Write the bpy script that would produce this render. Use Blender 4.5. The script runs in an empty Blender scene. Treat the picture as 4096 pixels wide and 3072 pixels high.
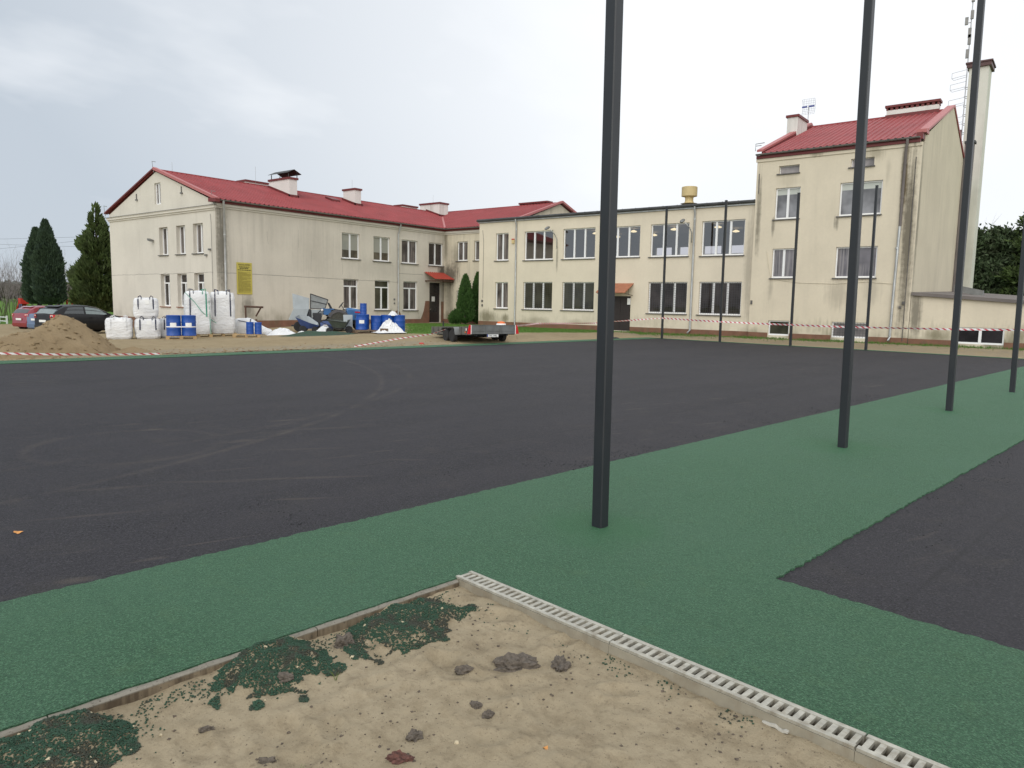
import bpy, bmesh, math, random
from mathutils import Vector, Matrix, noise, geometry
random.seed(7)
R = math.radians
sc = bpy.context.scene
COL = sc.collection

# ------------------------------------------------------------ camera, sky, sun, exposure
cam_d = bpy.data.cameras.new('camera'); cam = bpy.data.objects.new('camera', cam_d); COL.objects.link(cam)
cam_d.sensor_width = 36.0; cam_d.lens = 25.464; cam_d.clip_start = 0.05; cam_d.clip_end = 3000
cam.matrix_world = Matrix(((0.78571, -0.08377, 0.61290, 0), (0.61832, 0.07714, -0.78213, 0),
                           (0.01824, 0.99350, 0.11240, 1.78), (0, 0, 0, 1)))
sc.camera = cam
SUN_EL, SUN_AZ = R(26), R(158)      # azimuth clockwise from +Y: behind the camera
w = bpy.data.worlds.new('World'); sc.world = w; w.use_nodes = True
sun_d = bpy.data.lights.new('sun', 'SUN'); sun_d.energy = 1.5; sun_d.angle = R(70); sun_d.color = (1.0, 0.965, 0.90)
sun = bpy.data.objects.new('sun', sun_d); COL.objects.link(sun)
sd = Vector((math.sin(SUN_AZ) * math.cos(SUN_EL), math.cos(SUN_AZ) * math.cos(SUN_EL), math.sin(SUN_EL)))
sun.rotation_euler = (-sd).to_track_quat('-Z', 'Y').to_euler(); sun.location = (0, 0, 40)
sc.view_settings.view_transform = 'Standard'; sc.view_settings.look = 'None'
sc.view_settings.exposure = 0.34; sc.view_settings.gamma = 1.0; sc.view_settings.use_curve_mapping = False


class NT:
    """small wrapper to write node trees in a few lines"""
    def __init__(s, nt): s.t = nt; s.N = nt.nodes; s.L = nt.links
    def new(s, typ, **kw):
        n = s.N.new(typ)
        for k, v in kw.items(): setattr(n, k, v)
        return n
    def put(s, sock, v):
        if isinstance(v, bpy.types.NodeSocket): s.L.new(v, sock)
        elif isinstance(v, (tuple, list)) and len(v) == 3 and sock.type == 'RGBA': sock.default_value = (*v, 1)
        else: sock.default_value = v
    def math(s, op, a, b=0.0, clamp=False):
        n = s.new('ShaderNodeMath', operation=op); n.use_clamp = clamp
        s.put(n.inputs[0], a); s.put(n.inputs[1], b); return n.outputs[0]
    def vmath(s, op, a, b=(0, 0, 0)):
        n = s.new('ShaderNodeVectorMath', operation=op); s.put(n.inputs[0], a); s.put(n.inputs[1], b)
        return n.outputs['Value'] if op in ('LENGTH', 'DOT_PRODUCT', 'DISTANCE') else n.outputs[0]
    def noise(s, vec, scale, detail=3.0, rough=0.55):
        n = s.new('ShaderNodeTexNoise'); s.put(n.inputs['Vector'], vec)
        n.inputs['Scale'].default_value = scale; n.inputs['Detail'].default_value = detail
        n.inputs['Roughness'].default_value = rough; return n.outputs['Fac']
    def voro(s, vec, scale, out='Distance'):
        n = s.new('ShaderNodeTexVoronoi'); s.put(n.inputs['Vector'], vec); n.inputs['Scale'].default_value = scale
        return n.outputs[out]
    def mapr(s, v, a, b, c=0.0, d=1.0):
        n = s.new('ShaderNodeMapRange'); n.clamp = True; s.put(n.inputs[0], v)
        for i, x in enumerate((a, b, c, d)): n.inputs[i + 1].default_value = x
        return n.outputs[0]
    def mix(s, f, a, b, blend='MIX'):
        n = s.new('ShaderNodeMix', data_type='RGBA', blend_type=blend); s.put(n.inputs[0], f)
        s.put(n.inputs[6], a); s.put(n.inputs[7], b); return n.outputs[2]
    def sep(s, v):
        n = s.new('ShaderNodeSeparateXYZ'); s.put(n.inputs[0], v); return n.outputs
    def comb(s, x, y, z):
        n = s.new('ShaderNodeCombineXYZ'); s.put(n.inputs[0], x); s.put(n.inputs[1], y); s.put(n.inputs[2], z); return n.outputs[0]
    def pos(s): return s.new('ShaderNodeNewGeometry').outputs['Position']
    def obj(s): return s.new('ShaderNodeTexCoord').outputs['Object']
    def scale(s, v, xyz): return s.vmath('MULTIPLY', v, xyz)
    def bump(s, h, strength, dist):
        n = s.new('ShaderNodeBump'); s.put(n.inputs['Height'], h); n.inputs['Strength'].default_value = strength
        n.inputs['Distance'].default_value = dist; return n.outputs[0]


# overcast sky: a Nishita sky behind an almost closed layer of cloud
W = NT(w.node_tree); bg = W.N['Background']
sky = W.new('ShaderNodeTexSky', sky_type='NISHITA'); sky.sun_disc = False
sky.sun_elevation = SUN_EL; sky.sun_rotation = SUN_AZ
d = W.new('ShaderNodeTexCoord').outputs['Generated']; dx, dy, dz = W.sep(d)
den = W.math('ADD', W.math('MAXIMUM', dz, 0.0), 0.22)
cv = W.comb(W.math('DIVIDE', dx, den), W.math('DIVIDE', dy, den), 0.0)
# turn the cloud plane so that the streaks run across the view
cvr = W.comb(W.math('ADD', W.math('MULTIPLY', dx, 0.5), 0.0), dy, dz)
n1 = W.noise(W.scale(cv, (1.1, 0.75, 1)), 1.25, 5, 0.52)
n2 = W.noise(W.scale(cv, (0.5, 0.5, 1)), 0.75, 2, 0.5)
left = W.mapr(W.math('ADD', W.math('MULTIPLY', dx, -0.80), W.math('MULTIPLY', dy, -0.60)), -0.12, 0.62)
grey = W.math('MULTIPLY', W.mapr(W.math('ADD', W.math('MULTIPLY', n1, 0.75), W.math('MULTIPLY', n2, 0.45)), 0.37, 0.62),
              W.math('ADD', W.math('MULTIPLY', left, 0.95), 0.10))
hz = W.mapr(dz, 0.0, 0.25, 0.20, 0.0)
grey = W.math('ADD', grey, hz, True)
cc = W.mix(grey, (8.45, 8.6, 8.8), (4.5, 5.0, 5.6))
zen = W.mapr(dz, 0.45, 1.0, 1.0, 1.25)
cc = W.vmath('SCALE', cc); W.put(cc.node.inputs['Scale'], zen)
allc = W.mix(0.965, sky.outputs[0], cc)
W.put(bg.inputs[0], allc); bg.inputs[1].default_value = 0.1

# ------------------------------------------------------------ materials
MATS = {}
def mat(name):
    m = bpy.data.materials.new(name); m.use_nodes = True; MATS[name] = m
    t = NT(m.node_tree); t.b = t.N['Principled BSDF']; return m, t

def simple(name, col, rough=0.6, metal=0.0, var=0.12, scale=6.0, bump=0.0, spec=0.5, dirt=None, coat=0.0):
    m, t = mat(name); p = t.pos(); n = t.noise(p, scale, 4)
    dark = tuple(c * (1 - var) for c in col); lite = tuple(min(1, c * (1 + var)) for c in col)
    c = t.mix(t.mapr(n, 0.3, 0.7), dark, lite)
    if dirt:
        n2 = t.noise(t.scale(p, (1, 1, 0.35)), scale * 0.6 + 0.5, 5, 0.65)
        c = t.mix(t.mapr(n2, 0.5, 0.72, 0, dirt[1]), c, dirt[0])
    t.put(t.b.inputs['Base Color'], c); t.b.inputs['Roughness'].default_value = rough
    t.b.inputs['Metallic'].default_value = metal; t.b.inputs['Specular IOR Level'].default_value = spec
    if coat: t.b.inputs['Coat Weight'].default_value = coat; t.b.inputs['Coat Roughness'].default_value = 0.05
    if bump: t.put(t.b.inputs['Normal'], t.bump(t.noise(p, scale * 5, 3), 0.6, bump))
    return m

def plaster(name, col, grime=0.5, spots=(), foot=0.45):
    """weathered render: mottling, rain streaks, splash dirt at the foot and stains at given places"""
    m, t = mat(name); p = t.pos(); x, y, z = t.sep(p)
    big = t.noise(p, 0.45, 4, 0.6); fine = t.noise(p, 9, 4, 0.6)
    c = t.mix(t.mapr(big, 0.3, 0.7), tuple(a * 0.93 for a in col), tuple(a * 1.05 for a in col))
    c = t.mix(t.mapr(fine, 0.3, 0.7, 0, 0.16), c, tuple(a * 0.72 for a in col))
    st = t.noise(t.scale(p, (2.6, 2.6, 0.16)), 1.0, 5, 0.62)
    st2 = t.noise(t.scale(p, (9, 9, 0.35)), 1.0, 3, 0.6)
    pat = t.noise(p, 0.33, 3, 0.6); fine2 = t.noise(p, 4.5, 4, 0.7)
    s = t.math('MULTIPLY', t.mapr(st, 0.47, 0.72), t.mapr(pat, 0.40, 0.62))
    c = t.mix(t.math('MULTIPLY', s, grime), c, (0.20, 0.185, 0.15))
    # splash dirt and moss near the ground
    h = t.math('ADD', z, t.math('MULTIPLY', t.math('SUBTRACT', st2, 0.5), -1.5))
    f = t.math('MULTIPLY', t.mapr(h, 0.35, 1.25, 1.0, 0.0), t.mapr(t.noise(p, 0.8, 3), 0.42, 0.62))
    c = t.mix(t.math('MULTIPLY', f, foot), c, (0.17, 0.155, 0.095))
    for (cx, cy, cz, rx, ry, rz, k, sc_) in spots:
        q = t.vmath('MULTIPLY', t.vmath('SUBTRACT', p, (cx, cy, cz)), (1 / rx, 1 / ry, 1 / rz))
        dd = t.vmath('LENGTH', q)
        dd = t.math('ADD', dd, t.math('ADD', t.math('MULTIPLY', t.math('SUBTRACT', st2, 0.5), 1.3), t.math('MULTIPLY', t.math('SUBTRACT', fine2, 0.5), 0.9)))
        k2 = t.math('MULTIPLY', t.mapr(dd, 0.30, 1.05, 1.0, 0.0), k)
        c = t.mix(k2, c, sc_)
    t.put(t.b.inputs['Base Color'], c); t.b.inputs['Roughness'].default_value = 0.92
    t.b.inputs['Specular IOR Level'].default_value = 0.2
    t.put(t.b.inputs['Normal'], t.bump(t.noise(p, 40, 3), 0.5, 0.004))
    return m

SOOT = (0.085, 0.078, 0.06); MOSS = (0.13, 0.115, 0.06)
plaster('gable_plaster', (0.66, 0.62, 0.545), 0.12, [(-37.9, 21.65, 4.2, 0.5, 0.3, 3.2, 0.15, SOOT)], 0.3)
plaster('wing_plaster', (0.63, 0.58, 0.495), 0.28, [
    (-37.8, 21.95, 4.6, 0.4, 0.42, 3.6, 0.72, SOOT), (-37.8, 23.5, 1.2, 0.4, 0.55, 0.9, 0.6, SOOT),
    (-37.8, 28.2, 4.6, 0.4, 1.9, 2.0, 0.16, SOOT), (-37.8, 25.2, 5.6, 0.4, 1.3, 1.3, 0.10, SOOT),
    (-37.8, 33.0, 3.9, 0.4, 2.6, 0.9, 0.14, SOOT), (-37.8, 39.6, 3.95, 0.4, 0.6, 0.5, 0.9, SOOT),
    (-37.8, 39.7, 2.2, 0.4, 0.45, 1.6, 0.55, SOOT)], 0.55)
plaster('recess_plaster', (0.65, 0.585, 0.455), 0.40, [
    (-37.2, 39.8, 3.7, 1.1, 0.4, 0.95, 0.85, SOOT), (-36.6, 39.8, 4.9, 0.6, 0.4, 1.2, 0.45, SOOT), (-37.3, 39.8, 1.9, 0.5, 0.4, 1.9, 0.5, SOOT),
    (-36.9, 39.8, 0.6, 1.0, 0.4, 0.55, 0.8, MOSS), (-37.7, 39.8, 5.8, 0.3, 0.4, 1.4, 0.5, SOOT)], 0.5)
plaster('hall_plaster', (0.71, 0.635, 0.505), 0.10, [
    (-32.2, 38.2, 0.75, 0.9, 0.4, 0.55, 0.75, MOSS), (-30.6, 38.2, 0.7, 0.35, 0.4, 0.35, 0.7, MOSS),
    (-26.5, 38.2, 4.6, 0.10, 0.4, 1.1, 0.55, SOOT), (-17.5, 38.2, 4.9, 0.10, 0.4, 0.9, 0.3, SOOT),
    (-28.0, 38.2, 0.65, 0.8, 0.4, 0.25, 0.35, MOSS), (-24.9, 38.2, 0.6, 0.8, 0.4, 0.25, 0.35, MOSS),
    (-14.2, 38.2, 3.6, 0.25, 0.4, 3.2, 0.35, SOOT)], 0.45)
plaster('tower_plaster', (0.69, 0.615, 0.48), 0.12, [
    (-6.72, 38.05, 5.0, 0.36, 0.5, 5.3, 0.92, (0.16, 0.14, 0.105)), (-7.05, 38.05, 7.8, 0.16, 0.4, 1.7, 0.9, (0.13, 0.10, 0.055)),
    (-13.75, 38.05, 6.4, 0.16, 0.4, 2.4, 0.65, SOOT), (-12.92, 38.05, 2.7, 0.16, 0.4, 0.7, 0.3, SOOT),
    (-9.6, 38.05, 2.5, 0.7, 0.4, 0.85, 0.30, SOOT), (-8.1, 38.05, 2.6, 0.5, 0.4, 0.8, 0.25, SOOT), (-12.95, 38.05, 5.9, 0.12, 0.4, 0.5, 0.6, SOOT),
    (-12.3, 38.05, 8.1, 0.7, 0.4, 0.4, 0.18, MOSS), (-8.4, 38.05, 9.1, 0.5, 0.4, 0.5, 0.4, MOSS), (-11.0, 38.05, 9.3, 0.35, 0.4, 0.18, 0.5, MOSS),
    (-7.75, 38.05, 8.2, 0.14, 0.4, 0.8, 0.2, SOOT), (-9.9, 38.05, 5.9, 0.12, 0.4, 0.4, 0.6, SOOT)], 0.6)
plaster('tower_side_plaster', (0.61, 0.55, 0.425), 0.22, [(-6.4, 38.3, 6.0, 0.4, 0.35, 4.5, 0.55, SOOT)], 0.4)
plaster('annex_plaster', (0.68, 0.605, 0.475), 0.12, [(-6.15, 38.05, 1.7, 0.3, 0.4, 1.5, 0.7, SOOT), (-5.2, 38.05, 0.65, 0.6, 0.4, 0.35, 0.6, MOSS),
    (-2.1, 38.05, 0.75, 0.7, 0.4, 0.5, 0.6, MOSS)], 0.75)
plaster('chimney_plaster', (0.72, 0.70, 0.66), 0.45, [], 0.0)
plaster('tall_chimney_plaster', (0.66, 0.655, 0.58), 0.5, [(-6.3, 54.2, 5, 1.2, 1.5, 5.5, 0.22, (0.30, 0.29, 0.20))], 0.0)
simple('plinth_brown', (0.20, 0.098, 0.062), 0.85, var=0.18, scale=3, dirt=((0.13, 0.12, 0.07), 0.55), bump=0.003)
simple('door_brown', (0.028, 0.020, 0.019), 0.5)
simple('roof_red', (0.300, 0.062, 0.064), 0.55, var=0.12, scale=0.8, spec=0.2, dirt=((0.19, 0.05, 0.048), 0.4))
simple('roof_pink', (0.42, 0.13, 0.125), 0.5, var=0.08)
simple('fascia_red', (0.145, 0.018, 0.017), 0.5, var=0.15)
simple('canopy_red', (0.38, 0.055, 0.035), 0.45, var=0.1)
simple('canopy_rust', (0.36, 0.135, 0.07), 0.6, var=0.15)
simple('gutter_grey', (0.21, 0.205, 0.195), 0.45, metal=0.5, var=0.2, scale=2)
simple('zinc', (0.50, 0.51, 0.51), 0.42, metal=0.6, var=0.15, scale=3, dirt=((0.25, 0.25, 0.22), 0.4))
simple('bitumen', (0.055, 0.057, 0.058), 0.75, var=0.3, scale=2)
simple('white_pvc', (0.82, 0.82, 0.82), 0.35, var=0.03)
simple('sill_grey', (0.115, 0.108, 0.10), 0.6, var=0.3, scale=4)
simple('sill_red', (0.27, 0.12, 0.085), 0.7, var=0.2)
simple('post_grey', (0.019, 0.022, 0.026), 0.42, var=0.10, scale=2.0, spec=0.5, dirt=((0.045, 0.045, 0.044), 0.5))
simple('rubber', (0.022, 0.022, 0.023), 0.8, var=0.2)
simple('dark_steel', (0.035, 0.036, 0.04), 0.5, metal=0.3, var=0.2)
simple('galvanised', (0.185, 0.19, 0.185), 0.5, metal=0.45, var=0.18, scale=3, dirt=((0.12, 0.11, 0.09), 0.45))
simple('galvanised_dirty', (0.15, 0.145, 0.13), 0.6, metal=0.25, var=0.25, scale=3, dirt=((0.09, 0.08, 0.065), 0.5))
simple('rim_grey', (0.36, 0.34, 0.31), 0.5, metal=0.3, var=0.2)
simple('lamp_red', (0.55, 0.012, 0.02), 0.2, var=0.1)
simple('lamp_clear', (0.75, 0.70, 0.66), 0.2, var=0.05)
simple('blue_drum', (0.012, 0.072, 0.335), 0.38, var=0.10, scale=2, dirt=((0.05, 0.09, 0.20), 0.25))
simple('tractor_blue', (0.035, 0.125, 0.30), 0.35, var=0.12, scale=3, dirt=((0.06, 0.07, 0.08), 0.4))
simple('mudguard_grey', (0.075, 0.070, 0.072), 0.55, var=0.25, scale=5, dirt=((0.11, 0.10, 0.08), 0.5))
simple('tyre_mud', (0.060, 0.058, 0.045), 0.85, var=0.35, scale=12)
simple('cart_blue', (0.03, 0.055, 0.16), 0.5, var=0.2)
simple('paper_white', (0.80, 0.80, 0.78), 0.6, var=0.03)
simple('strap_white', (0.80, 0.80, 0.82), 0.5, var=0.03)
simple('strap_navy', (0.035, 0.04, 0.075), 0.7, var=0.2)
simple('strap_green', (0.05, 0.30, 0.20), 0.6, var=0.2)
simple('pallet_wood', (0.42, 0.29, 0.145), 0.8, var=0.25, scale=5, dirt=((0.20, 0.14, 0.08), 0.5))
simple('old_wood', (0.15, 0.10, 0.065), 0.85, var=0.3, scale=5)
simple('rust_steel', (0.085, 0.045, 0.03), 0.8, var=0.3, scale=6)
simple('sheet_grey', (0.33, 0.36, 0.37), 0.45, metal=0.3, var=0.12, scale=1.5, dirt=((0.20, 0.21, 0.21), 0.4))
simple('grille_grey', (0.22, 0.23, 0.225), 0.6, var=0.15)
simple('machine_red', (0.42, 0.02, 0.025), 0.45)
simple('barrow_green', (0.060, 0.072, 0.055), 0.7, var=0.25, scale=5, dirt=((0.12, 0.12, 0.09), 0.4))
simple('sign_yellow', (0.50, 0.42, 0.085), 0.5, var=0.04)
simple('print_black', (0.06, 0.055, 0.02), 0.6)
simple('print_faint', (0.24, 0.20, 0.035), 0.6, var=0.35, scale=14)
simple('plate_blue', (0.03, 0.05, 0.30), 0.4)
simple('print_dark', (0.02, 0.02, 0.02), 0.6)
simple('orange', (0.75, 0.16, 0.03), 0.5)
simple('play_red', (0.50, 0.03, 0.02), 0.45)
simple('play_blue', (0.10, 0.13, 0.24), 0.5)
simple('fence_white', (0.62, 0.64, 0.62), 0.6)
simple('vent_cream', (0.60, 0.47, 0.235), 0.6, var=0.1, scale=2)
simple('copper_red', (0.085, 0.035, 0.033), 0.5)
simple('flue_brown', (0.155, 0.135, 0.125), 0.8, var=0.2, scale=1.2)
simple('cable_black', (0.05, 0.05, 0.055), 0.7)
simple('cable_white', (0.62, 0.56, 0.44), 0.7)
simple('antenna_grey', (0.45, 0.46, 0.48), 0.5, metal=0.3)
simple('antenna_blue', (0.04, 0.06, 0.30), 0.5)
simple('bark', (0.055, 0.042, 0.033), 0.9, var=0.3, scale=8)
simple('twig', (0.20, 0.175, 0.17), 0.9, var=0.2)
simple('stem_green', (0.075, 0.095, 0.035), 0.9, var=0.2)
simple('kerb_concrete', (0.21, 0.185, 0.14), 0.9, var=0.2, scale=9, dirt=((0.085, 0.058, 0.032), 0.9), bump=0.004)
simple('drain_concrete', (0.29, 0.262, 0.20), 0.9, var=0.15, scale=9, dirt=((0.20, 0.155, 0.10), 0.8), bump=0.003)
simple('drain_inside', (0.13, 0.075, 0.045), 0.9, var=0.3)
simple('grate_zinc', (0.42, 0.405, 0.345), 0.48, metal=0.3, var=0.22, scale=22, dirt=((0.23, 0.19, 0.13), 0.75))
simple('clod', (0.115, 0.095, 0.075), 0.95, var=0.35, scale=60, bump=0.006)
simple('clod_red', (0.11, 0.048, 0.036), 0.9, var=0.55, scale=70, bump=0.006)
simple('leaf_orange', (0.52, 0.24, 0.07), 0.7, var=0.3, scale=30)
simple('stone_pale', (0.50, 0.42, 0.28), 0.9, var=0.2, scale=30)
simple('crumb_dark', (0.10, 0.078, 0.058), 0.95, var=0.4, scale=90)
simple('car_black', (0.007, 0.007, 0.008), 0.4, var=0.1, spec=0.3, coat=0.15, dirt=((0.03, 0.03, 0.03), 0.3))
simple('car_red', (0.24, 0.014, 0.028), 0.25, var=0.06, coat=0.8)
simple('car_blue', (0.105, 0.155, 0.26), 0.28, var=0.06, coat=0.7)
simple('car_trim', (0.02, 0.02, 0.021), 0.5)
simple('car_glass', (0.025, 0.032, 0.035), 0.06, spec=1.0)
simple('car_glass_pale', (0.16, 0.20, 0.20), 0.08, spec=1.0)
simple('drain_white', (0.52, 0.50, 0.44), 0.7)

def bagmat():
    m, t = mat('bag_fabric'); p = t.pos()
    n = t.noise(p, 2.2, 4); wv = t.noise(t.scale(p, (1, 1, 2.6)), 5.0, 4, 0.6)
    c = t.mix(t.mapr(n, 0.3, 0.7), (0.66, 0.665, 0.67), (0.80, 0.80, 0.80))
    t.put(t.b.inputs['Base Color'], c); t.b.inputs['Roughness'].default_value = 0.6
    t.b.inputs['Subsurface Weight'].default_value = 0.0
    t.put(t.b.inputs['Normal'], t.bump(wv, 0.7, 0.06))
bagmat()

def glass(name, base, curtain=None, blind=None, refl=0.9, ior=1.6):
    m, t = mat(name); p = t.pos(); x, y, z = t.sep(p)
    n = t.noise(p, 1.3, 2)
    c = t.mix(t.mapr(n, 0.35, 0.65), tuple(a * 0.6 for a in base), tuple(a * 1.35 for a in base))
    if curtain:
        f = t.noise(t.scale(p, (14, 14, 0.4)), 1.0, 2)
        c = t.mix(t.math('MULTIPLY', t.mapr(f, 0.40, 0.62), t.mapr(t.noise(p, 0.9, 1), 0.36, 0.5)), c, curtain)
    if blind:
        c = t.mix(t.math('GREATER_THAN', z, blind[0]), c, blind[1])
    t.put(t.b.inputs['Base Color'], c); t.b.inputs['Roughness'].default_value = 0.5
    t.b.inputs['Specular IOR Level'].default_value = 0.0
    t.b.inputs['Coat Weight'].default_value = refl; t.b.inputs['Coat Roughness'].default_value = 0.02
    t.b.inputs['Coat IOR'].default_value = ior
    t.put(t.b.inputs['Coat Normal'], t.bump(t.noise(p, 0.7, 1), 0.25, 0.02))
glass('pane_dark', (0.046, 0.038, 0.036), ior=1.48)
glass('pane_green', (0.052, 0.051, 0.034), ior=1.48)
glass('pane_curtain', (0.055, 0.047, 0.044), curtain=(0.22, 0.19, 0.175))
glass('pane_blind', (0.10, 0.085, 0.06), blind=(4.95, (0.30, 0.30, 0.26)))
glass('pane_tower', (0.12, 0.11, 0.12), curtain=(0.26, 0.24, 0.24), ior=1.8)
glass('pane_tower_blind', (0.20, 0.20, 0.21), blind=(7.45, (0.50, 0.52, 0.47)))
glass('pane_frost', (0.26, 0.24, 0.24))
glass('pane_black', (0.020, 0.018, 0.020))

def hallglass():
    m, t = mat('pane_clear'); N = t.N; N.remove(t.b)
    tr = t.new('ShaderNodeBsdfTransparent'); tr.inputs[0].default_value = (0.62, 0.60, 0.63, 1)
    gl = t.new('ShaderNodeBsdfGlossy'); gl.inputs['Roughness'].default_value = 0.02
    fr = t.new('ShaderNodeFresnel'); fr.inputs[0].default_value = 3.0
    mx = t.new('ShaderNodeMixShader'); t.L.new(fr.outputs[0], mx.inputs[0]); t.L.new(tr.outputs[0], mx.inputs[1]); t.L.new(gl.outputs[0], mx.inputs[2])
    t.L.new(mx.outputs[0], N['Material Output'].inputs[0])
hallglass()
simple('hall_inside', (0.50, 0.46, 0.47), 0.9, var=0.06)
def emit(name, col, k):
    m, t = mat(name); t.b.inputs['Base Color'].default_value = (*col, 1)
    t.b.inputs['Emission Color'].default_value = (*col, 1); t.b.inputs['Emission Strength'].default_value = k
emit('lamp_glow', (1.0, 0.86, 0.50), 1.5)

def tapemat():
    m, t = mat('barrier_tape'); uv = t.new('ShaderNodeUVMap').outputs[0]; x, y, z = t.sep(uv)
    f = t.math('FRACT', t.math('ADD', x, t.math('MULTIPLY', y, 0.5)))
    c = t.mix(t.math('GREATER_THAN', f, 0.56), (0.72, 0.70, 0.69), (0.48, 0.045, 0.065))
    t.put(t.b.inputs['Base Color'], c); t.b.inputs['Roughness'].default_value = 0.45
tapemat()

# the two cast rubber surfaces
def circ(p1, p2, p3):
    ax, ay = p1; bx, by = p2; cx, cy = p3
    dd = 2 * (ax * (by - cy) + bx * (cy - ay) + cx * (ay - by))
    ux = ((ax**2 + ay**2) * (by - cy) + (bx**2 + by**2) * (cy - ay) + (cx**2 + cy**2) * (ay - by)) / dd
    uy = ((ax**2 + ay**2) * (cx - bx) + (bx**2 + by**2) * (ax - cx) + (cx**2 + cy**2) * (bx - ax)) / dd
    return ux, uy, math.hypot(ax - ux, ay - uy)

def rubber_black():
    m, t = mat('court_rubber'); p = t.pos(); x, y, z = t.sep(p)
    g = t.noise(p, 150, 2, 0.7); g2 = t.voro(p, 120, 'Color'); big = t.noise(p, 0.35, 5, 0.6); mid = t.noise(p, 2.2, 5, 0.62)
    gr = t.sep(g2)[0]
    cl = t.noise(p, 55, 3, 0.75); c = t.mix(t.mapr(gr, 0.0, 1.0), (0.007, 0.007, 0.009), (0.062, 0.059, 0.070)); c = t.mix(t.mapr(cl, 0.38, 0.62), t.mix(0.55, c, (0.006, 0.006, 0.007)), c); c = t.mix(t.math('MULTIPLY', t.math('GREATER_THAN', t.sep(g2)[1], 0.93), 0.55), c, (0.12, 0.115, 0.115))
    c = t.mix(t.mapr(big, 0.35, 0.7, 0, 0.45), c, (0.046, 0.043, 0.049))
    c = t.mix(t.mapr(mid, 0.52, 0.75, 0, 0.35), c, (0.068, 0.060, 0.052))
    # sandy dust: dragged streaks along the court and tyre rings
    u = t.math('ADD', t.math('MULTIPLY', x, 0.35), t.math('MULTIPLY', y, 0.94)); v = t.math('SUBTRACT', t.math('MULTIPLY', x, 0.94), t.math('MULTIPLY', y, 0.35))
    sv = t.comb(t.math('MULTIPLY', u, 0.9), t.math('MULTIPLY', v, 6.0), 0.0)
    s1 = t.noise(sv, 1.0, 4, 0.6); patch = t.noise(p, 0.30, 3, 0.6)
    f = t.math('MULTIPLY', t.mapr(s1, 0.60, 0.72), t.mapr(patch, 0.47, 0.62))
    brk = t.mapr(t.noise(p, 1.1, 4, 0.7), 0.38, 0.62)
    for (c3, wd, k) in ((circ((-19.6, 14.3), (-14.2, 12.3), (-8.6, 6.3)), 0.09, 0.50), (circ((-16.8, 14.6), (-13.2, 12.6), (-9.9, 8.6)), 0.11, 0.36),
                        ((-8.9, 3.9, 1.05), 0.10, 0.30), ((-12.5, 8.4, 2.6), 0.07, 0.12)):
        dd = t.vmath('DISTANCE', t.comb(x, y, 0.0), (c3[0], c3[1], 0))
        e = t.math('ABSOLUTE', t.math('SUBTRACT', dd, c3[2]))
        f = t.math('MAXIMUM', f, t.math('MULTIPLY', t.math('MULTIPLY', t.mapr(e, 0.0, wd, 1, 0), brk), k))
    for (a, b, rx, ry, an, k) in ((-6.05, 4.3, 0.75, 0.05, 50, 0.9), (-5.4, 3.85, 0.30, 0.035, 50, 0.8), (-6.6, 3.6, 0.5, 0.05, 45, 0.6), (-6.25, 2.4, 0.45, 0.04, 62, 0.8),
                                  (-4.86, 1.78, 0.13, 0.06, 60, 1.0), (-7.2, 5.2, 0.55, 0.05, 52, 0.6), (-8.2, 6.2, 0.6, 0.08, 60, 0.5), (-5.9, 5.6, 0.3, 0.05, 40, 0.5), (-7.0, 2.9, 0.5, 0.06, 60, 0.5)):
        ca, sa = math.cos(R(an)), math.sin(R(an))
        X = t.math('SUBTRACT', x, a); Y = t.math('SUBTRACT', y, b)
        U = t.math('ADD', t.math('MULTIPLY', X, ca / rx), t.math('MULTIPLY', Y, sa / rx)); V = t.math('SUBTRACT', t.math('MULTIPLY', Y, ca / ry), t.math('MULTIPLY', X, sa / ry))
        q = t.math('ADD', t.math('MULTIPLY', U, U), t.math('MULTIPLY', V, V))
        f = t.math('MAXIMUM', f, t.math('MULTIPLY', t.math('MULTIPLY', t.mapr(q, 0.0, 1.2, 1, 0), t.mapr(g, 0.35, 0.6)), k))
    c = t.mix(t.math('MULTIPLY', f, 0.62), c, (0.150, 0.126, 0.098))
    ba = t.math('ADD', t.math('MULTIPLY', x, 0.9925), t.math('MULTIPLY', y, -0.1219)); sm_ = t.math('ABSOLUTE', t.math('SUBTRACT', t.math('FRACT', t.math('MULTIPLY', ba, 0.38)), 0.5))
    c = t.mix(t.math('MULTIPLY', t.mapr(sm_, 0.0, 0.012, 1, 0), t.mapr(mid, 0.4, 0.6, 0.05, 0.55)), c, (0.010, 0.010, 0.011))
    bnd = t.noise(t.comb(t.math('MULTIPLY', ba, 0.38), t.math('MULTIPLY', y, 0.03), 0.0), 3.0, 2); c = t.mix(t.mapr(bnd, 0.4, 0.62, 0, 0.30), c, (0.048, 0.045, 0.050))
    t.put(t.b.inputs['Base Color'], c); t.b.inputs['Roughness'].default_value = 0.72
    t.b.inputs['Specular IOR Level'].default_value = 0.26
    t.put(t.b.inputs['Normal'], t.bump(t.math('ADD', t.math('ADD', t.voro(p, 90), cl), t.noise(p, 260, 2)), 0.9, 0.008))
rubber_black()

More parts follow.
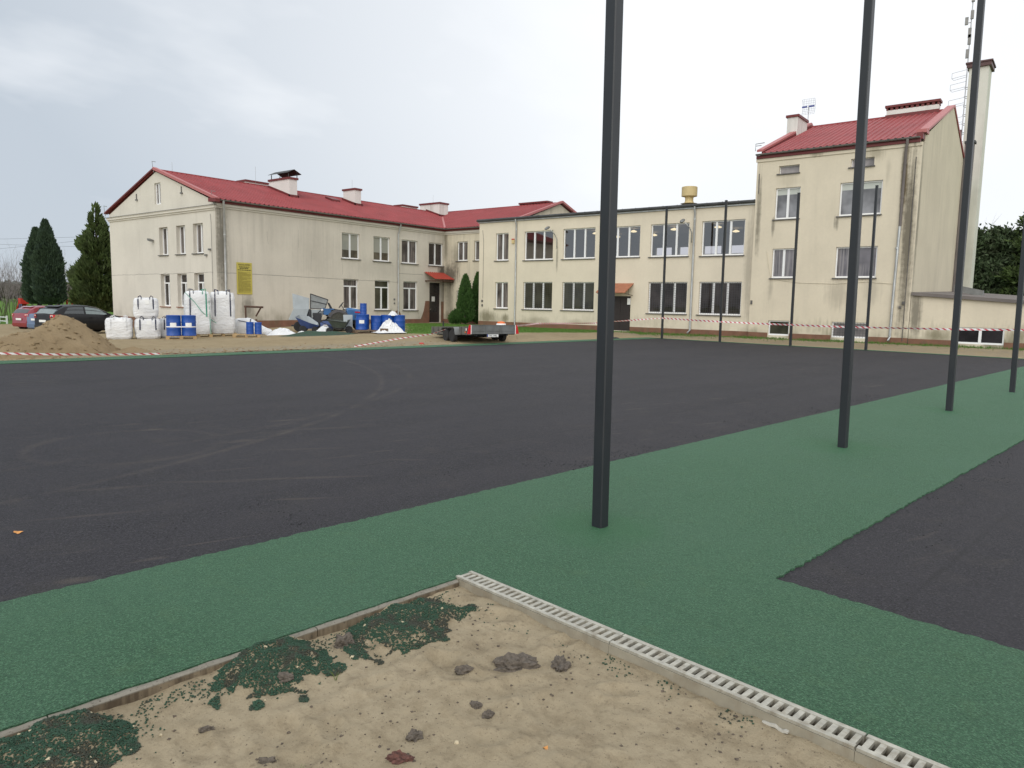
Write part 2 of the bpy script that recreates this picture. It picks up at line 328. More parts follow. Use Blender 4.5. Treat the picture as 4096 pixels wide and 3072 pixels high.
def rubber_green():
    m, t = mat('green_rubber'); p = t.pos(); x, y, z = t.sep(p)
    gr = t.sep(t.voro(p, 135, 'Color')); vd = t.voro(p, 135); g = t.noise(p, 260, 2); big = t.noise(p, 0.7, 4, 0.6); mid = t.noise(p, 5.0, 4, 0.65); cl = t.noise(p, 62, 3, 0.75)
    c = t.mix(gr[0], (0.013, 0.060, 0.024), (0.072, 0.182, 0.090))
    c = t.mix(t.mapr(cl, 0.36, 0.66), t.mix(0.62, c, (0.008, 0.032, 0.014)), c)
    c = t.mix(t.mapr(vd, 0.45, 0.8, 0, 0.7), c, (0.008, 0.030, 0.013))
    c = t.mix(t.math('MULTIPLY', t.math('GREATER_THAN', gr[2], 0.88), 0.6), c, (0.10, 0.205, 0.115))
    # batches laid at different hours, yellowish and greyish clouds, fresh patches round the post feet
    c = t.mix(t.mapr(big, 0.35, 0.7, 0, 0.40), c, (0.050, 0.112, 0.068)); c = t.mix(t.mapr(mid, 0.55, 0.78, 0, 0.30), c, (0.062, 0.112, 0.040))
    ps = t.noise(p, 2.3, 3)
    for (px, py, r) in ((-2.92, 4.91, 0.62), (-2.34, 9.88, 0.7), (-1.75, 14.88, 0.6)):
        d_ = t.vmath('DISTANCE', t.comb(x, y, 0.0), (px, py, 0)); d_ = t.math('ADD', d_, t.math('MULTIPLY', t.math('SUBTRACT', ps, 0.5), 0.9))
        c = t.mix(t.mapr(d_, r * 0.3, r, 0.60, 0.0), c, (0.016, 0.088, 0.026))
    seam = t.math('ABSOLUTE', t.math('SUBTRACT', t.math('FRACT', t.math('MULTIPLY', t.math('ADD', t.math('MULTIPLY', x, 0.1219), t.math('MULTIPLY', y, 0.9925)), 0.42)), 0.5))
    c = t.mix(t.math('MULTIPLY', t.mapr(seam, 0.0, 0.014, 1, 0), t.mapr(mid, 0.4, 0.6, 0, 0.30)), c, (0.010, 0.040, 0.018))
    t.put(t.b.inputs['Base Color'], c); t.b.inputs['Roughness'].default_value = 0.66
    t.b.inputs['Specular IOR Level'].default_value = 0.28; t.b.inputs['Sheen Weight'].default_value = 0.20; t.b.inputs['Sheen Roughness'].default_value = 0.35; t.b.inputs['Sheen Tint'].default_value = (0.40, 0.84, 0.54, 1)
    t.put(t.b.inputs['Normal'], t.bump(t.math('ADD', vd, t.math('ADD', g, cl)), 0.9, 0.007))
rubber_green()

def granulemat():
    m, t = mat('granule'); p = t.pos(); n = t.noise(p, 120, 1); b = t.noise(p, 9, 3)
    c = t.mix(t.mapr(n, 0.3, 0.7), (0.010, 0.036, 0.018), (0.026, 0.078, 0.042))
    c = t.mix(t.mapr(b, 0.50, 0.62, 0, 0.85), c, (0.040, 0.038, 0.026))
    t.put(t.b.inputs['Base Color'], c); t.b.inputs['Roughness'].default_value = 0.75
granulemat()

def kerbmat():
    m, t = mat('kerb_stone_concrete'); p = t.pos(); x, y, z = t.sep(p); n = t.noise(p, 14, 5, 0.7); st = t.noise(t.scale(p, (14, 14, 1.5)), 1.0, 4, 0.65)
    c = t.mix(t.mapr(n, 0.3, 0.7), (0.185, 0.170, 0.140), (0.265, 0.245, 0.205))
    face = t.mapr(z, -0.024, -0.014, 1, 0)
    fc = t.mix(t.mapr(st, 0.42, 0.62), (0.215, 0.165, 0.105), (0.075, 0.050, 0.028))
    c = t.mix(t.math('MULTIPLY', face, 0.85), c, fc)
    c = t.mix(t.mapr(t.noise(p, 60, 3, 0.7), 0.58, 0.68, 0, 0.8), c, (0.075, 0.066, 0.05))
    t.put(t.b.inputs['Base Color'], c); t.b.inputs['Roughness'].default_value = 0.95; t.b.inputs['Specular IOR Level'].default_value = 0.2
    t.put(t.b.inputs['Normal'], t.bump(n, 0.7, 0.006))
kerbmat()

def sandmat():
    m, t = mat('pit_sand'); p = t.pos()
    big = t.noise(p, 1.6, 4, 0.6); mid = t.noise(p, 11, 5, 0.65); g = t.noise(p, 240, 3, 0.7)
    c = t.mix(t.mapr(big, 0.3, 0.7), (0.315, 0.258, 0.170), (0.385, 0.320, 0.218))
    c = t.mix(t.mapr(mid, 0.45, 0.70, 0, 0.60), c, (0.205, 0.160, 0.098)); c = t.mix(t.mapr(t.noise(t.scale(p, (1, 1.7, 1)), 3.6, 5, 0.7), 0.53, 0.66, 0, 0.55), c, (0.165, 0.128, 0.080)); c = t.mix(t.mapr(t.noise(p, 30, 4, 0.7), 0.56, 0.70, 0, 0.6), c, (0.130, 0.100, 0.064))
    c = t.mix(t.mapr(g, 0.35, 0.65, 0, 0.25), c, (0.44, 0.37, 0.26))
    sp = t.voro(p, 55); c = t.mix(t.math('MULTIPLY', t.math('LESS_THAN', sp, 0.13), 0.6), c, (0.12, 0.088, 0.06))
    t.put(t.b.inputs['Base Color'], c); t.b.inputs['Roughness'].default_value = 0.95
    t.b.inputs['Specular IOR Level'].default_value = 0.15
    t.put(t.b.inputs['Normal'], t.bump(t.math('ADD', t.noise(p, 60, 4, 0.7), t.math('MULTIPLY', g, 0.4)), 0.7, 0.012))
sandmat()

def dirtmat(name, a, b, c3, sc_=1.0):
    m, t = mat(name); p = t.pos()
    big = t.noise(p, 0.5 * sc_, 5, 0.65); mid = t.noise(p, 4 * sc_, 5, 0.7); g = t.noise(p, 40, 3, 0.7)
    c = t.mix(t.mapr(big, 0.3, 0.7), a, b); c = t.mix(t.mapr(mid, 0.50, 0.72, 0, 0.6), c, c3)
    c = t.mix(t.mapr(g, 0.4, 0.7, 0, 0.25), c, tuple(x * 1.3 for x in b))
    t.put(t.b.inputs['Base Color'], c); t.b.inputs['Roughness'].default_value = 0.95
    t.b.inputs['Specular IOR Level'].default_value = 0.15
    t.put(t.b.inputs['Normal'], t.bump(t.math('ADD', mid, t.math('MULTIPLY', g, 0.5)), 0.9, 0.05))
dirtmat('mound_earth', (0.225, 0.165, 0.095), (0.33, 0.25, 0.15), (0.15, 0.105, 0.06))

def groundmat():
    m, t = mat('ground_mix'); p = t.pos()
    at = t.new('ShaderNodeAttribute', attribute_name='lawn').outputs['Fac']; at2 = t.new('ShaderNodeAttribute', attribute_name='gravel').outputs['Fac']
    big = t.noise(t.scale(p, (1, 1, 1)), 0.4, 5, 0.65); mid = t.noise(p, 3.0, 5, 0.7); g = t.noise(p, 30, 3, 0.7)
    c = t.mix(t.mapr(big, 0.3, 0.7), (0.30, 0.235, 0.140), (0.37, 0.295, 0.185))
    c = t.mix(t.mapr(mid, 0.50, 0.72, 0, 0.55), c, (0.185, 0.138, 0.078))
    c = t.mix(t.math('MULTIPLY', t.math('MULTIPLY', at2, 0.9), t.mapr(mid, 0.35, 0.6)), c, (0.27, 0.245, 0.195))
    gc = t.mix(t.mapr(t.noise(p, 2.2, 5, 0.7), 0.3, 0.7), (0.055, 0.130, 0.018), (0.115, 0.215, 0.038))
    gc = t.mix(t.mapr(t.noise(p, 9, 4, 0.7), 0.5, 0.75, 0, 0.5), gc, (0.16, 0.17, 0.06))
    mask = t.mapr(t.math('ADD', at, t.math('MULTIPLY', t.math('SUBTRACT', t.noise(p, 1.7, 5, 0.7), 0.5), 0.9)), 0.42, 0.60)
    c = t.mix(mask, c, gc)
    t.put(t.b.inputs['Base Color'], c); t.b.inputs['Roughness'].default_value = 0.95
    t.b.inputs['Specular IOR Level'].default_value = 0.12
    t.put(t.b.inputs['Normal'], t.bump(t.math('ADD', mid, t.math('MULTIPLY', g, 0.6)), 0.9, 0.06))
groundmat()

def leafmat(name, a, b, c3=None):
    m, t = mat(name); p = t.pos(); n = t.noise(p, 1.6, 3); n2 = t.noise(p, 17, 2)
    c = t.mix(t.mapr(n2, 0.3, 0.7), a, b)
    if c3: c = t.mix(t.mapr(n, 0.48, 0.68, 0, 0.7), c, c3)
    t.put(t.b.inputs['Base Color'], c); t.b.inputs['Roughness'].default_value = 0.75
    t.b.inputs['Specular IOR Level'].default_value = 0.25
leafmat('thuja_dark', (0.030, 0.056, 0.034), (0.082, 0.122, 0.066), (0.050, 0.078, 0.060))
leafmat('thuja_mid', (0.045, 0.074, 0.022), (0.120, 0.165, 0.055), (0.075, 0.095, 0.045))
leafmat('thuja_fresh', (0.032, 0.078, 0.018), (0.085, 0.165, 0.042), (0.050, 0.100, 0.030))
leafmat('pine_dark', (0.042, 0.072, 0.038), (0.125, 0.170, 0.080), (0.080, 0.084, 0.055))
leafmat('far_wood', (0.16, 0.18, 0.17), (0.22, 0.24, 0.23))
leafmat('far_grove', (0.085, 0.075, 0.06), (0.13, 0.115, 0.09), (0.08, 0.095, 0.06))
leafmat('grass_blade', (0.055, 0.135, 0.02), (0.12, 0.23, 0.045), (0.13, 0.16, 0.05))

# ------------------------------------------------------------ mesh helpers
ORG = {}
class MB:
    """collects shapes and links them as ONE mesh object"""
    def __init__(s): s.v = []; s.f = []; s.uv = None
    def add(s, vs, fs):
        o = len(s.v); s.v += [tuple(v) for v in vs]; s.f += [tuple(i + o for i in f) for f in fs]; return s
    def quad(s, a, b, c, d): return s.add([a, b, c, d], [(0, 1, 2, 3)])
    def poly(s, pts): return s.add(pts, [tuple(range(len(pts)))])
    def box(s, x0, x1, y0, y1, z0, z1):
        return s.add([(x0, y0, z0), (x1, y0, z0), (x1, y1, z0), (x0, y1, z0), (x0, y0, z1), (x1, y0, z1), (x1, y1, z1), (x0, y1, z1)],
                     [(3, 2, 1, 0), (4, 5, 6, 7), (0, 1, 5, 4), (1, 2, 6, 5), (2, 3, 7, 6), (3, 0, 4, 7)])
    def hexa(s, p): return s.add(p, [(3, 2, 1, 0), (4, 5, 6, 7), (0, 1, 5, 4), (1, 2, 6, 5), (2, 3, 7, 6), (3, 0, 4, 7)])
    def prism(s, poly, vec):
        """a flat polygon swept along vec, capped"""
        n = len(poly); v = Vector(vec); a = [Vector(p) for p in poly]; b = [p + v for p in a]
        return s.add(a + b, [tuple(range(n))[::-1], tuple(range(n, 2 * n))] + [(i, (i + 1) % n, n + (i + 1) % n, n + i) for i in range(n)])
    def tube(s, pts, r, n=8, cap=True):
        pts = [Vector(p) for p in pts]; rr = r if isinstance(r, (list, tuple)) else [r] * len(pts)
        o = len(s.v); m = len(pts)
        for i, p in enumerate(pts):
            d = (pts[min(i + 1, m - 1)] - pts[max(i - 1, 0)]); d = d.normalized() if d.length > 1e-9 else Vector((0, 0, 1))
            a = d.cross(Vector((0, 0, 1)) if abs(d.z) < 0.9 else Vector((1, 0, 0))).normalized(); b = d.cross(a)
            for k in range(n):
                t = 2 * math.pi * k / n; s.v.append(tuple(p + (a * math.cos(t) + b * math.sin(t)) * rr[i]))
        for i in range(m - 1):
            for k in range(n): s.f.append((o + i * n + k, o + i * n + (k + 1) % n, o + (i + 1) * n + (k + 1) % n, o + (i + 1) * n + k))
        if cap: s.f.append(tuple(o + k for k in range(n))[::-1]); s.f.append(tuple(o + (m - 1) * n + k for k in range(n)))
        return s
    def lathe(s, prof, c=(0, 0, 0), n=20, axis='z'):
        """profile of (radius, height) turned about an axis through c"""
        o = len(s.v); m = len(prof); c = Vector(c)
        for (r, h) in prof:
            for k in range(n):
                t = 2 * math.pi * k / n; a, b = r * math.cos(t), r * math.sin(t)
                s.v.append(tuple(c + Vector({'z': (a, b, h), 'x': (h, a, b), 'y': (a, h, b)}[axis])))
        for i in range(m - 1):
            for k in range(n): s.f.append((o + i * n + k, o + i * n + (k + 1) % n, o + (i + 1) * n + (k + 1) % n, o + (i + 1) * n + k))
        s.f.append(tuple(o + k for k in range(n))[::-1]); s.f.append(tuple(o + (m - 1) * n + k for k in range(n))); return s
    def grid(s, nx, ny, fn):
        o = len(s.v)
        for j in range(ny + 1):
            for i in range(nx + 1): s.v.append(tuple(fn(i / nx, j / ny)))
        for j in range(ny):
            for i in range(nx):
                a = o + j * (nx + 1) + i; s.f.append((a, a + 1, a + nx + 2, a + nx + 1))
        return s
    def build(s, name, m, parent=None, smooth=False, local=False, bevel=0.0, fix=False):
        me = bpy.data.meshes.new(name); o = bpy.data.objects.new(name, me)
        org = Vector((0, 0, 0))
        if parent is not None:
            o.parent = parent; ORG[o.name] = ORG.get(parent.name, Vector((0, 0, 0))); org = Vector((0, 0, 0)) if local else ORG[o.name]
        me.from_pydata([tuple(Vector(v) - org) for v in s.v], [], s.f); me.validate()
        if s.uv:
            l = me.uv_layers.new(name='UVMap')
            for lp in me.loops: l.data[lp.index].uv = s.uv[lp.vertex_index]
        if fix or bevel:
            b = bmesh.new(); b.from_mesh(me); bmesh.ops.recalc_face_normals(b, faces=b.faces)
            if bevel:
                bmesh.ops.remove_doubles(b, verts=b.verts, dist=1e-5)
                es = [e for e in b.edges if len(e.link_faces) == 2 and e.calc_face_angle(0) > 0.6]
                bmesh.ops.bevel(b, geom=es, offset=bevel, segments=2, affect='EDGES', profile=0.6)
            b.to_mesh(me); b.free()
        if smooth:
            for p in me.polygons: p.use_smooth = True
            if smooth != True: me.set_sharp_from_angle(angle=R(smooth))
        me.materials.append(MATS[m]); COL.objects.link(o); return o

def build_each(mb, name, m, parent, **kw):
    """every separate piece of mb becomes a part of its own"""
    par = list(range(len(mb.v)))
    def find(i):
        while par[i] != i: par[i] = par[par[i]]; i = par[i]
        return i
    for f in mb.f:
        a = find(f[0])
        for i in f[1:]: par[find(i)] = a
    groups = {}
    for f in mb.f: groups.setdefault(find(f[0]), []).append(f)
    for fs in groups.values():
        ids = sorted({i for f in fs for i in f}); mp = {i: k for k, i in enumerate(ids)}; q = MB(); q.v = [mb.v[i] for i in ids]; q.f = [tuple(mp[i] for i in f) for f in fs]
        q.build(name, m, parent, **kw)

def tag(o, label=None, cat=None, group=None, kind=None):
    if label: o['label'] = label
    if cat: o['category'] = cat
    if group: o['group'] = group
    if kind: o['kind'] = kind
    return o
def thing(name, label, cat, loc=(0, 0, 0), rz=0.0, group=None):
    o = bpy.data.objects.new(name, None); COL.objects.link(o); o.location = loc; o.rotation_euler = (0, 0, rz)
    o.empty_display_size = 0.3; ORG[o.name] = Vector(loc); return tag(o, label, cat, group)
def copy_tree(o, parent=None, loc=None, rz=None, label=None):
    c = o.copy(); COL.objects.link(c); ORG[c.name] = ORG.get(o.name, Vector((0, 0, 0)))
    if parent: c.parent = parent
    if loc is not None: c.location = loc; ORG[c.name] = Vector(loc)
    if rz is not None: c.rotation_euler = (0, 0, rz)
    if label: c['label'] = label
    for ch in list(o.children): copy_tree(ch, c)
    return c

# pitch axes: a runs across, b along the row of near posts
VA = Vector((0.9925, -0.1219, 0)); VB = Vector((0.1219, 0.9925, 0))
def ab(a, b, z=0.0): p = VA * a + VB * b; return (p.x, p.y, z)
def toab(x, y): return x * 0.9925 - y * 0.1219, x * 0.1219 + y * 0.9925
def sm(x): x = max(0.0, min(1.0, x)); return x * x * (3 - 2 * x)
def T(x, y):
    """height of the yard and the fields beyond the pitch"""
    a, b = toab(x, y)
    e = max(sm((-22.95 - a) / 2.2), sm((b - 33.25) / 2.6))
    low = -0.02 - 0.0145 * max(0.0, -x - 27); low = max(low, -0.75)
    s = sm((y - 19) / 11) * sm((x + 60) / 20)
    z = low * (1 - s) + 0.16 * s
    d = math.hypot(x, y); z += 0.6 * sm((d - 110) / 250)
    return e * z

# ------------------------------------------------------------ the ground
def terrain():
    As = [-900, -600, -450, -330, -240, -180, -140, -115, -100, -90, -82, -75, -68] + [-62 + 1.0 * i for i in range(39)] + [-22.9, -22.7, -15, -8, 0, 6, 13.6, 14, 16, 20, 30, 50, 90, 200, 500, 900]
    Bs = [-500, -200, -80, -40, -20, -12.2, -12, -8, -4] + [-3 + 1.0 * i for i in range(36)] + [33.0, 33.25] + [33.8 + 0.6 * i for i in range(14)] + [43, 46, 50, 56, 64, 75, 90, 110, 140, 180, 240, 330, 450, 650, 950]
    vs = []; lawn = []; grav = []
    for b in Bs:
        for a in As:
            x, y, _ = ab(a, b); ins = -22.8 < a < 13.9 and -12.1 < b < 33.1
            z = -0.35 if ins else T(x, y)
            vs.append((x, y, z))
            # lawns: fields to the left and behind, the strip before the hall, a fringe at the tall block
            k = 0.0
            if x < -62 or y > 60 or x > 25 or (y < -15): k = 1.0
            if -37.6 < x < -21.5:
                lo = 24.9 + (x + 26.5) * (-0.95 if x < -26.5 else 1.9); hi = 38.3
                if x < -29.5: lo = max(lo, 25.2)
                k = max(k, sm((y - lo) / 1.0 + 0.3) * (sm((hi - y) / 0.6 + 0.5)))
                if x > -23.5: k *= 0.65
            if x >= -21.5 and x < 12: k = max(k, 0.56 * sm((y - 36.3) / 0.9))
            if x < -50 and y < 11.5 + 0.1 * (-50 - x): k = max(k, 0.0)
            if -62 < x < -52 and y < 13: k = max(k, sm((13 - y) / 3) * 0.9)
            lawn.append(k); grav.append(sm(1.2 - abs(a + 24.2) / 1.6) if b < 20 else (0.5 if b > 33 else 0.15))
    n = len(As); fs = [(j * n + i, j * n + i + 1, (j + 1) * n + i + 1, (j + 1) * n + i) for j in range(len(Bs) - 1) for i in range(n - 1)]
    mb = MB(); mb.v = vs; mb.f = fs; o = mb.build('ground', 'ground_mix', smooth=True)
    for nm, dat in (('lawn', lawn), ('gravel', grav)):
        at = o.data.attributes.new(nm, 'FLOAT', 'POINT'); at.data.foreach_set('value', dat)
    tag(o, kind='structure')
terrain()

mb = MB()
mb.v = [ab(-22.95, -12, -0.014), ab(-3.47, -12, -0.014), ab(-3.47, 3.10, -0.014), ab(13.95, 3.10, -0.014), ab(13.95, 33.2, -0.014), ab(-22.95, 33.2, -0.014)]
mb.f = [(0, 1, 2, 5), (2, 3, 4, 5)]
for i in range(6):
    p, q = mb.v[i], mb.v[(i + 1) % 6]; mb.quad(p, q, (q[0], q[1], -0.34), (p[0], p[1], -0.34))
tag(mb.build('court_surface', 'court_rubber'), kind='structure')

def ragged(poly, step=0.05, amp=0.012, rough_edges=None, fine=()):
    """outline with the frayed edge of hand-laid rubber"""
    out = []
    n = len(poly)
    for i in range(n):
        p, q = Vector(poly[i]), Vector(poly[(i + 1) % n]); L = (q - p).length
        st = step if (rough_edges is None or i in rough_edges) else L
        k = max(1, int(L / st)); nn = Vector((-(q - p).y, (q - p).x)).normalized()
        for j in range(k):
            c = p.lerp(q, j / k)
            if 0 < j: c = c + nn * (random.uniform(-amp, amp) + 0.012 * noise.noise((c.x * 1.7, c.y * 1.7, 3.1))) * (0.3 if i in fine else 1.0)
            out.append((c.x, c.y))
    return out
def green_piece(mb, poly, z=0.0, h=0.06, **kw):
    pts = ragged(poly, **kw); v3 = [Vector((*ab(a, b, z),)) for a, b in pts]
    tris = geometry.tessellate_polygon([v3]); o = len(mb.v); n = len(v3)
    mb.v += [tuple(v) for v in v3]; mb.f += [tuple(o + i for i in t) for t in tris]
    mb.v += [(v.x, v.y, z - h) for v in v3]
    mb.f += [(o + i, o + (i + 1) % n, o + n + (i + 1) % n, o + n + i) for i in range(n)]
mb = MB()
green_piece(mb, [(-22.95, -12), (-22.0, -12), (-22.0, 33.2), (-22.95, 33.2)], rough_edges=[1], step=0.3)
green_piece(mb, [(-21.999, 32.85), (13.95, 32.85), (13.95, 33.2), (-21.999, 33.2)], rough_edges=[0], step=0.4)
green_piece(mb, [(-4.92, -12), (-3.434, -12), (-3.434, 3.09), (13.95, 3.09), (13.95, 4.50), (-2.02, 4.50), (-2.02, 32.849), (-4.92, 32.849)], rough_edges=[1, 2, 4, 5, 7], step=0.035, fine=(1, 2))
tag(mb.build('green_surface', 'green_rubber', fix=True), kind='structure')

# sand pit in the foreground
HEAPS = [  # outline in world x, y; height
    ([(-3.06, 2.47), (-3.2, 2.85), (-3.03, 3.05), (-2.75, 3.1), (-2.63, 2.70), (-2.76, 2.46)], 0.055),
    ([(-3.18, 1.75), (-3.26, 1.95), (-3.22, 2.24), (-2.9, 2.22), (-2.77, 1.95), (-2.94, 1.74)], 0.10),
    ([(-3.30, 0.70), (-3.36, 1.10), (-3.2, 1.32), (-2.92, 1.22), (-2.85, 1.08), (-2.9, 0.7)], 0.085)]
HEAPS = [([(sum(p[0] for p in P) / 6 + (x - sum(p[0] for p in P) / 6) * 1.14, sum(p[1] for p in P) / 6 + (y - sum(p[1] for p in P) / 6) * 1.14) for x, y in P], h) for P, h in HEAPS]
def inpoly(x, y, P):
    c = False; n = len(P)
    for i in range(n):
        (x1, y1), (x2, y2) = P[i], P[(i + 1) % n]
        if (y1 > y) != (y2 > y) and x < (x2 - x1) * (y - y1) / (y2 - y1) + x1: c = not c
    return c
def edist(x, y, P):
    b = 9
    for i in range(len(P)):
        p, q = Vector(P[i]), Vector(P[(i + 1) % len(P)]); pt = Vector((x, y))
        t = max(0, min(1, (pt - p).dot(q - p) / (q - p).length_squared)); b = min(b, (pt - p.lerp(q, t)).length)
    return b
DENTS = [(random.uniform(-3.0, 0.8), random.uniform(0.4, 3.2), random.uniform(0.06, 0.15), random.uniform(0, 3.1), random.uniform(0.007, 0.018)) for _ in range(150)]
def sandz(x, y):
    z = -0.060 + 0.014 * noise.noise((x * 1.3, y * 1.3, 0)) + 0.010 * noise.noise((x * 4, y * 4, 2)) + 0.008 * noise.noise((x * 11, y * 11, 5)) + 0.0035 * noise.noise((x * 31, y * 31, 5))
    for (cx, cy, r, an, dp) in DENTS:
        dx, dy = x - cx, y - cy
        if abs(dx) < 0.5 and abs(dy) < 0.5:
            u = (dx * math.cos(an) + dy * math.sin(an)) / (r * 1.6); v = (dy * math.cos(an) - dx * math.sin(an)) / (r * 0.8)
            q = math.sqrt(u * u + v * v)
            if q < 1.9: z += dp * (-math.exp(-(q * 1.5) ** 2) + 0.75 * math.exp(-((q - 1.05) * 3.2) ** 2))
    a, b = toab(x, y)
    e = min(a + 3.40, 2.95 - b); z += 0.018 * math.exp(-max(e, 0) / 0.12) - 0.010
    return z
def heapz(x, y, P, h):
    if not inpoly(x, y, P): return 0.0
    return h * sm(edist(x, y, P) / 0.16) * (0.8 + 0.5 * noise.noise((x * 9, y * 9, 1)))
sand0 = sandz
def warp(x, y): return x + .035 * noise.noise((x * 9, y * 9, 21)) + .02 * noise.noise((x * 25, y * 25, 2)), y + .035 * noise.noise((x * 9, y * 9, 31)) + .02 * noise.noise((x * 25, y * 25, 7))
def sandz(x, y):
    z = sand0(x, y)
    for P, h in HEAPS: z += heapz(*warp(x, y), P, h)
    return z
mb = MB()
mb.grid(300, 264, lambda i, j: (lambda p: (p[0], p[1], sandz(p[0], p[1])))(ab(-3.41 + i * 4.6, -1.0 + j * 3.96)))
tag(mb.build('sand_pit', 'pit_sand', smooth=True), kind='structure')

OCT = [(1, 0, 0), (-1, 0, 0), (0, 1, 0), (0, -1, 0), (0, 0, 1), (0, 0, -1)]
OCTF = [(0, 2, 4), (2, 1, 4), (1, 3, 4), (3, 0, 4), (2, 0, 5), (1, 2, 5), (3, 1, 5), (0, 3, 5)]
def chip(mb, x, y, z, r, squash=0.7):
    rot = Matrix.Rotation(random.random() * 6.3, 3, Vector((random.random() - .5, random.random() - .5, random.random() - .5)).normalized())
    k = [random.uniform(0.6, 1.2) for _ in range(6)]
    mb.add([Vector((x, y, z)) + Vector((*(rot @ (Vector(p) * r * k[i])).to_2d(), (rot @ (Vector(p) * r * k[i])).z * squash)) for i, p in enumerate(OCT)], OCTF)
HL = ['flattened green granule heap farthest along the kerb, near the end of the drain', 'pointed dark green granule heap in the middle of the three beside the kerb',
      'dark green granule heap strewn with pale pebbles, nearest the camera at the kerb']
for (P, h), lab in zip(HEAPS, HL):
    cx = sum(p[0] for p in P) / len(P); cy = sum(p[1] for p in P) / len(P)
    mb = MB(); x0, x1 = min(p[0] for p in P), max(p[0] for p in P); y0, y1 = min(p[1] for p in P), max(p[1] for p in P)
    for _ in range(21000):
        x = random.uniform(x0 - .1, x1 + .1); y = random.uniform(y0 - .1, y1 + .1); wx_, wy_ = warp(x, y); e = edist(wx_, wy_, P); ins = inpoly(wx_, wy_, P)
        if noise.noise((x * 4.5, y * 4.5, 40)) > .46 + .2 * random.random(): continue
        n = noise.noise((x * 7, y * 7, 4))
        if (ins and (e > 0.05 or n > -0.15)) or (not ins and e < 0.10 and n > 0.22 + e * 2.0):
            if toab(x, y)[0] < -3.39: continue
            chip(mb, x, y, sandz(x, y) + 0.002 + .004 * random.random(), random.uniform(0.0035, 0.0078))
    t_ = mb.build('granule_heap', 'granule'); tag(t_, lab, 'granule heap', 'heaps of green rubber granules')
# stray granules, crumbs of earth and grit on the sand
mb = MB()
for _ in range(2600):
    b = random.uniform(0.3, 2.9); a = -3.38 + abs(random.gauss(0, 0.16)); x, y, _z = ab(a, b)
    if noise.noise((x * 5, y * 5, 8)) > -0.02: chip(mb, x, y, sandz(x, y) + 0.003, random.uniform(0.003, 0.008))
for _ in range(500):
    a = random.uniform(-3.4, -1.2); b = 2.94 - abs(random.gauss(0, 0.08)); x, y, _z = ab(a, b)
    if noise.noise((x * 6, y * 6, 9)) > 0.15: chip(mb, x, y, sandz(x, y) + 0.003, random.uniform(0.003, 0.008))
tag(mb.build('stray_granules', 'granule'), 'dark green rubber granules strewn on the sand along the kerb', 'granules', kind='stuff')
mb = MB()
for _ in range(4200):
    x = random.uniform(-3.2, 0.6); y = random.uniform(0.5, 3.3); a, b = toab(x, y)
    if a < -3.36 or b > 2.92: continue
    if noise.noise((x * 1.6, y * 1.6, 14)) > random.uniform(-0.35, 0.4): chip(mb, x, y, sandz(x, y) + 0.001, random.choice((0.002, 0.003, 0.003, 0.004, 0.006, 0.010)) * random.uniform(0.7, 1.2), 0.6)
tag(mb.build('earth_crumbs', 'crumb_dark'), 'small dark crumbs of earth scattered over the pit sand', 'earth crumbs', kind='stuff')
mb = MB()
for _ in range(60):
    P, h = HEAPS[2] if random.random() < 0.6 else HEAPS[random.randrange(2)]
    x = random.uniform(min(p[0] for p in P) - .05, max(p[0] for p in P) + .05); y = random.uniform(min(p[1] for p in P) - .05, max(p[1] for p in P) + .05)
    if toab(x, y)[0] < -3.37: continue
    chip(mb, x, y, sandz(x, y) + 0.005, random.uniform(0.005, 0.016))
tag(mb.build('pale_pebbles', 'stone_pale'), 'pale sandy pebbles lying on the green granule heaps', 'pebbles', kind='stuff')

def lump(x, y, rx, ry, rz, m, name, label, cat, seed, rough=0.45, group=None, ang=0.0, zf=sandz, sink=0.25):
    b = bmesh.new(); bmesh.ops.create_icosphere(b, subdivisions=4, radius=1.0); mb = MB(); ca, sa = math.cos(ang), math.sin(ang)
    for v in b.verts:
        n = v.co.normalized(); k = 1 + rough * noise.noise(n * 1.6 + Vector((seed, 0, 0))) + rough * 0.6 * noise.noise(n * 4 + Vector((seed, 3, 0))) + rough * 0.35 * noise.noise(n * 11 + Vector((seed, 7, 0)))
        px, py, pz = n.x * rx * k, n.y * ry * k, max(n.z * rz * k, -sink * rz)
        mb.v.append((x + px * ca - py * sa, y + px * sa + py * ca, zf(x, y) + pz))
    mb.f = [tuple(v.index for v in f.verts) for f in b.faces]; b.free()
    return tag(mb.build(name, m, smooth=40), label, cat, group)
GC = 'clods of earth in the sand pit'
lump(-2.14, 2.80, 0.115, 0.06, 0.045, 'clod', 'earth_clod', 'largest grey brown clod of earth, in the middle of the pit sand', 'clod', 1.3, 0.5, GC, 0.75)
lump(-1.96, 2.94, 0.045, 0.07, 0.035, 'clod', 'earth_clod', 'crumbly clod of earth right of the largest one, towards the drain', 'clod', 4.1, 0.6, GC, 0.5)
lump(-2.29, 2.58, 0.05, 0.028, 0.022, 'clod', 'earth_clod', 'small dark clod just in front of the largest clod', 'clod', 6.2, 0.5, GC, 0.6)
lump(-2.03, 1.90, 0.055, 0.034, 0.024, 'clod_red', 'earth_clod', 'reddish lump with brick bits at the bottom edge of the picture', 'clod', 8.8, 0.6, GC, 0.7)
lump(-2.10, 2.05, 0.032, 0.038, 0.03, 'clod', 'earth_clod', 'round grey clod behind the reddish lump', 'clod', 9.5, 0.5, GC, 0.2)
lump(-2.98, 2.38, 0.05, 0.06, 0.045, 'clod', 'earth_clod', 'dark clod between the two farther granule heaps', 'clod', 12.5, 0.5, GC, 0.3)
lump(-1.97, 2.38, 0.026, 0.026, 0.022, 'clod', 'earth_clod', 'smaller of two clods lying together mid sand, right of its partner', 'clod', 15.5, 0.5, GC)
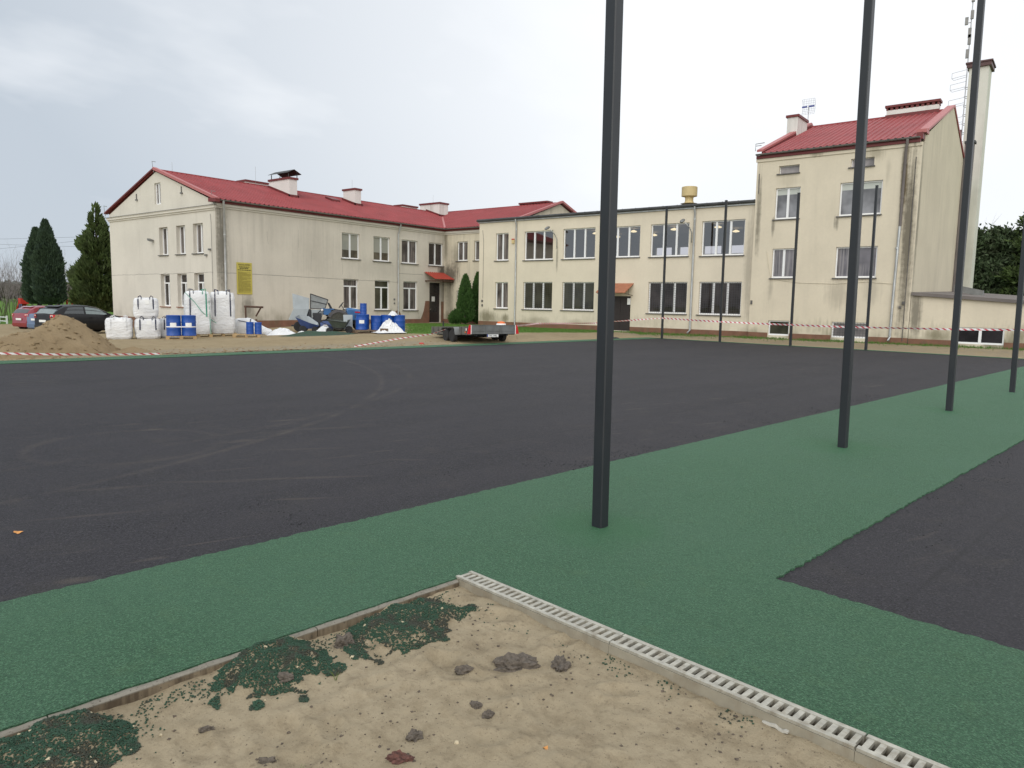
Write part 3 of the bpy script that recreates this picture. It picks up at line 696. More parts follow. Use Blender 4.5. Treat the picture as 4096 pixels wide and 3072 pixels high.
lump(-2.06, 2.40, 0.03, 0.02, 0.016, 'clod', 'earth_clod', 'left clod of a close pair lying mid sand', 'clod', 17.5, 0.5, GC)
lump(-2.42, 1.54, 0.034, 0.016, 0.018, 'clod', 'earth_clod', 'elongated dark clod left of the reddish lump', 'clod', 19.5, 0.5, GC, 0.9)
lump(-2.80, 1.50, 0.030, 0.014, 0.015, 'clod', 'earth_clod', 'thin dark clod beside the nearest granule heap', 'clod', 20.5, 0.5, GC, 1.1)
lump(-2.86, 1.92, 0.05, 0.03, 0.022, 'clod', 'earth_clod', 'pale brown clod at the near foot of the middle granule heap', 'clod', 22.5, 0.5, GC, 0.4)
lump(-1.93, 2.13, 0.011, 0.011, 0.010, 'stone_pale', 'pebble', 'whitish pebble lying alone on the sand behind the reddish lump', 'pebble', 2.0, 0.2)
def leaf(x, y, z, r, ang, label, m='leaf_orange'):
    mb = MB(); n = 13; pts = []
    for i in range(n):
        t = 2 * math.pi * i / n; q = r * (0.75 + 0.3 * (i % 2)); X, Y = q * math.cos(t), 0.6 * q * math.sin(t)
        pts.append((x + X * math.cos(ang) - Y * math.sin(ang), y + X * math.sin(ang) + Y * math.cos(ang), z + 0.004 + 0.006 * math.sin(t * 2 + ang)))
    mb.v = [(x, y, z + 0.010)] + pts; mb.f = [(0, i + 1, (i + 1) % n + 1) for i in range(n)]
    tag(mb.build('fallen_leaf', m), label, 'leaf', 'fallen leaves')
leaf(-3.37, 0.99, -0.012, 0.035, 0.6, 'orange leaf stuck on the kerb stone at the left edge')
leaf(-6.17, 1.88, -0.010, 0.045, 0.3, 'pale orange leaf lying on the black court at the left edge')
leaf(-1.62, 2.34, sandz(-1.62, 2.34), 0.014, 1.0, 'tiny orange leaf on the sand near the bottom edge')
for (x, y, lab) in ((-2.72, 2.12, 'thin grass sprig in the sand right of the middle granule heap'), (-2.24, 1.55, 'short grass sprig at the bottom edge of the sand')):
    mb = MB()
    for k in range(5):
        t = random.random() * 6.3; q = random.uniform(0.02, 0.045); z = sandz(x, y)
        mb.tube([(x, y, z - 0.01), (x + 0.4 * q * math.cos(t), y + 0.4 * q * math.sin(t), z + 0.03), (x + q * math.cos(t), y + q * math.sin(t), z + 0.055)], [0.0016, 0.0012, 0.0004], 4)
    tag(mb.build('grass_sprig', 'grass_blade'), lab, 'grass sprig', 'grass sprigs in the sand')
lump(-21.4, 21.2, 0.14, 0.08, 0.05, 'play_red', 'red_scrap', 'small red scrap lying on the earth left of the trailer', 'scrap', 3.0, 0.3, zf=lambda x, y: T(x, y))
lump(-19.1, 26.9 + 6.0, 0.22, 0.3, 0.07, 'cable_black', 'black_bundle', 'black bundle lying on the earth before the hall, right of the trailer', 'bundle', 5.0, 0.4, zf=lambda x, y: T(x, y))

mb = MB(); rr = random.Random(4)
for _ in range(2600):
    b = rr.uniform(-1, 16); a = -4.96 - abs(rr.gauss(0, .45)); x, y, _z = ab(a, b)
    if noise.noise((x * 1.3, y * 1.3, 5)) + .5 * noise.noise((x * 6, y * 6, 5)) > .22: chip(mb, x, y, -.012, rr.uniform(.004, .011))
for _ in range(500):
    b = rr.uniform(4.5, 14); a = -1.98 + abs(rr.gauss(0, .25)); x, y, _z = ab(a, b)
    if noise.noise((x * 2, y * 2, 6)) > .1: chip(mb, x, y, -.012, rr.uniform(.004, .010))
tag(mb.build('loose_crumbs', 'rubber'), 'loose black rubber crumbs along the seam of the courts', 'rubber crumbs', kind='stuff')

# kerb stones and the drain
KJ = [-1.85, -0.60, 0.665, 1.93, 2.945]
KL = ['concrete kerb stone at the bottom left corner, below the first joint', 'concrete kerb stone between the nearest granule heap and the middle one',
      'concrete kerb stone farthest from the camera, ending at the drain']
for i in range(4):
    mb = MB(); b0, b1 = KJ[i] + 0.003, KJ[i + 1] - 0.003; n = 24
    def prof(b): return 0.004 * noise.noise((b * 6, 1, 0)), 0.0035 * noise.noise((b * 7, 5, 0))
    rows = []
    for k in range(n + 1):
        b = b0 + (b1 - b0) * k / n; da, dzv = prof(b)
        rows.append([ab(-3.465, b, -0.35), ab(-3.465, b, -0.014 + dzv), ab(-3.458, b, -0.008 + dzv), ab(-3.412 + da, b, -0.008 + dzv), ab(-3.402 + da, b, -0.016 + dzv), ab(-3.400 + da, b, -0.35)])
    for k in range(n):
        for j in range(5): mb.quad(rows[k][j], rows[k + 1][j], rows[k + 1][j + 1], rows[k][j + 1])
    mb.poly(rows[0][::-1]); mb.poly(rows[-1])
    if i == 0: lab = 'concrete kerb stone behind the left frame edge beside the green rubber'
    else: lab = KL[i - 1]
    tag(mb.build('kerb_stone', 'kerb_stone_concrete', fix=True), lab, 'kerb stone', 'kerb stones along the sand pit')
D0 = -3.45
def drain_unit(a0, a1):
    root = thing('drain_channel', 'x', 'drain', ab(a0, 2.95, -0.2), 0, 'drain channels along the sand pit')
    mb = MB(); B0, B1 = 2.95, 3.095
    def bar(b0, b1, z0, z1, aa0=a0, aa1=a1):
        mb.hexa([ab(aa0, b0, z0), ab(aa1, b0, z0), ab(aa1, b1, z0), ab(aa0, b1, z0), ab(aa0, b0, z1), ab(aa1, b0, z1), ab(aa1, b1, z1), ab(aa0, b1, z1)])
    bar(B0, B0 + 0.022, -0.30, -0.006); bar(B1 - 0.022, B1, -0.30, -0.006); bar(B0 + 0.022, B1 - 0.022, -0.30, -0.12)
    mb.build('channel_body', 'drain_concrete', root, fix=True)
    mb = MB(); k_ = (a0 - D0) / 1.25; bar(B0 + 0.031, B1 - 0.031, -0.119, (-0.012, -0.045, -0.08, -0.08)[int(round(k_))], a0 + 0.002, a1 - 0.002); mb.build('silt', 'pit_sand' if k_ < .5 else 'drain_inside', root, fix=True)
    mb = MB(); bar(B0 + 0.004, B0 + 0.030, -0.004, 0.010, a0 + 0.003, a1 - 0.003); bar(B1 - 0.030, B1 - 0.004, -0.004, 0.010, a0 + 0.003, a1 - 0.003)
    bar(B0 + 0.024, B0 + 0.030, -0.030, -0.004, a0 + 0.003, a1 - 0.003); bar(B1 - 0.030, B1 - 0.024, -0.030, -0.004, a0 + 0.003, a1 - 0.003)
    n = 26; p = (a1 - a0) / n
    for k in range(n): bar(B0 + 0.030, B1 - 0.030, -0.010, 0.008, a0 + p * k + p * 0.28, a0 + p * k + p * 0.80)
    g = mb.build('grate', 'grate_zinc', root, fix=True)
    return root
D0 = -3.45
DL = ['galvanised slotted drain channel farthest from the camera, at the kerb corner', 'galvanised slotted drain channel in the middle of the visible row',
      'galvanised slotted drain channel nearest the camera at the bottom edge', 'galvanised slotted drain channel running on past the bottom edge']
for i in range(4):
    r_ = drain_unit(D0 + 1.25 * i, D0 + 1.25 * (i + 1) - 0.002); r_['label'] = DL[i]
for a0, l_, z0, h, lab in ((-2.98, .12, -.070, .050, 'thick white foam strip on the drain side near the kerb corner'), (-1.34, .12, -.050, .022, 'thin white foam strip on the drain side midway along')):
    mb = MB(); rows = []
    for k in range(9):
        t = k / 8; a = a0 + l_ * t; hh = h * (.45 + .4 * noise.noise((a * 40, 1, 0))); zz = z0 + .012 * noise.noise((a * 30, 5, 0)); y1 = 2.938 - .006 * t
        rows.append([ab(a, y1, zz), ab(a, 2.949, zz), ab(a, 2.949, zz + hh), ab(a, y1, zz + hh)])
    for p, q in zip(rows, rows[1:]):
        for k in range(4): mb.quad(p[k], q[k], q[(k + 1) % 4], p[(k + 1) % 4])
    mb.poly(rows[0][::-1]); mb.poly(rows[-1]); tag(mb.build('foam_strip', 'drain_white', fix=True), lab, 'foam strip', 'foam strips at the drain')

# ------------------------------------------------------------ steel posts
def post(a, b, h, label, lean=(0, 0), base=0.0, sz=0.1):
    p = ab(a, b, base); root = thing('steel_post', label, 'post', p, -R(7.0), 'dark steel net posts round the courts')
    mb = MB(); s = sz / 2; c = 0.008
    oct_ = [(-s + c, -s), (s - c, -s), (s, -s + c), (s, s - c), (s - c, s), (-s + c, s), (-s, s - c), (-s, -s + c)]
    lv = [(-0.3 - base, 0, 0), (h - base, lean[0], lean[1])]
    o = [[(x + lx, y + ly, z) for x, y in oct_] for z, lx, ly in lv]
    for k in range(8): mb.quad(o[0][k], o[0][(k + 1) % 8], o[1][(k + 1) % 8], o[1][k])
    mb.poly(o[1]); mb.build('shaft', 'post_grey', root, local=True, fix=True)
    mb = MB(); z = h - base; mb.box(-s - .003 + lean[0], s + .003 + lean[0], -s - .003 + lean[1], s + .003 + lean[1], z - 0.02, z + 0.004); mb.build('cap', 'post_grey', root, local=True, fix=True)
    return root
post(-3.50, 4.52, 7.0, 'nearest dark steel post standing on the green band, in front of the hall door', (-0.055, 0.02))
post(-3.49, 9.52, 7.0, 'second nearest dark steel post on the green band, before the tall block', (-0.075, 0.02))
post(-3.55, 14.55, 7.0, 'third dark steel post on the green band, in front of the tall chimney', (-0.055, 0.02))
post(-3.47, 19.12, 7.0, 'dark steel post on the green band at the right edge of the picture', (-0.075, 0.02))
post(-21.78, 32.94, 6.88, 'thin dark post at the far court edge, leftmost, right of the hall door', (-0.03, 0))
post(-18.36, 32.92, 6.92, 'thin dark post at the far court edge before the last hall window', (-0.03, 0))
post(-14.75, 32.93, 6.95, 'thin dark post at the far court edge before the narrow tall block windows', (-0.03, 0))
post(-11.40, 32.93, 6.95, 'thin dark post at the far court edge before the wide tall block windows', (-0.03, 0))

# ------------------------------------------------------------ buildings
def wall(mb, ax, c, u0, u1, z0, top, ops, depth, inward):
    """vertical wall in plane ax=c with openings (ua, ub, za, zb), reveals going `inward`; top is a height or a function of u"""
    tf = top if callable(top) else (lambda u: top)
    def P(u, z, dd=0.0): return (c + inward * dd, u, z) if ax == 'x' else (u, c + inward * dd, z)
    us = sorted(set([u0, u1] + [u for o in ops for u in o[:2]] + list(getattr(tf, 'brk', []))))
    for a, b in zip(us, us[1:]):
        m = (a + b) / 2; st = sorted([o for o in ops if o[0] <= m <= o[1]], key=lambda o: o[2]); z = z0
        for o in st:
            if o[2] > z: mb.quad(P(a, z), P(b, z), P(b, o[2]), P(a, o[2]))
            z = o[3]
        mb.quad(P(a, z), P(b, z), P(b, tf(b)), P(a, tf(a)))
    for (a, b, za, zb) in ops:
        d = depth
        mb.quad(P(a, za), P(a, zb), P(a, zb, d), P(a, za, d)); mb.quad(P(b, za), P(b, zb), P(b, zb, d), P(b, za, d))
        mb.quad(P(a, zb), P(b, zb), P(b, zb, d), P(a, zb, d)); mb.quad(P(a, za), P(b, za), P(b, za, d), P(a, za, d))

def window(parent, ax, c, inward, op, cols=2, trans=0.0, rec=0.13, pane='pane_dark', sill='sill_grey', widths=None, fw=0.065, label=None, grille=False):
    a, b, za, zb = op
    def B(mb, u0, u1, z0, z1, d0, d1):
        p, q = sorted((c + inward * d0, c + inward * d1))
        mb.box(p, q, u0, u1, z0, z1) if ax == 'x' else mb.box(u0, u1, p, q, z0, z1)
    f = MB(); d0, d1 = rec, rec + 0.07; e = 0.002
    B(f, a + e, b - e, za + e, za + fw * 1.25, d0, d1); B(f, a + e, b - e, zb - fw, zb - e, d0, d1)
    zt = zb - fw if not trans else za + (zb - za) * (1 - trans)
    us = [a + (b - a) * k / cols for k in range(cols + 1)] if not widths else [a + (b - a) * x for x in widths]
    B(f, a + e, a + fw, za + fw * 1.25, zb - fw, d0, d1); B(f, b - fw, b - e, za + fw * 1.25, zb - fw, d0, d1)
    if trans: B(f, a + fw, b - fw, zt - fw * 0.6, zt + fw * 0.6, d0 - 0.008, d1)
    for u in us[1:-1]: B(f, u - fw * 0.85, u + fw * 0.85, za + fw * 1.25, (zt - fw * 0.6) if trans else zt, d0 - 0.006, d1)
    wobj = f.build('window', 'white_pvc', parent, fix=True)
    if label: wobj['label'] = label
    g = MB(); dd = rec + 0.045
    def Q(u0, u1, z0, z1):
        k = c + inward * dd
        g.quad((k, u0, z0), (k, u1, z0), (k, u1, z1), (k, u0, z1)) if ax == 'x' else g.quad((u0, k, z0), (u1, k, z0), (u1, k, z1), (u0, k, z1))
    zl = zt if trans else zb - fw
    for u, v in zip(us, us[1:]): Q(u + fw * .5, v - fw * .5, za + fw, zl)
    if trans: Q(a + fw * .5, b - fw * .5, zt, zb - fw * .5)
    g.build('pane', pane, wobj)
    if grille:
        m = MB(); dd2 = 0.06
        n = max(4, int((b - a) / 0.13)); 
        for k in range(1, n): u = a + (b - a) * k / n; B(m, u - .004, u + .004, za + .03, zb - .03, dd2, dd2 + .010)
        for k in range(1, int((zb - za) / 0.13)): z = za + 0.13 * k; B(m, a + .01, b - .01, z - .004, z + .004, dd2 + .010, dd2 + .018)
        m.build('grille', 'cable_black', wobj, fix=True)
    if sill:
        s = MB(); B(s, a - 0.09, b + 0.05, za - 0.055, za - 0.003, -0.085, rec); s.build('window_sill', sill, wobj, fix=True)
    return wobj

def roof_sheet(mb, p0, ud, ulen, vd, pitch=0.26, h=0.04, th=0.03):
    """trapezoid sheet metal: p0 at the eave, ud along the eave, vd up the slope"""
    p0, ud, vd = Vector(p0), Vector(ud).normalized(), Vector(vd); n = ud.cross(vd).normalized()
    if n.z < 0: n = -n
    prof = []; k = 0
    while k * pitch < ulen:
        for f, z in ((0, 0), (0.52, 0), (0.62, 1), (0.90, 1)): 
            u = (k + f) * pitch
            if u < ulen: prof.append((u, z * h))
        k += 1
    prof.append((ulen, 0)); o = len(mb.v); m = len(prof)
    for lay in (0, 1):
        for u, z in prof: mb.v.append(tuple(p0 + ud * u + n * (z - (th * 0.3 if lay else 0))))
        for u, z in prof: mb.v.append(tuple(p0 + ud * u + n * (z - (th * 0.3 if lay else 0)) + vd))
    for i in range(m - 1):
        mb.f.append((o + i, o + i + 1, o + m + i + 1, o + m + i)); q = o + 2 * m
        mb.f.append((q + i, q + m + i, q + m + i + 1, q + i + 1)); mb.f.append((o + i, q + i, q + i + 1, o + i + 1))

def gutter(parent, p, q, r=0.07, m='gutter_grey', hooks=True):
    p, q = Vector(p), Vector(q); d = (q - p).normalized(); s = d.cross(Vector((0, 0, 1))).normalized(); mb = MB(); n = 7
    ring = [(math.cos(math.pi * k / n), -math.sin(math.pi * k / n)) for k in range(n + 1)]
    for k in range(n):
        for rr in (r, r - 0.006):
            a = [e + s * ring[j][0] * rr + Vector((0, 0, ring[j][1] * rr)) for e in (p, q) for j in (k, k + 1)]
            mb.quad(a[0], a[1], a[3], a[2])
    L = (q - p).length; c = int(L / 0.9)
    for i in range(1, c):
        e = p + d * (L * i / c); mb.tube([e + s * r * 1.03 * x + Vector((0, 0, y * r * 1.03)) for x, y in ring], 0.010, 4)
    return mb.build('gutter', m, parent)

def downpipe(parent, pts, r=0.055, m='zinc', joints=()):
    mb = MB(); mb.tube(pts, r, 10)
    x, y = pts[len(pts) // 2][:2]
    for z in joints: mb.tube([(x, y, z - 0.03), (x, y, z + 0.03)], r + 0.012, 10)
    return mb.build('downpipe', m, parent, smooth=40)

def chimney(parent, x0, x1, y0, y1, z0, z1, m='chimney_plaster', cap='fascia_red', teeth=0, flash=None):
    mb = MB(); mb.box(x0, x1, y0, y1, z0, z1 - 0.02); c = mb.build('chimney', m, parent, fix=True)
    mb = MB()
    if teeth:
        mb.box(x0 - .08, x1 + .08, y0 - .08, y1 + .08, z1 + 0.12, z1 + 0.24); n = teeth
        for k in range(n + 1):
            u = x0 + (x1 - x0) * k / n
            mb.box(max(x0 - .02, u - 0.07), min(x1 + .02, u + 0.07), y0 - .02, y1 + .02, z1 - 0.019, z1 + 0.118)
    else: mb.box(x0 - .07, x1 + .07, y0 - .07, y1 + .07, z1 - 0.019, z1 + 0.11)
    mb.build('chimney_cap', cap, c, fix=True)
    return c

# --- school: gabled left wing and the gabled wing behind, one L shaped building
XL, YG, YR, XB = -37.8, 21.65, 39.8, -50.75
RX, RZ, EZ = -44.27, 9.22, 7.04
school = thing('school_building', 'long cream school with red gabled roof and yellow board, on the left', 'building', (-44, 30, 0))
gtop = lambda u: 6.95 + (RZ - 0.10 - 6.95) * (1 - abs(u - RX) / 6.5)
gtop.brk = [RX]
G_UP = [(-44.15, -43.1, 4.2, 5.83), (-42.1, -41.08, 4.2, 5.84), (-40.2, -39.12, 4.2, 5.86)]
G_LO = [(-44.15, -43.05, 1.14, 3.06), (-42.15, -41.05, 1.15, 3.07), (-40.22, -39.15, 1.17, 3.08)]
G_AT = [(-44.53, -43.78, 7.2, 8.46)]
L_UP = [(30.29, 31.75, 4.38, 6.02), (32.93, 34.41, 4.37, 6.0), (35.49, 37.02, 4.35, 5.98), (38.16, 39.66, 4.33, 5.98)]
L_LO = [(30.39, 31.62, 1.12, 3.08), (33.03, 34.37, 1.08, 3.09), (35.65, 37.03, 1.07, 3.1)]
L_DR = [(38.24, 39.45, 0.18, 3.09)]
C_UP = [(-36.53, -35.5, 4.7, 6.09), (-34.87, -33.85, 4.7, 6.1)]
C_LO = [(-36.55, -35.5, 1.14, 2.55)]
mb = MB(); wall(mb, 'y', YG, XB, XL, -1.2, gtop, G_UP + G_LO + G_AT, 0.26, 1)
mb.build('gable_wall', 'gable_plaster', school)
mb = MB(); wall(mb, 'x', XL, YG, YR, -1.2, 7.0, L_UP + L_LO + L_DR, 0.20, -1)
mb.quad((XB, YG, -1.2), (XB, 53, -1.2), (XB, 53, 6.95), (XB, YG, 6.95))
mb.build('wing_wall', 'wing_plaster', school)
mb = MB(); wall(mb, 'y', YR, XL, -32.1, -1.2, 7.0, C_UP + C_LO, 0.20, 1)
g2 = lambda u: 6.95 + (9.25 - 6.95) * (1 - abs(u - 46.5) / 6.7); g2.brk = [46.5]
wall(mb, 'x', -32.1, YR, 53.2, 5.0, g2, [], 0.1, -1)
mb.quad((XB, 53.2, -1.2), (-32.1, 53.2, -1.2), (-32.1, 53.2, 6.95), (XB, 53.2, 6.95))
mb.build('rear_wing_wall', 'recess_plaster', school)
# cornices
mb = MB()
for (z0, z1, pr) in ((6.50, 6.60, 0.06), (6.60, 6.72, 0.13)): mb.box(XB - pr, XL + pr, YG - pr, YG - 0.002, z0, z1)
mb.box(XB - 0.16, XL + 0.16, YG - 0.16, YG - 0.002, 6.72, 6.75)
for (z0, z1, pr) in ((6.62, 6.72, 0.06), (6.72, 6.86, 0.14)):
    mb.box(XL + 0.002, XL + pr, YG + 0.001, YR - pr, z0, z1); mb.box(XL + 0.002, -33.02, YR - pr, YR - 0.002, z0 + .001, z1 + .001)
mb.build('cornice', 'gable_plaster', school, fix=True)
mb = MB(); mb.box(XB - .17, XL + .2, YG - .18, YG - .002, 6.752, 6.775); mb.build('cornice_flashing', 'sill_grey', school, fix=True)
# roof: two slopes along Y, two along X
s = (RZ - EZ) / (-37.45 - RX); 
mb = MB()
roof_sheet(mb, (-37.42, YG - 0.12, EZ), (0, 1, 0), 31.6, (RX + 37.42, 0, RZ - EZ), 0.30, 0.055)
roof_sheet(mb, (-51.1, YG - 0.12, EZ), (0, 1, 0), 31.6, (RX + 51.1, 0, RZ - EZ), 0.25)
roof_sheet(mb, (-45, 39.45, EZ), (1, 0, 0), 13.05, (0, 7.05, 2.31), 0.30, 0.055)
roof_sheet(mb, (-45, 53.55, EZ), (1, 0, 0), 13.05, (0, -7.05, 2.31), 0.25)
roof = mb.build('roof', 'roof_red', school)
mb = MB(); mb.box(RX - .14, RX + .14, YG - .1, 50, RZ - 0.02, RZ + 0.06); mb.box(-44, -31.95, 46.36, 46.64, 9.31, 9.40); mb.build('ridge_cap', 'roof_red', roof, fix=True)
# verge boards of the gables (pale sheet metal, the left one coloured darker for its shade)
mb = MB()
a = Vector((-37.40, YG - 0.20, EZ - 0.06)); b = Vector((RX, YG - 0.20, RZ + 0.0)); h = Vector((0, 0, 0.16)); y = Vector((0, 0.24, 0))
mb.hexa([a, b, b + y, a + y, a + h, b + h, b + y + h, a + y + h])
mv = MB(); a = Vector((-51.14, YG - 0.17, EZ - 0.02)); b = Vector((RX, YG - 0.17, RZ + .04)); h = Vector((0, 0, .09)); mv.hexa([a, b, b + y, a + y, a + h, b + h, b + y + h, a + y + h]); mv.build('verge_trim', 'fascia_red', school, fix=True)  # left verge: its shade is put into the colour by the dark red
a = Vector((-32.05, 39.4, EZ - 0.04)); b = Vector((-32.05, 46.5, 9.34)); c_ = Vector((-32.05, 53.6, EZ - 0.04)); h = Vector((0, 0, .16)); x_ = Vector((.22, 0, 0))
for p, q in ((a, b), (b, c_)): mb.hexa([p, q, q + x_, p + x_, p + h, q + h, q + x_ + h, p + x_ + h])
build_each(mb, 'verge_trim', 'roof_pink', school, fix=True)
mb = MB()
mb.box(-37.60, -37.55, YG - .1, 39.55, 6.87, 7.02); mb.box(-37.66, -33.02, 39.55, 39.60, 6.871, 7.021); mb.box(-37.79, -37.60, YG, 39.7, 6.862, 6.875)
build_each(mb, 'fascia', 'fascia_red', school, fix=True)
gutter(school, (-37.44, YG - .12, 7.04), (-37.44, 39.4, 7.04)); gutter(school, (-37.4, 39.44, 7.04), (-33.0, 39.44, 7.04))
mb = MB(); mb.hexa([Vector(p) for p in ((-37.95, 21.35, 6.90), (-37.2, 21.35, 6.88), (-37.2, 21.6, 6.88), (-37.95, 21.6, 6.90), (-37.95, 21.35, 7.12), (-37.2, 21.35, 7.04), (-37.2, 21.6, 7.04), (-37.95, 21.6, 7.12))])
mb.build('eave_end', 'fascia_red', school, fix=True)
downpipe(school, [(-37.45, 21.95, 7.0), (-37.5, 22.0, 6.6), (-37.70, 22.12, 6.35), (-37.70, 22.12, 3.0), (-37.70, 22.12, -0.1)], 0.06, 'zinc', (5.2, 3.6, 2.0))
downpipe(school, [(-37.45, 35.1, 6.95), (-37.62, 35.1, 6.5), (-37.70, 35.08, 6.3), (-37.70, 35.08, 3.0), (-37.70, 35.08, 0.12)], 0.055, 'zinc', (5.6, 4.4, 2.6, 1.3))
# plinth and the brown painted curves beside the door
mb = MB(); mb.box(XL + .002, XL + .022, YG - .022, 38.22, -1.2, 0.44); mb.box(XL + .002, XL + .022, 39.47, YR - .002, -1.2, 0.44)
mb.box(XB - .02, XL + .001, YG - .022, YG - .002, -1.2, 0.40); mb.box(XL + .024, -33.02, YR - .022, YR - .002, -1.2, 0.44)
def curve_patch(yc, y1, zt, w_): # quarter curve sweeping up to the door jamb
    pts = [(XL + .003, y1, 0.441), (XL + .003, y1, zt)]
    n = 10
    pts += [(XL + .003, y1 + (yc - y1) * (0.35 + 0.0 * k), zt) for k in range(1)]
    for k in range(n + 1):
        t = k / n; pts.append((XL + .003, y1 + (yc - y1) * (0.45 + 0.20 * t + 0.35 * t ** 4), zt - 0.12 * t - (zt - 0.56) * t ** 1.6))
    return pts
mb.prism(curve_patch(37.35, 38.225, 1.75, 0), (0.02, 0, 0)); mb.box(XL + .003, XL + .023, 39.465, 39.72, 0.441, 1.72)
pts = [(XL + .003, 35.08 + 0.36 * math.cos(math.pi * k / 10), 0.441 + 0.62 * math.sin(math.pi * k / 10)) for k in range(11)]
mb.prism(pts, (0.02, 0, 0))
build_each(mb, 'plinth', 'plinth_brown', school, fix=True)
# cracks in the render
def crack(pts, w_, up):
    mb = MB()
    for p in pts: mb.v += [tuple(Vector(p) - Vector(up) * w_ / 2), tuple(Vector(p) + Vector(up) * w_ / 2)]
    mb.f = [(2 * i, 2 * i + 2, 2 * i + 3, 2 * i + 1) for i in range(len(pts) - 1)]; mb.build('render_crack', 'sill_grey', school)
crack([(XL + .003, 21.7 + 0.3 * k, 3.12 + 0.035 * noise.noise((k * 0.7, 0, 0)) - 0.0025 * k) for k in range(46)], .018, (0, 0, 1))
crack([(XL + .003, 35.2 + 0.3 * k, 3.62 + 0.03 * noise.noise((k * 0.7, 5, 0))) for k in range(9)], .018, (0, 0, 1))
for (y0, z0, z1, sd_) in ((27.0, 5.9, 4.6, 1), (27.9, 4.7, 3.2, 2), (24.9, 5.6, 4.7, 3), (30.3, 4.3, 3.1, 4)):
    crack([(XL + .003, y0 + 0.10 * noise.noise((z0 - .12 * k, sd_, 0)), z0 - 0.12 * k) for k in range(int((z0 - z1) / .12))], .009, (0, 1, 0))
crack([(XB + 0.35 * k, YG - .003, 3.05 + 0.05 * noise.noise((k * .5, 9, 0)) + 0.002 * k) for k in range(37)], .014, (0, 0, 1))
for o in G_UP: window(school, 'y', YG, 1, o, 2, 0, 0.22, 'pane_curtain', 'sill_grey')
for o in G_LO: window(school, 'y', YG, 1, o, 2, 0.27, 0.22, 'pane_dark', 'sill_red')
window(school, 'y', YG, 1, G_AT[0], 2, 0, 0.10, 'pane_curtain', None)
for o, p in zip(L_UP, ('pane_blind', 'pane_blind', 'pane_curtain', 'pane_dark')): window(school, 'x', XL, -1, o, 2, 0, 0.12, p, 'sill_grey')
for o, p in zip(L_LO, ('pane_curtain', 'pane_green', 'pane_curtain')): window(school, 'x', XL, -1, o, 2, 0.24, 0.12, p, 'sill_grey')
for o in C_UP + C_LO: window(school, 'y', YR, 1, o, 2, 0, 0.12, 'pane_curtain', 'sill_grey')
# door with dark fanlight, notice and handle
mb = MB(); x = XL - 0.16
mb.box(x - .05, x, 38.242, 39.448, 2.28, 2.36); mb.box(x - .05, x, 38.242, 38.33, 0.18, 2.28); mb.box(x - .05, x, 39.36, 39.448, 0.18, 2.28); mb.box(x - .05, x, 38.242, 38.30, 2.36, 3.088); mb.box(x - .05, x, 39.39, 39.448, 2.36, 3.088); mb.box(x - .05, x, 38.30, 39.39, 3.03, 3.088)
mb.box(x - .04, x - .012, 38.33, 39.36, 0.185, 0.95); mb.box(x - .04, x - .012, 38.33, 38.48, 0.95, 2.28); mb.box(x - .04, x - .012, 39.21, 39.36, 0.95, 2.28)
door = mb.build('door', 'door_brown', school, fix=True)
mb = MB(); mb.box(x - .03, x - .022, 38.48, 39.21, 0.95, 2.28); mb.box(x - .03, x - .022, 38.30, 39.39, 2.36, 3.03); mb.build('pane', 'pane_black', door, fix=True)
mb = MB(); mb.box(x - .021, x - .016, 38.66, 38.98, 1.72, 2.08); mb.build('notice', 'paper_white', door, fix=True)
mb = MB(); mb.tube([(x, 38.42, 1.15), (x + .05, 38.42, 1.15), (x + .05, 38.55, 1.15)], 0.012, 6); mb.build('handle', 'zinc', door, fix=True)
# little corrugated canopy above the door
mb = MB(); roof_sheet(mb, (XL + 1.15, 37.7, 3.32), (0, 1, 0), 2.05, (-1.15, 0, 0.50), 0.22, 0.05)
can = mb.build('door_canopy', 'canopy_red', school)
mb = MB(); mb.box(XL, XL + 1.1, 37.8, 37.84, 3.15, 3.24); mb.box(XL, XL + 1.1, 39.60, 39.64, 3.15, 3.24); mb.box(XL + 1.06, XL + 1.1, 37.84, 39.60, 3.16, 3.24)
build_each(mb, 'canopy_frame', 'rust_steel', can, fix=True)
# chimneys, caps and a hatch
cA = chimney(school, -43.75, -41.5, 29.0, 29.6, 7.9, 9.52)
mb = MB(); mb.hexa([Vector(p) for p in ((-43.5, 28.75, 9.86), (-41.35, 28.75, 9.86), (-41.35, 29.3, 10.12), (-43.5, 29.3, 10.12), (-43.5, 28.75, 9.88), (-41.35, 28.75, 9.88), (-41.35, 29.3, 10.14), (-43.5, 29.3, 10.14))])
mb.hexa([Vector(p) for p in ((-43.5, 29.3, 10.12), (-41.35, 29.3, 10.12), (-41.35, 29.85, 9.86), (-43.5, 29.85, 9.86), (-43.5, 29.3, 10.14), (-41.35, 29.3, 10.14), (-41.35, 29.85, 9.88), (-43.5, 29.85, 9.88))])
for xx in (-43.4, -41.5):
    for yy in (28.95, 29.6): mb.box(xx - .02, xx + .02, yy - .02, yy + .02, 9.63, 9.90)
mb.build('chimney_hood', 'bitumen', cA, fix=True)
chimney(school, -43.3, -41.98, 34.85, 35.4, 8.0, 9.62); chimney(school, -44.95, -42.65, 44.3, 45.3, 8.0, 9.78)
chimney(school, -46.9, -45.9, 28.6, 30.3, 8.3, 9.68); chimney(school, -46.9, -45.9, 43.2, 44.9, 8.3, 9.68)
chimney(school, -36.6, -33.9, 47.3, 47.9, 8.6, 9.50, teeth=9)
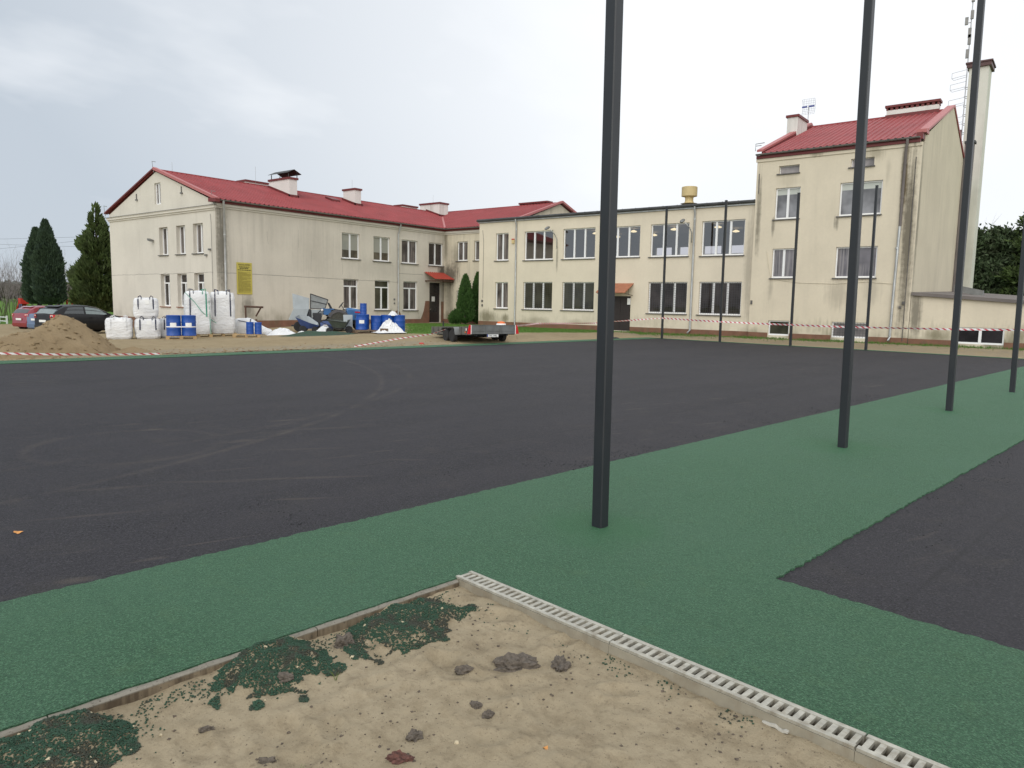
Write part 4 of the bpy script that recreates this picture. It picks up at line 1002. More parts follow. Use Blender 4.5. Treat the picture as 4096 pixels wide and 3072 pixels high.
for (x0, x1, y0, y1) in ((-43.82, -41.43, 28.93, 29.67), (-43.37, -41.91, 34.78, 35.47), (-44.2, -42.58, 44.23, 45.37)):
    z = lambda q: RZ - s * (q - RX); mb = MB()
    for ya, yb in ((y0, y0 + .066), (y1 - .066, y1)):
        mb.hexa([Vector(p) for p in ((x0, ya, z(x0) - .1), (x1, ya, z(x1) - .1), (x1, yb, z(x1) - .1), (x0, yb, z(x0) - .1), (x0, ya, z(x0) + .2), (x1, ya, z(x1) + .2), (x1, yb, z(x1) + .2), (x0, yb, z(x0) + .2))])
    mb.box(x1 - .066, x1, y0, y1, z(x1) - .1, z(x1) + .2)
    mb.build('chimney_flashing', 'fascia_red', roof, fix=True)
mb = MB(); q = [(-43.0, 33.0), (-42.2, 33.0), (-42.2, 33.7), (-43.0, 33.7)]
mb.hexa([Vector((a, b, RZ - s * (a - RX))) for a, b in q] + [Vector((a, b, RZ - s * (a - RX) + .18)) for a, b in q]); mb.build('roof_hatch', 'fascia_red', roof, fix=True)
mb = MB(); a = Vector((-37.5, 39.5, 7.13)); b = Vector((-42.2, 44.15, 8.62)); n_ = Vector((.05, .05, 0)); mb.hexa([a - n_, a + n_, b + n_, b - n_, a - n_ + Vector((0, 0, .03)), a + n_ + Vector((0, 0, .03)), b + n_ + Vector((0, 0, .03)), b - n_ + Vector((0, 0, .03))])
mb.build('valley_sheet', 'roof_pink', roof, fix=True)
# small fittings on the gable: brackets, lamp, lightning wires
mb = MB()
for (x, z, k) in ((RX, RZ + .12, 1), (-51.0, 7.18, 1), (-37.75, 7.12, 1)):
    mb.tube([(x - .05, YG - .15, z), (x - .12, YG - .15, z + .38), (x + .30, YG - .15, z + .30)], 0.018, 5); mb.tube([(x - .05, YG - .15, z), (x + .08, YG - .15, z - .3)], 0.018, 5)
for x in (-46.8, -41.3): mb.box(x - .03, x + .03, YG - .05, YG - .002, 7.62, 8.02); mb.box(x - .05, x + .12, YG - .10, YG - .002, 7.60, 7.68)
mb.tube([(-38.25, YG - .03, 6.3), (-38.2, YG - .03, 5.8), (-38.2, YG - .03, 0)], 0.010, 5); mb.tube([(-43.0, 27.5, 9.0), (-43.0, 27.5, 10.2)], 0.008, 4); mb.tube([(-42.6, 35.1, 9.7), (-42.6, 35.1, 10.4)], 0.008, 4)
mb.tube([(-43.9, 44.8, 9.8), (-43.9, 44.8, 10.6)], .008, 4); mb.tube([(RX + .1, 22.6, RZ), (RX + .1, 22.6, RZ + .6)], .008, 4)
mb.box(-38.45, -38.3, YG - .12, YG - .002, 4.32, 4.42); mb.box(-38.85, -38.7, YG - .12, YG - .002, 4.02, 4.12)
mb.box(XL + .002, XL + .06, 34.72, 34.82, 1.75, 1.88); mb.box(XL + .002, XL + .06, 34.74, 34.83, 1.50, 1.60)
build_each(mb, 'wall_bracket', 'gutter_grey', school, fix=True)
mb = MB(); mb.tube([(-44.85, YG, 5.1), (-44.85, YG - .12, 5.14)], .03, 6); mb.hexa([Vector(p) for p in ((-45.05, YG - .30, 5.10), (-44.75, YG - .30, 5.02), (-44.75, YG - .10, 5.02), (-45.05, YG - .10, 5.10), (-45.05, YG - .30, 5.22), (-44.75, YG - .30, 5.14), (-44.75, YG - .10, 5.14), (-45.05, YG - .10, 5.22))])
mb.build('wall_lamp', 'gutter_grey', school, fix=True)

# yellow board with the rules
board = thing('notice_board', 'tall yellow board headed REGULAMIN on the long school wall', 'sign', (XL + .02, 23.3, 1.94))
mb = MB(); mb.box(XL + .010, XL + .030, 22.84, 23.80, 1.94, 3.73); mb.build('panel', 'sign_yellow', board, fix=True)
def text_mesh(body, size, m, parent, mw, name='lettering', ext=0.003, align='CENTER'):
    cu = bpy.data.curves.new('t', 'FONT'); cu.body = body; cu.size = size; cu.extrude = ext; cu.align_x = align; cu.resolution_u = 2
    to = bpy.data.objects.new('t', cu); COL.objects.link(to); dg = bpy.context.evaluated_depsgraph_get(); dg.update()
    me = bpy.data.meshes.new_from_object(to.evaluated_get(dg)); bpy.data.objects.remove(to); me.transform(mw)
    me.materials.clear(); me.materials.append(MATS[m]); o = bpy.data.objects.new(name, me); o.parent = parent; COL.objects.link(o); ORG[o.name] = ORG.get(parent.name, Vector((0, 0, 0)))
    me.transform(Matrix.Translation(-ORG[parent.name])); return o
M_X = Matrix(((0, 0, 1, 0), (1, 0, 0, 0), (0, 1, 0, 0), (0, 0, 0, 1)))   # text facing +X, reading along +Y
text_mesh('REGULAMIN', 0.135, 'print_black', board, Matrix.Translation((XL + .034, 23.32, 3.56)) @ M_X, 'heading')
mb = MB(); rr = random.Random(3)
def line(y0, y1, z, h):
    y = y0
    while y < y1 - .03:
        l_ = min(rr.uniform(.04, .13), y1 - y); mb.box(XL + .031, XL + .034, y, y + l_, z, z + h); y += l_ + .022
line(23.0, 23.64, 3.455, .05); line(23.03, 23.62, 3.375, .05); line(22.90, 23.74, 3.285, .045)
mb.build('subheading', 'print_black', board, fix=True)
mb = MB(); z = 3.19
while z > 2.03:
    line(22.92, rr.choice((23.72, 23.72, 23.70, 23.45, 23.72, 23.2, 23.72)), z, .022); z -= 0.034
mb.build('small_print', 'print_faint', board, fix=True)

# --- hall: flat roofed middle block
YM, HX0, HX1 = 38.2, -33.0, -13.97
hall = thing('hall_building', 'cream flat roofed hall with wide three pane windows, in the middle', 'building', (-23.5, 44, 0))
A_ = [(-31.53, -30.45, 4.53, 6.34), (-29.12, -26.84, 4.51, 6.35), (-26.07, -23.72, 4.52, 6.38), (-22.98, -20.67, 4.53, 6.34), (-19.99, -17.63, 4.51, 6.35), (-16.88, -14.48, 4.49, 6.37)]
B_ = [(-31.53, -30.43, 1.34, 3.1), (-29.14, -26.82, 1.33, 3.1), (-26.04, -23.7, 1.34, 3.09), (-20.01, -17.6, 1.29, 3.08), (-16.89, -14.49, 1.28, 3.08)]
D_ = [(-22.55, -21.14, 0.20, 2.25)]
mb = MB(); wall(mb, 'y', YM, HX0, HX1, -1.2, 7.07, A_ + B_ + D_, 0.16, 1)
mb.quad((HX0, YM, -1.2), (HX0, 50, -1.2), (HX0, 50, 7.07), (HX0, YM, 7.07))
wall(mb, 'y', 50.0, HX0, HX1, -1.2, 7.07, [(-25.6 + 1.9 * k, -24.3 + 1.9 * k, 5.45, 6.0) for k in range(6)], 0.16, -1)
mb.build('wall', 'hall_plaster', hall)
mb = MB(); mb.box(HX0 - .06, HX1 + .01, YM - .10, 50.1, 7.08, 7.16); mb.build('eave_board', 'zinc', hall, fix=True)
mb = MB(); mb.box(HX0 - .05, HX1, YM - .02, 50.05, 7.162, 7.30); mb.hexa([Vector(p) for p in ((HX0, YM, 7.302), (HX1, YM, 7.302), (HX1, 50, 7.302), (HX0, 50, 7.302), (HX0, YM + .3, 7.33), (HX1, YM + .3, 7.33), (HX1, 49.5, 7.56), (HX0, 49.5, 7.56))])
hroof = mb.build('roof', 'bitumen', hall, fix=True)
mb = MB(); n = 22
for k in range(n):
    x0 = HX0 - .08 + (HX1 - HX0 + .08) * k / n; x1 = HX0 - .08 + (HX1 - HX0 + .08) * (k + 1) / n - .02
    mb.tube([(x0, YM - .17, 7.235), (x1, YM - .17, 7.235)], 0.085, 10); mb.tube([(x1 - .01, YM - .17, 7.235), (x1 + .02, YM - .17, 7.235)], 0.097, 10)
mb.build('gutter', 'bitumen', hall, smooth=40)
downpipe(hall, [(-29.75, YM - .17, 7.2), (-29.75, YM - .17, 7.0), (-29.75, YM - .08, 6.85), (-29.75, YM - .08, 3.5), (-29.75, YM - .08, 0.15)], 0.055, 'zinc', (6.5, 4.4, 2.3))
downpipe(hall, [(-17.29, YM - .17, 7.2), (-17.29, YM - .17, 7.0), (-17.29, YM - .09, 6.85), (-17.29, YM - .09, 3.5), (-17.29, YM - .09, 0.42), (-17.36, YM - .25, 0.22)], 0.06, 'zinc', (6.5, 4.4, 2.3))
mb = MB(); mb.box(HX0 - .001, -22.56, YM - .022, YM - .002, -1.2, .45); mb.box(-21.13, HX1, YM - .022, YM - .002, -1.2, .45); build_each(mb, 'plinth', 'plinth_brown', hall, fix=True)
PW = [0, 0.333, 0.667, 1]
window(hall, 'y', YM, 1, A_[0], 2, 0, 0.11, 'pane_curtain')
for o in A_[1:]: window(hall, 'y', YM, 1, o, 3, 0, 0.11, 'pane_clear')
window(hall, 'y', YM, 1, B_[0], 2, 0, 0.11, 'pane_curtain')
for o, p in zip(B_[1:], ('pane_green', 'pane_green', 'pane_dark', 'pane_dark')): window(hall, 'y', YM, 1, o, 3, 0, 0.11, p, grille=True)
# the lit upper room seen through its windows
mb = MB(); ZF, ZC = 4.25, 6.92; X0, X1 = -29.6, -14.05
mb.quad((X0, YM + .2, ZF), (X1, YM + .2, ZF), (X1, 49.8, ZF), (X0, 49.8, ZF)); mb.quad((X0, YM + .2, ZC), (X1, YM + .2, ZC), (X1, 49.8, ZC), (X0, 49.8, ZC))
mb.quad((X0, YM + .2, ZF), (X0, 49.8, ZF), (X0, 49.8, ZC), (X0, YM + .2, ZC)); mb.quad((X1, YM + .2, ZF), (X1, 49.8, ZF), (X1, 49.8, ZC), (X1, YM + .2, ZC))
wall(mb, 'y', 49.8, X0, X1, ZF, ZC, [(-25.6 + 1.9 * k, -24.3 + 1.9 * k, 5.45, 6.0) for k in range(6)], 0.04, 1)
mb.build('upper_room', 'hall_inside', hall)
for y in (41.0, 44.5, 47.5):
    for x in (-27.6, -24.6, -21.6, -18.6, -15.6):
        mb = MB(); mb.lathe([(0.05, 0.08), (0.24, 0.0), (0.21, -0.05), (0.05, -0.08)], (x, y, 6.72), 14); mb.build('ceiling_lamp', 'lamp_glow', hall, smooth=True)
mb = MB(); mb.box(-22.548, -21.142, YM + .10, YM + .15, 0.202, 2.248); dr = mb.build('door', 'door_brown', hall, fix=True)
mb = MB()
for x0, x1 in ((-22.47, -21.88), (-21.82, -21.22)): mb.box(x0, x1, YM + .085, YM + .098, 0.30, 1.1); mb.box(x0, x1, YM + .085, YM + .098, 1.2, 2.15)
mb.build('door_panel', 'door_brown', dr, fix=True)
mb = MB(); mb.box(-21.36, -21.16, YM - .012, YM + .08, 1.75, 2.13); mb.build('notice', 'paper_white', dr, fix=True)
mb = MB(); mb.hexa([Vector(p) for p in ((-22.95, YM - 1.0, 2.42), (-20.98, YM - 1.0, 2.42), (-20.98, YM, 2.96), (-22.95, YM, 2.96), (-22.95, YM - 1.0, 2.47), (-20.98, YM - 1.0, 2.47), (-20.98, YM, 3.01), (-22.95, YM, 3.01))])
cn = mb.build('door_canopy', 'canopy_rust', hall, fix=True)
mb = MB()
for x in (-22.9, -21.03): mb.tube([(x, YM - .02, 2.3), (x, YM - .95, 2.40)], .018, 5); mb.tube([(x, YM - .5, 2.35), (x, YM - .5, 2.66)], .014, 5)
build_each(mb, 'canopy_frame', 'rust_steel', cn, fix=True)
def street_arm(parent, x, z0, z1):
    mb = MB(); mb.tube([(x, YM - .03, z0), (x, YM - .04, z0 + .55), (x - .05, YM - .25, z1 - .35), (x - .16, YM - .6, z1 - .10)], 0.028, 8); l_ = mb.build('wall_lamp', 'zinc', parent, smooth=True)
    mb = MB(); mb.lathe([(.03, -.30), (.11, -.22), (.13, 0.0), (.10, .22), (.04, .30)], (0, 0, 0), 12, 'y')
    Mx = Matrix.Translation((x - .22, YM - .80, z1 - .02)) @ Matrix.Rotation(R(20), 4, 'X') @ Matrix.Rotation(R(12), 4, 'Z')
    mb.v = [tuple(Mx @ Vector((v[0], v[1], v[2] * .62))) for v in mb.v]; mb.build('lamp_head', 'galvanised', l_, smooth=True)
street_arm(hall, -26.52, 5.2, 6.42); street_arm(hall, -17.46, 5.25, 6.38)
mb = MB(); mb.box(-30.12, -29.93, YM - .09, YM - .002, 5.62, 5.86); ab_ = mb.build('alarm_box', 'vent_cream', hall, fix=True)
mb = MB(); mb.box(-30.12, -29.93, YM - .10, YM - .002, 5.862, 5.93); mb.build('alarm_light', 'play_red', ab_, fix=True)
mb = MB(); mb.lathe([(.52, 0), (.30, .05), (.25, .15), (.25, .35), (.32, .42), (.47, .44), (.47, .98), (.44, 1.0)], (-19.48, 42.0, 7.92), 24); mb.build('roof_vent', 'vent_cream', hall, smooth=40)
mb = MB(); mb.tube([(-32.7, YM - .015, 6.6), (-32.6, YM - .015, 5.8), (-32.62, YM - .015, 2.0)], .012, 5); mb.box(-32.72, -32.6, YM - .06, YM - .002, 1.75, 1.9); mb.box(-32.70, -32.6, YM - .06, YM - .002, 1.45, 1.6); mb.build('wall_cable', 'sill_grey', hall, fix=True)

# --- tall block on the right
YT, TX0, TX1 = 38.05, -13.95, -6.40
tower = thing('tall_block', 'tall cream block with red ribbed roof and three floors of windows', 'building', (-10.2, 46, 0))
SL = [(-12.82, -11.81, 8.5, 8.89), (-9.41, -8.38, 8.5, 8.89)]
TU = [(-12.92, -11.69, 6.23, 7.79), (-9.82, -7.94, 6.22, 7.80)]
TM_ = [(-12.91, -11.77, 3.26, 4.75), (-9.82, -7.96, 3.25, 4.74)]
TB = [(-12.92, -11.84, 0.31, 1.08), (-9.79, -8.09, 0.33, 1.10)]
mb = MB(); wall(mb, 'y', YT, TX0, TX1, -1.2, 9.34, SL + TU + TM_ + TB, 0.2, 1)
mb.quad((TX0, YT, -1.2), (TX0, YT + .3, -1.2), (TX0, YT + .3, 9.34), (TX0, YT, 9.34)); mb.build('front_wall', 'tower_plaster', tower)
tg = lambda u: 9.72 + (12.62 - 9.72) * (1 - abs(u - 46.0) / 7.4) if u > 38.6 else 9.34; 
mb = MB(); tg2 = lambda u: 9.72 + (12.55 - 9.72) * (1 - abs(u - 46.0) / 7.4); tg2.brk = [46.0]
wall(mb, 'x', TX1, 38.6, 53.4, -1.2, tg2, [], .1, -1); mb.quad((TX1, YT, -1.2), (TX1, 38.6, -1.2), (TX1, 38.6, 9.34), (TX1, YT, 9.34))
mb.quad((TX1, 38.6, 9.34), (TX1 - .3, 38.6, 9.34), (TX1 - .3, 38.6, 9.8), (TX1, 38.6, 9.8))
wall(mb, 'x', TX0, YT + .3, 53.4, -1.2, tg2, [], .1, 1); mb.quad((TX0, 53.4, -1.2), (TX1, 53.4, -1.2), (TX1, 53.4, 9.7), (TX0, 53.4, 9.7))
mb.build('side_wall', 'tower_side_plaster', tower)
mb = MB(); mb.box(TX0 - .05, TX1 - .01, YT - .05, YT - .002, 9.18, 9.335); mb.build('cornice', 'tower_plaster', tower, fix=True)
mb = MB(); mb.box(TX0 - .03, TX1 - .1, YT - .12, YT + .1, 9.341, 9.50); build_each(mb, 'fascia', 'fascia_red', tower, fix=True)
mb = MB(); roof_sheet(mb, (TX0 + .22, YT - .22, 9.56), (1, 0, 0), TX1 - TX0 - .5, (0, 46.0 - YT + .22, 2.88), 0.30, 0.05)
roof_sheet(mb, (TX0 + .22, 54.1, 9.56), (1, 0, 0), TX1 - TX0 - .5, (0, 46.0 - 54.1, 2.88), 0.30, 0.05)
trf = mb.build('roof', 'roof_red', tower)
mb = MB(); mb.box(TX0 + .2, TX1 - .25, 45.87, 46.13, 12.40, 12.50); mb.build('ridge_cap', 'roof_red', trf, fix=True)
gutter(tower, (TX0 - .02, YT - .22, 9.56), (TX1 - .1, YT - .22, 9.56), .075)
def coping(x0, x1, ya, za, yb, zb, th=.11):
    mb.hexa([Vector(p) for p in ((x0, ya, za), (x1, ya, za), (x1, yb, zb), (x0, yb, zb), (x0, ya, za + th), (x1, ya, za + th), (x1, yb, zb + th), (x0, yb, zb + th))])
mb = MB()
coping(TX1 - .32, TX1 + .06, 38.9, 9.98, 46.0, 12.56); coping(TX1 - .32, TX1 + .06, 53.6, 9.78, 46.0, 12.56); mb.box(TX1 - .34, TX1 + .08, 38.25, 38.92, 9.80, 9.96); mb.box(TX1 - .30, TX1 + .04, 38.85, 38.95, 9.9, 10.06)
coping(TX0 - .08, TX0 + .24, 38.1, 9.72, 46.0, 12.62); coping(TX0 - .08, TX0 + .24, 54.0, 9.78, 46.0, 12.62)
build_each(mb, 'coping', 'roof_pink', tower, fix=True)
mb = MB(); mb.hexa([Vector(p) for p in ((TX0 + .10, 38.3, 9.55), (TX0 + .26, 38.3, 9.55), (TX0 + .26, 46, 12.4), (TX0 + .10, 46, 12.4), (TX0 + .10, 38.3, 9.76), (TX0 + .26, 38.3, 9.76), (TX0 + .26, 46, 12.62), (TX0 + .10, 46, 12.62))])
mb.box(TX1 - .3, TX1 - .03, 38.1, 38.6, 9.5, 9.80); build_each(mb, 'roof_flashing', 'fascia_red', trf, fix=True)
chimney(tower, -14.25, -13.66, 43.2, 44.95, 11.0, 12.52); 
chimney(tower, -9.62, -7.08, 45.7, 46.25, 12.2, 12.78, teeth=10)
mb = MB(); mb.box(-9.66, -7.04, 45.62, 45.69, 12.30, 12.50); mb.build('chimney_flashing', 'fascia_red', trf, fix=True)
for o in TU: window(tower, 'y', YT, 1, o, 2, 0, 0.10, 'pane_tower_blind', 'sill_grey')
for o in TM_: window(tower, 'y', YT, 1, o, 2, 0, 0.10, 'pane_tower', 'sill_grey')
for o in SL: window(tower, 'y', YT, 1, o, 1, 0, 0.16, 'pane_frost', 'sill_grey', fw=.03)
window(tower, 'y', YT, 1, TB[0], 1, 0, 0.10, 'pane_green', None); window(tower, 'y', YT, 1, TB[1], 2, 0, 0.10, 'pane_frost', None, grille=True)
mb = MB()
for a, b in ((TX0, -12.93), (-11.83, -9.80), (-8.08, TX1)): mb.box(a, b, YT - .022, YT - .002, -1.2, .44)
build_each(mb, 'plinth', 'plinth_brown', tower, fix=True)
downpipe(tower, [(-7.0, YT - .22, 9.5), (-7.0, YT - .22, 9.3), (-7.05, YT - .09, 9.05), (-7.06, YT - .09, 7.4), (-7.06, YT - .09, 5.6)], .065, 'flue_brown', (8.4, 6.9))
downpipe(tower, [(-7.07, YT - .09, 5.6), (-7.09, YT - .09, 4.4), (-7.12, YT - .09, 2.5), (-7.14, YT - .09, 0.5), (-7.17, YT - .20, 0.28)], .06, 'zinc', (4.6, 2.4))
mb = MB(); mb.tube([(-13.2, YT - .015, 4.6), (-13.05, YT - .015, 3.8), (-12.9, YT - .015, 3.27)], .014, 5); mb.tube([(-12.9, YT - .02, 3.2), (-11.5, YT - .02, 3.02), (-9.8, YT - .02, 2.96), (-8.3, YT - .02, 3.05), (-7.15, YT - .02, 2.95)], .012, 5); build_each(mb, 'wall_cable', 'cable_white', tower)
mb = MB(); mb.tube([(-6.62, YT - .03, 8.7), (-6.62, YT - .03, .3)], .018, 5); mb.tube([(TX0 + .14, YT - .02, 8.6), (TX0 + .16, YT - .02, 7.6)], .025, 5)
mb.box(-6.74, -6.62, YT - .08, YT - .002, 2.0, 2.14); mb.box(-6.86, -6.76, YT - .08, YT - .002, 1.82, 1.92); mb.box(TX0 + .05, TX0 + .14, YT - .06, YT - .002, 1.9, 2.1)
build_each(mb, 'lightning_wire', 'sill_grey', tower, fix=True)
mb = MB(); mb.tube([(-14.05, YT - .1, 9.75), (-14.05, YT - .1, 10.1), (-13.6, YT - .1, 10.12)], .02, 5); mb.tube([(-14.05, YT - .1, 10.0), (-13.75, YT - .1, 10.0)], .016, 5); build_each(mb, 'wall_bracket', 'gutter_grey', tower, fix=True)
# grid antenna at the left end of the ridge
mb = MB(); mb.tube([(-13.95, 46, 12.5), (-13.95, 46, 13.72)], .022, 6); ant = mb.build('antenna', 'antenna_grey', tower)
mb = MB()
def ay(k): return 45.9 + 0.16 * (1 - (2 * k - 1) ** 2)
for k in range(8):
    u = -14.3 + .7 * k / 7; mb.tube([(u, ay(q / 6) , 13.22 + .88 * q / 6) for q in range(7)], .006 if 0 < k < 7 else .012, 4)
for q in range(9): mb.tube([(-14.3, ay(q / 8), 13.22 + .88 * q / 8), (-13.6, ay(q / 8), 13.22 + .88 * q / 8)], .006, 4)
mb.build('antenna_grid', 'antenna_grey', ant)
mb = MB(); mb.box(-14.3, -14.02, 45.86, 45.93, 13.62, 13.70); mb.box(-13.9, -13.6, 45.86, 45.93, 13.62, 13.70); mb.build('antenna_bar', 'antenna_blue', ant, fix=True)

# --- low annex at the right edge
annex = thing('annex_building', 'low cream annex with basement window, right of the tall block', 'building', (-2, 45, 0))
AW = [(-4.46, -2.66, 0.29, 1.03)]
at_ = lambda u: 2.52 - 0.075 * (u + 6.36)
mb = MB(); wall(mb, 'y', YT + .02, TX1 + .02, 4.0, -1.2, at_, AW, .14, 1); mb.quad((4, YT, -1.2), (4, 53, -1.2), (4, 53, 2), (4, YT, 1.74)); mb.build('wall', 'annex_plaster', annex)
mb = MB(); x0, x1 = TX1 + .03, 4.1
def ar(y0, y1, dz0, dz1, m0=0.0):
    return [Vector(p) for p in ((x0, y0, at_(x0) + dz0), (x1, y0, at_(x1) + dz0), (x1, y1, at_(x1) + dz0 + m0), (x0, y1, at_(x0) + dz0 + m0), (x0, y0, at_(x0) + dz1), (x1, y0, at_(x1) + dz1), (x1, y1, at_(x1) + dz1 + m0), (x0, y1, at_(x0) + dz1 + m0))]
mb.hexa(ar(YT - .12, 54, .001, .05, .40)); mb.hexa(ar(YT - .14, YT - .10, -.09, .055)); mb.build('roof', 'flue_brown', annex, fix=True)
mb = MB(); mb.box(TX1 + .03, -4.47, YT - .002, YT + .018, -1.2, .42); mb.box(-2.65, 4, YT - .002, YT + .018, -1.2, .42); build_each(mb, 'plinth', 'plinth_brown', annex, fix=True)
window(annex, 'y', YT + .02, 1, AW[0], 2, 0, 0.06, 'pane_black', None)
duct = MB(); duct.hexa([Vector(p) for p in ((-5.4, 43.8, 2.76), (-4.14, 43.8, 2.50), (-4.14, 44.4, 2.50), (-5.4, 44.4, 2.76), (-5.4, 43.8, 3.09), (-4.14, 43.8, 2.80), (-4.14, 44.4, 2.80), (-5.4, 44.4, 3.09))])
duct.box(-4.46, -4.14, 43.81, 44.39, 2.3, 2.51); tag(duct.build('metal_duct', 'galvanised', fix=True), 'bent sheet metal duct on the annex roof by the tall chimney', 'duct')
flue = MB(); flue.box(-6.38, -5.92, 51.0, 51.5, 2.5, 11.55); fl = flue.build('flue_pipe', 'flue_brown', fix=True); tag(fl, 'brown square flue against the side of the tall block', 'flue')
mb = MB(); mb.box(-6.40, -5.85, 50.93, 51.57, 11.551, 11.68); mb.build('flue_cap', 'bitumen', fl, fix=True)
ct = thing('chimney_stack', 'very tall slim white chimney behind the tall block', 'chimney', (-6.4, 55, 0))
mb = MB(); mb.box(-6.89, -5.84, 54.2, 55.7, -.5, 16.70); mb.build('shaft', 'tall_chimney_plaster', ct, fix=True)
mb = MB(); mb.box(-7.02, -5.71, 54.05, 55.85, 16.701, 16.93); mb.box(-7.08, -5.65, 53.99, 55.91, 16.931, 17.02); mb.build('chimney_cap', 'copper_red', ct, fix=True)
mb = MB()
for k in range(24): z = 3 + .55 * k; mb.tube([(-6.89, 54.5, z), (-7.08, 54.5, z), (-7.08, 54.95, z), (-6.89, 54.95, z)], .018, 5)
build_each(mb, 'climbing_iron', 'dark_steel', ct)
mast = thing('antenna_mast', 'thin antenna mast with dipoles beside the tall white chimney', 'antenna', (-6.95, 54.1, 12))
mb = MB(); mb.tube([(-6.98, 54.1, 12), (-6.98, 54.1, 22.5)], .035, 6); mb.build('mast_pole', 'antenna_grey', mast)
for z, l_ in ((16.2, .78), (15.5, .82), (14.55, .85), (13.4, .62)):
    mb = MB(); x = -7.0
    for dz in (0, .32): mb.tube([(x, 54.1, z + dz + .1), (x - l_, 54.1, z + dz)], .012, 4)
    mb.tube([(x - l_, 54.1, z), (x - l_ + .12, 54.1, z - .12), (x, 54.1, z - .02)], .012, 4); mb.tube([(x - l_, 54.1, z), (x - l_, 54.1, z + .32)], .012, 4); mb.build('dipole', 'antenna_grey', mast)
mb = MB(); rr = random.Random(5)
for z in (17.3, 18.1, 18.5, 19.3, 19.6, 20.6, 21.2): q = rr.uniform(-.2, .1); mb.box(-7.12 + q, -6.95 + q, 54.0, 54.12, z, z + rr.uniform(.3, .6)); mb.tube([(-6.98, 54.1, z + .1), (-7.05 + q, 54.06, z + .1)], .02, 4)
build_each(mb, 'panel_antenna', 'gutter_grey', mast, fix=True)
mb = MB(); mb.box(-7.12, -6.98, 54.0, 54.15, 12.5, 13.0); mb.build('red_box', 'copper_red', mast, fix=True)

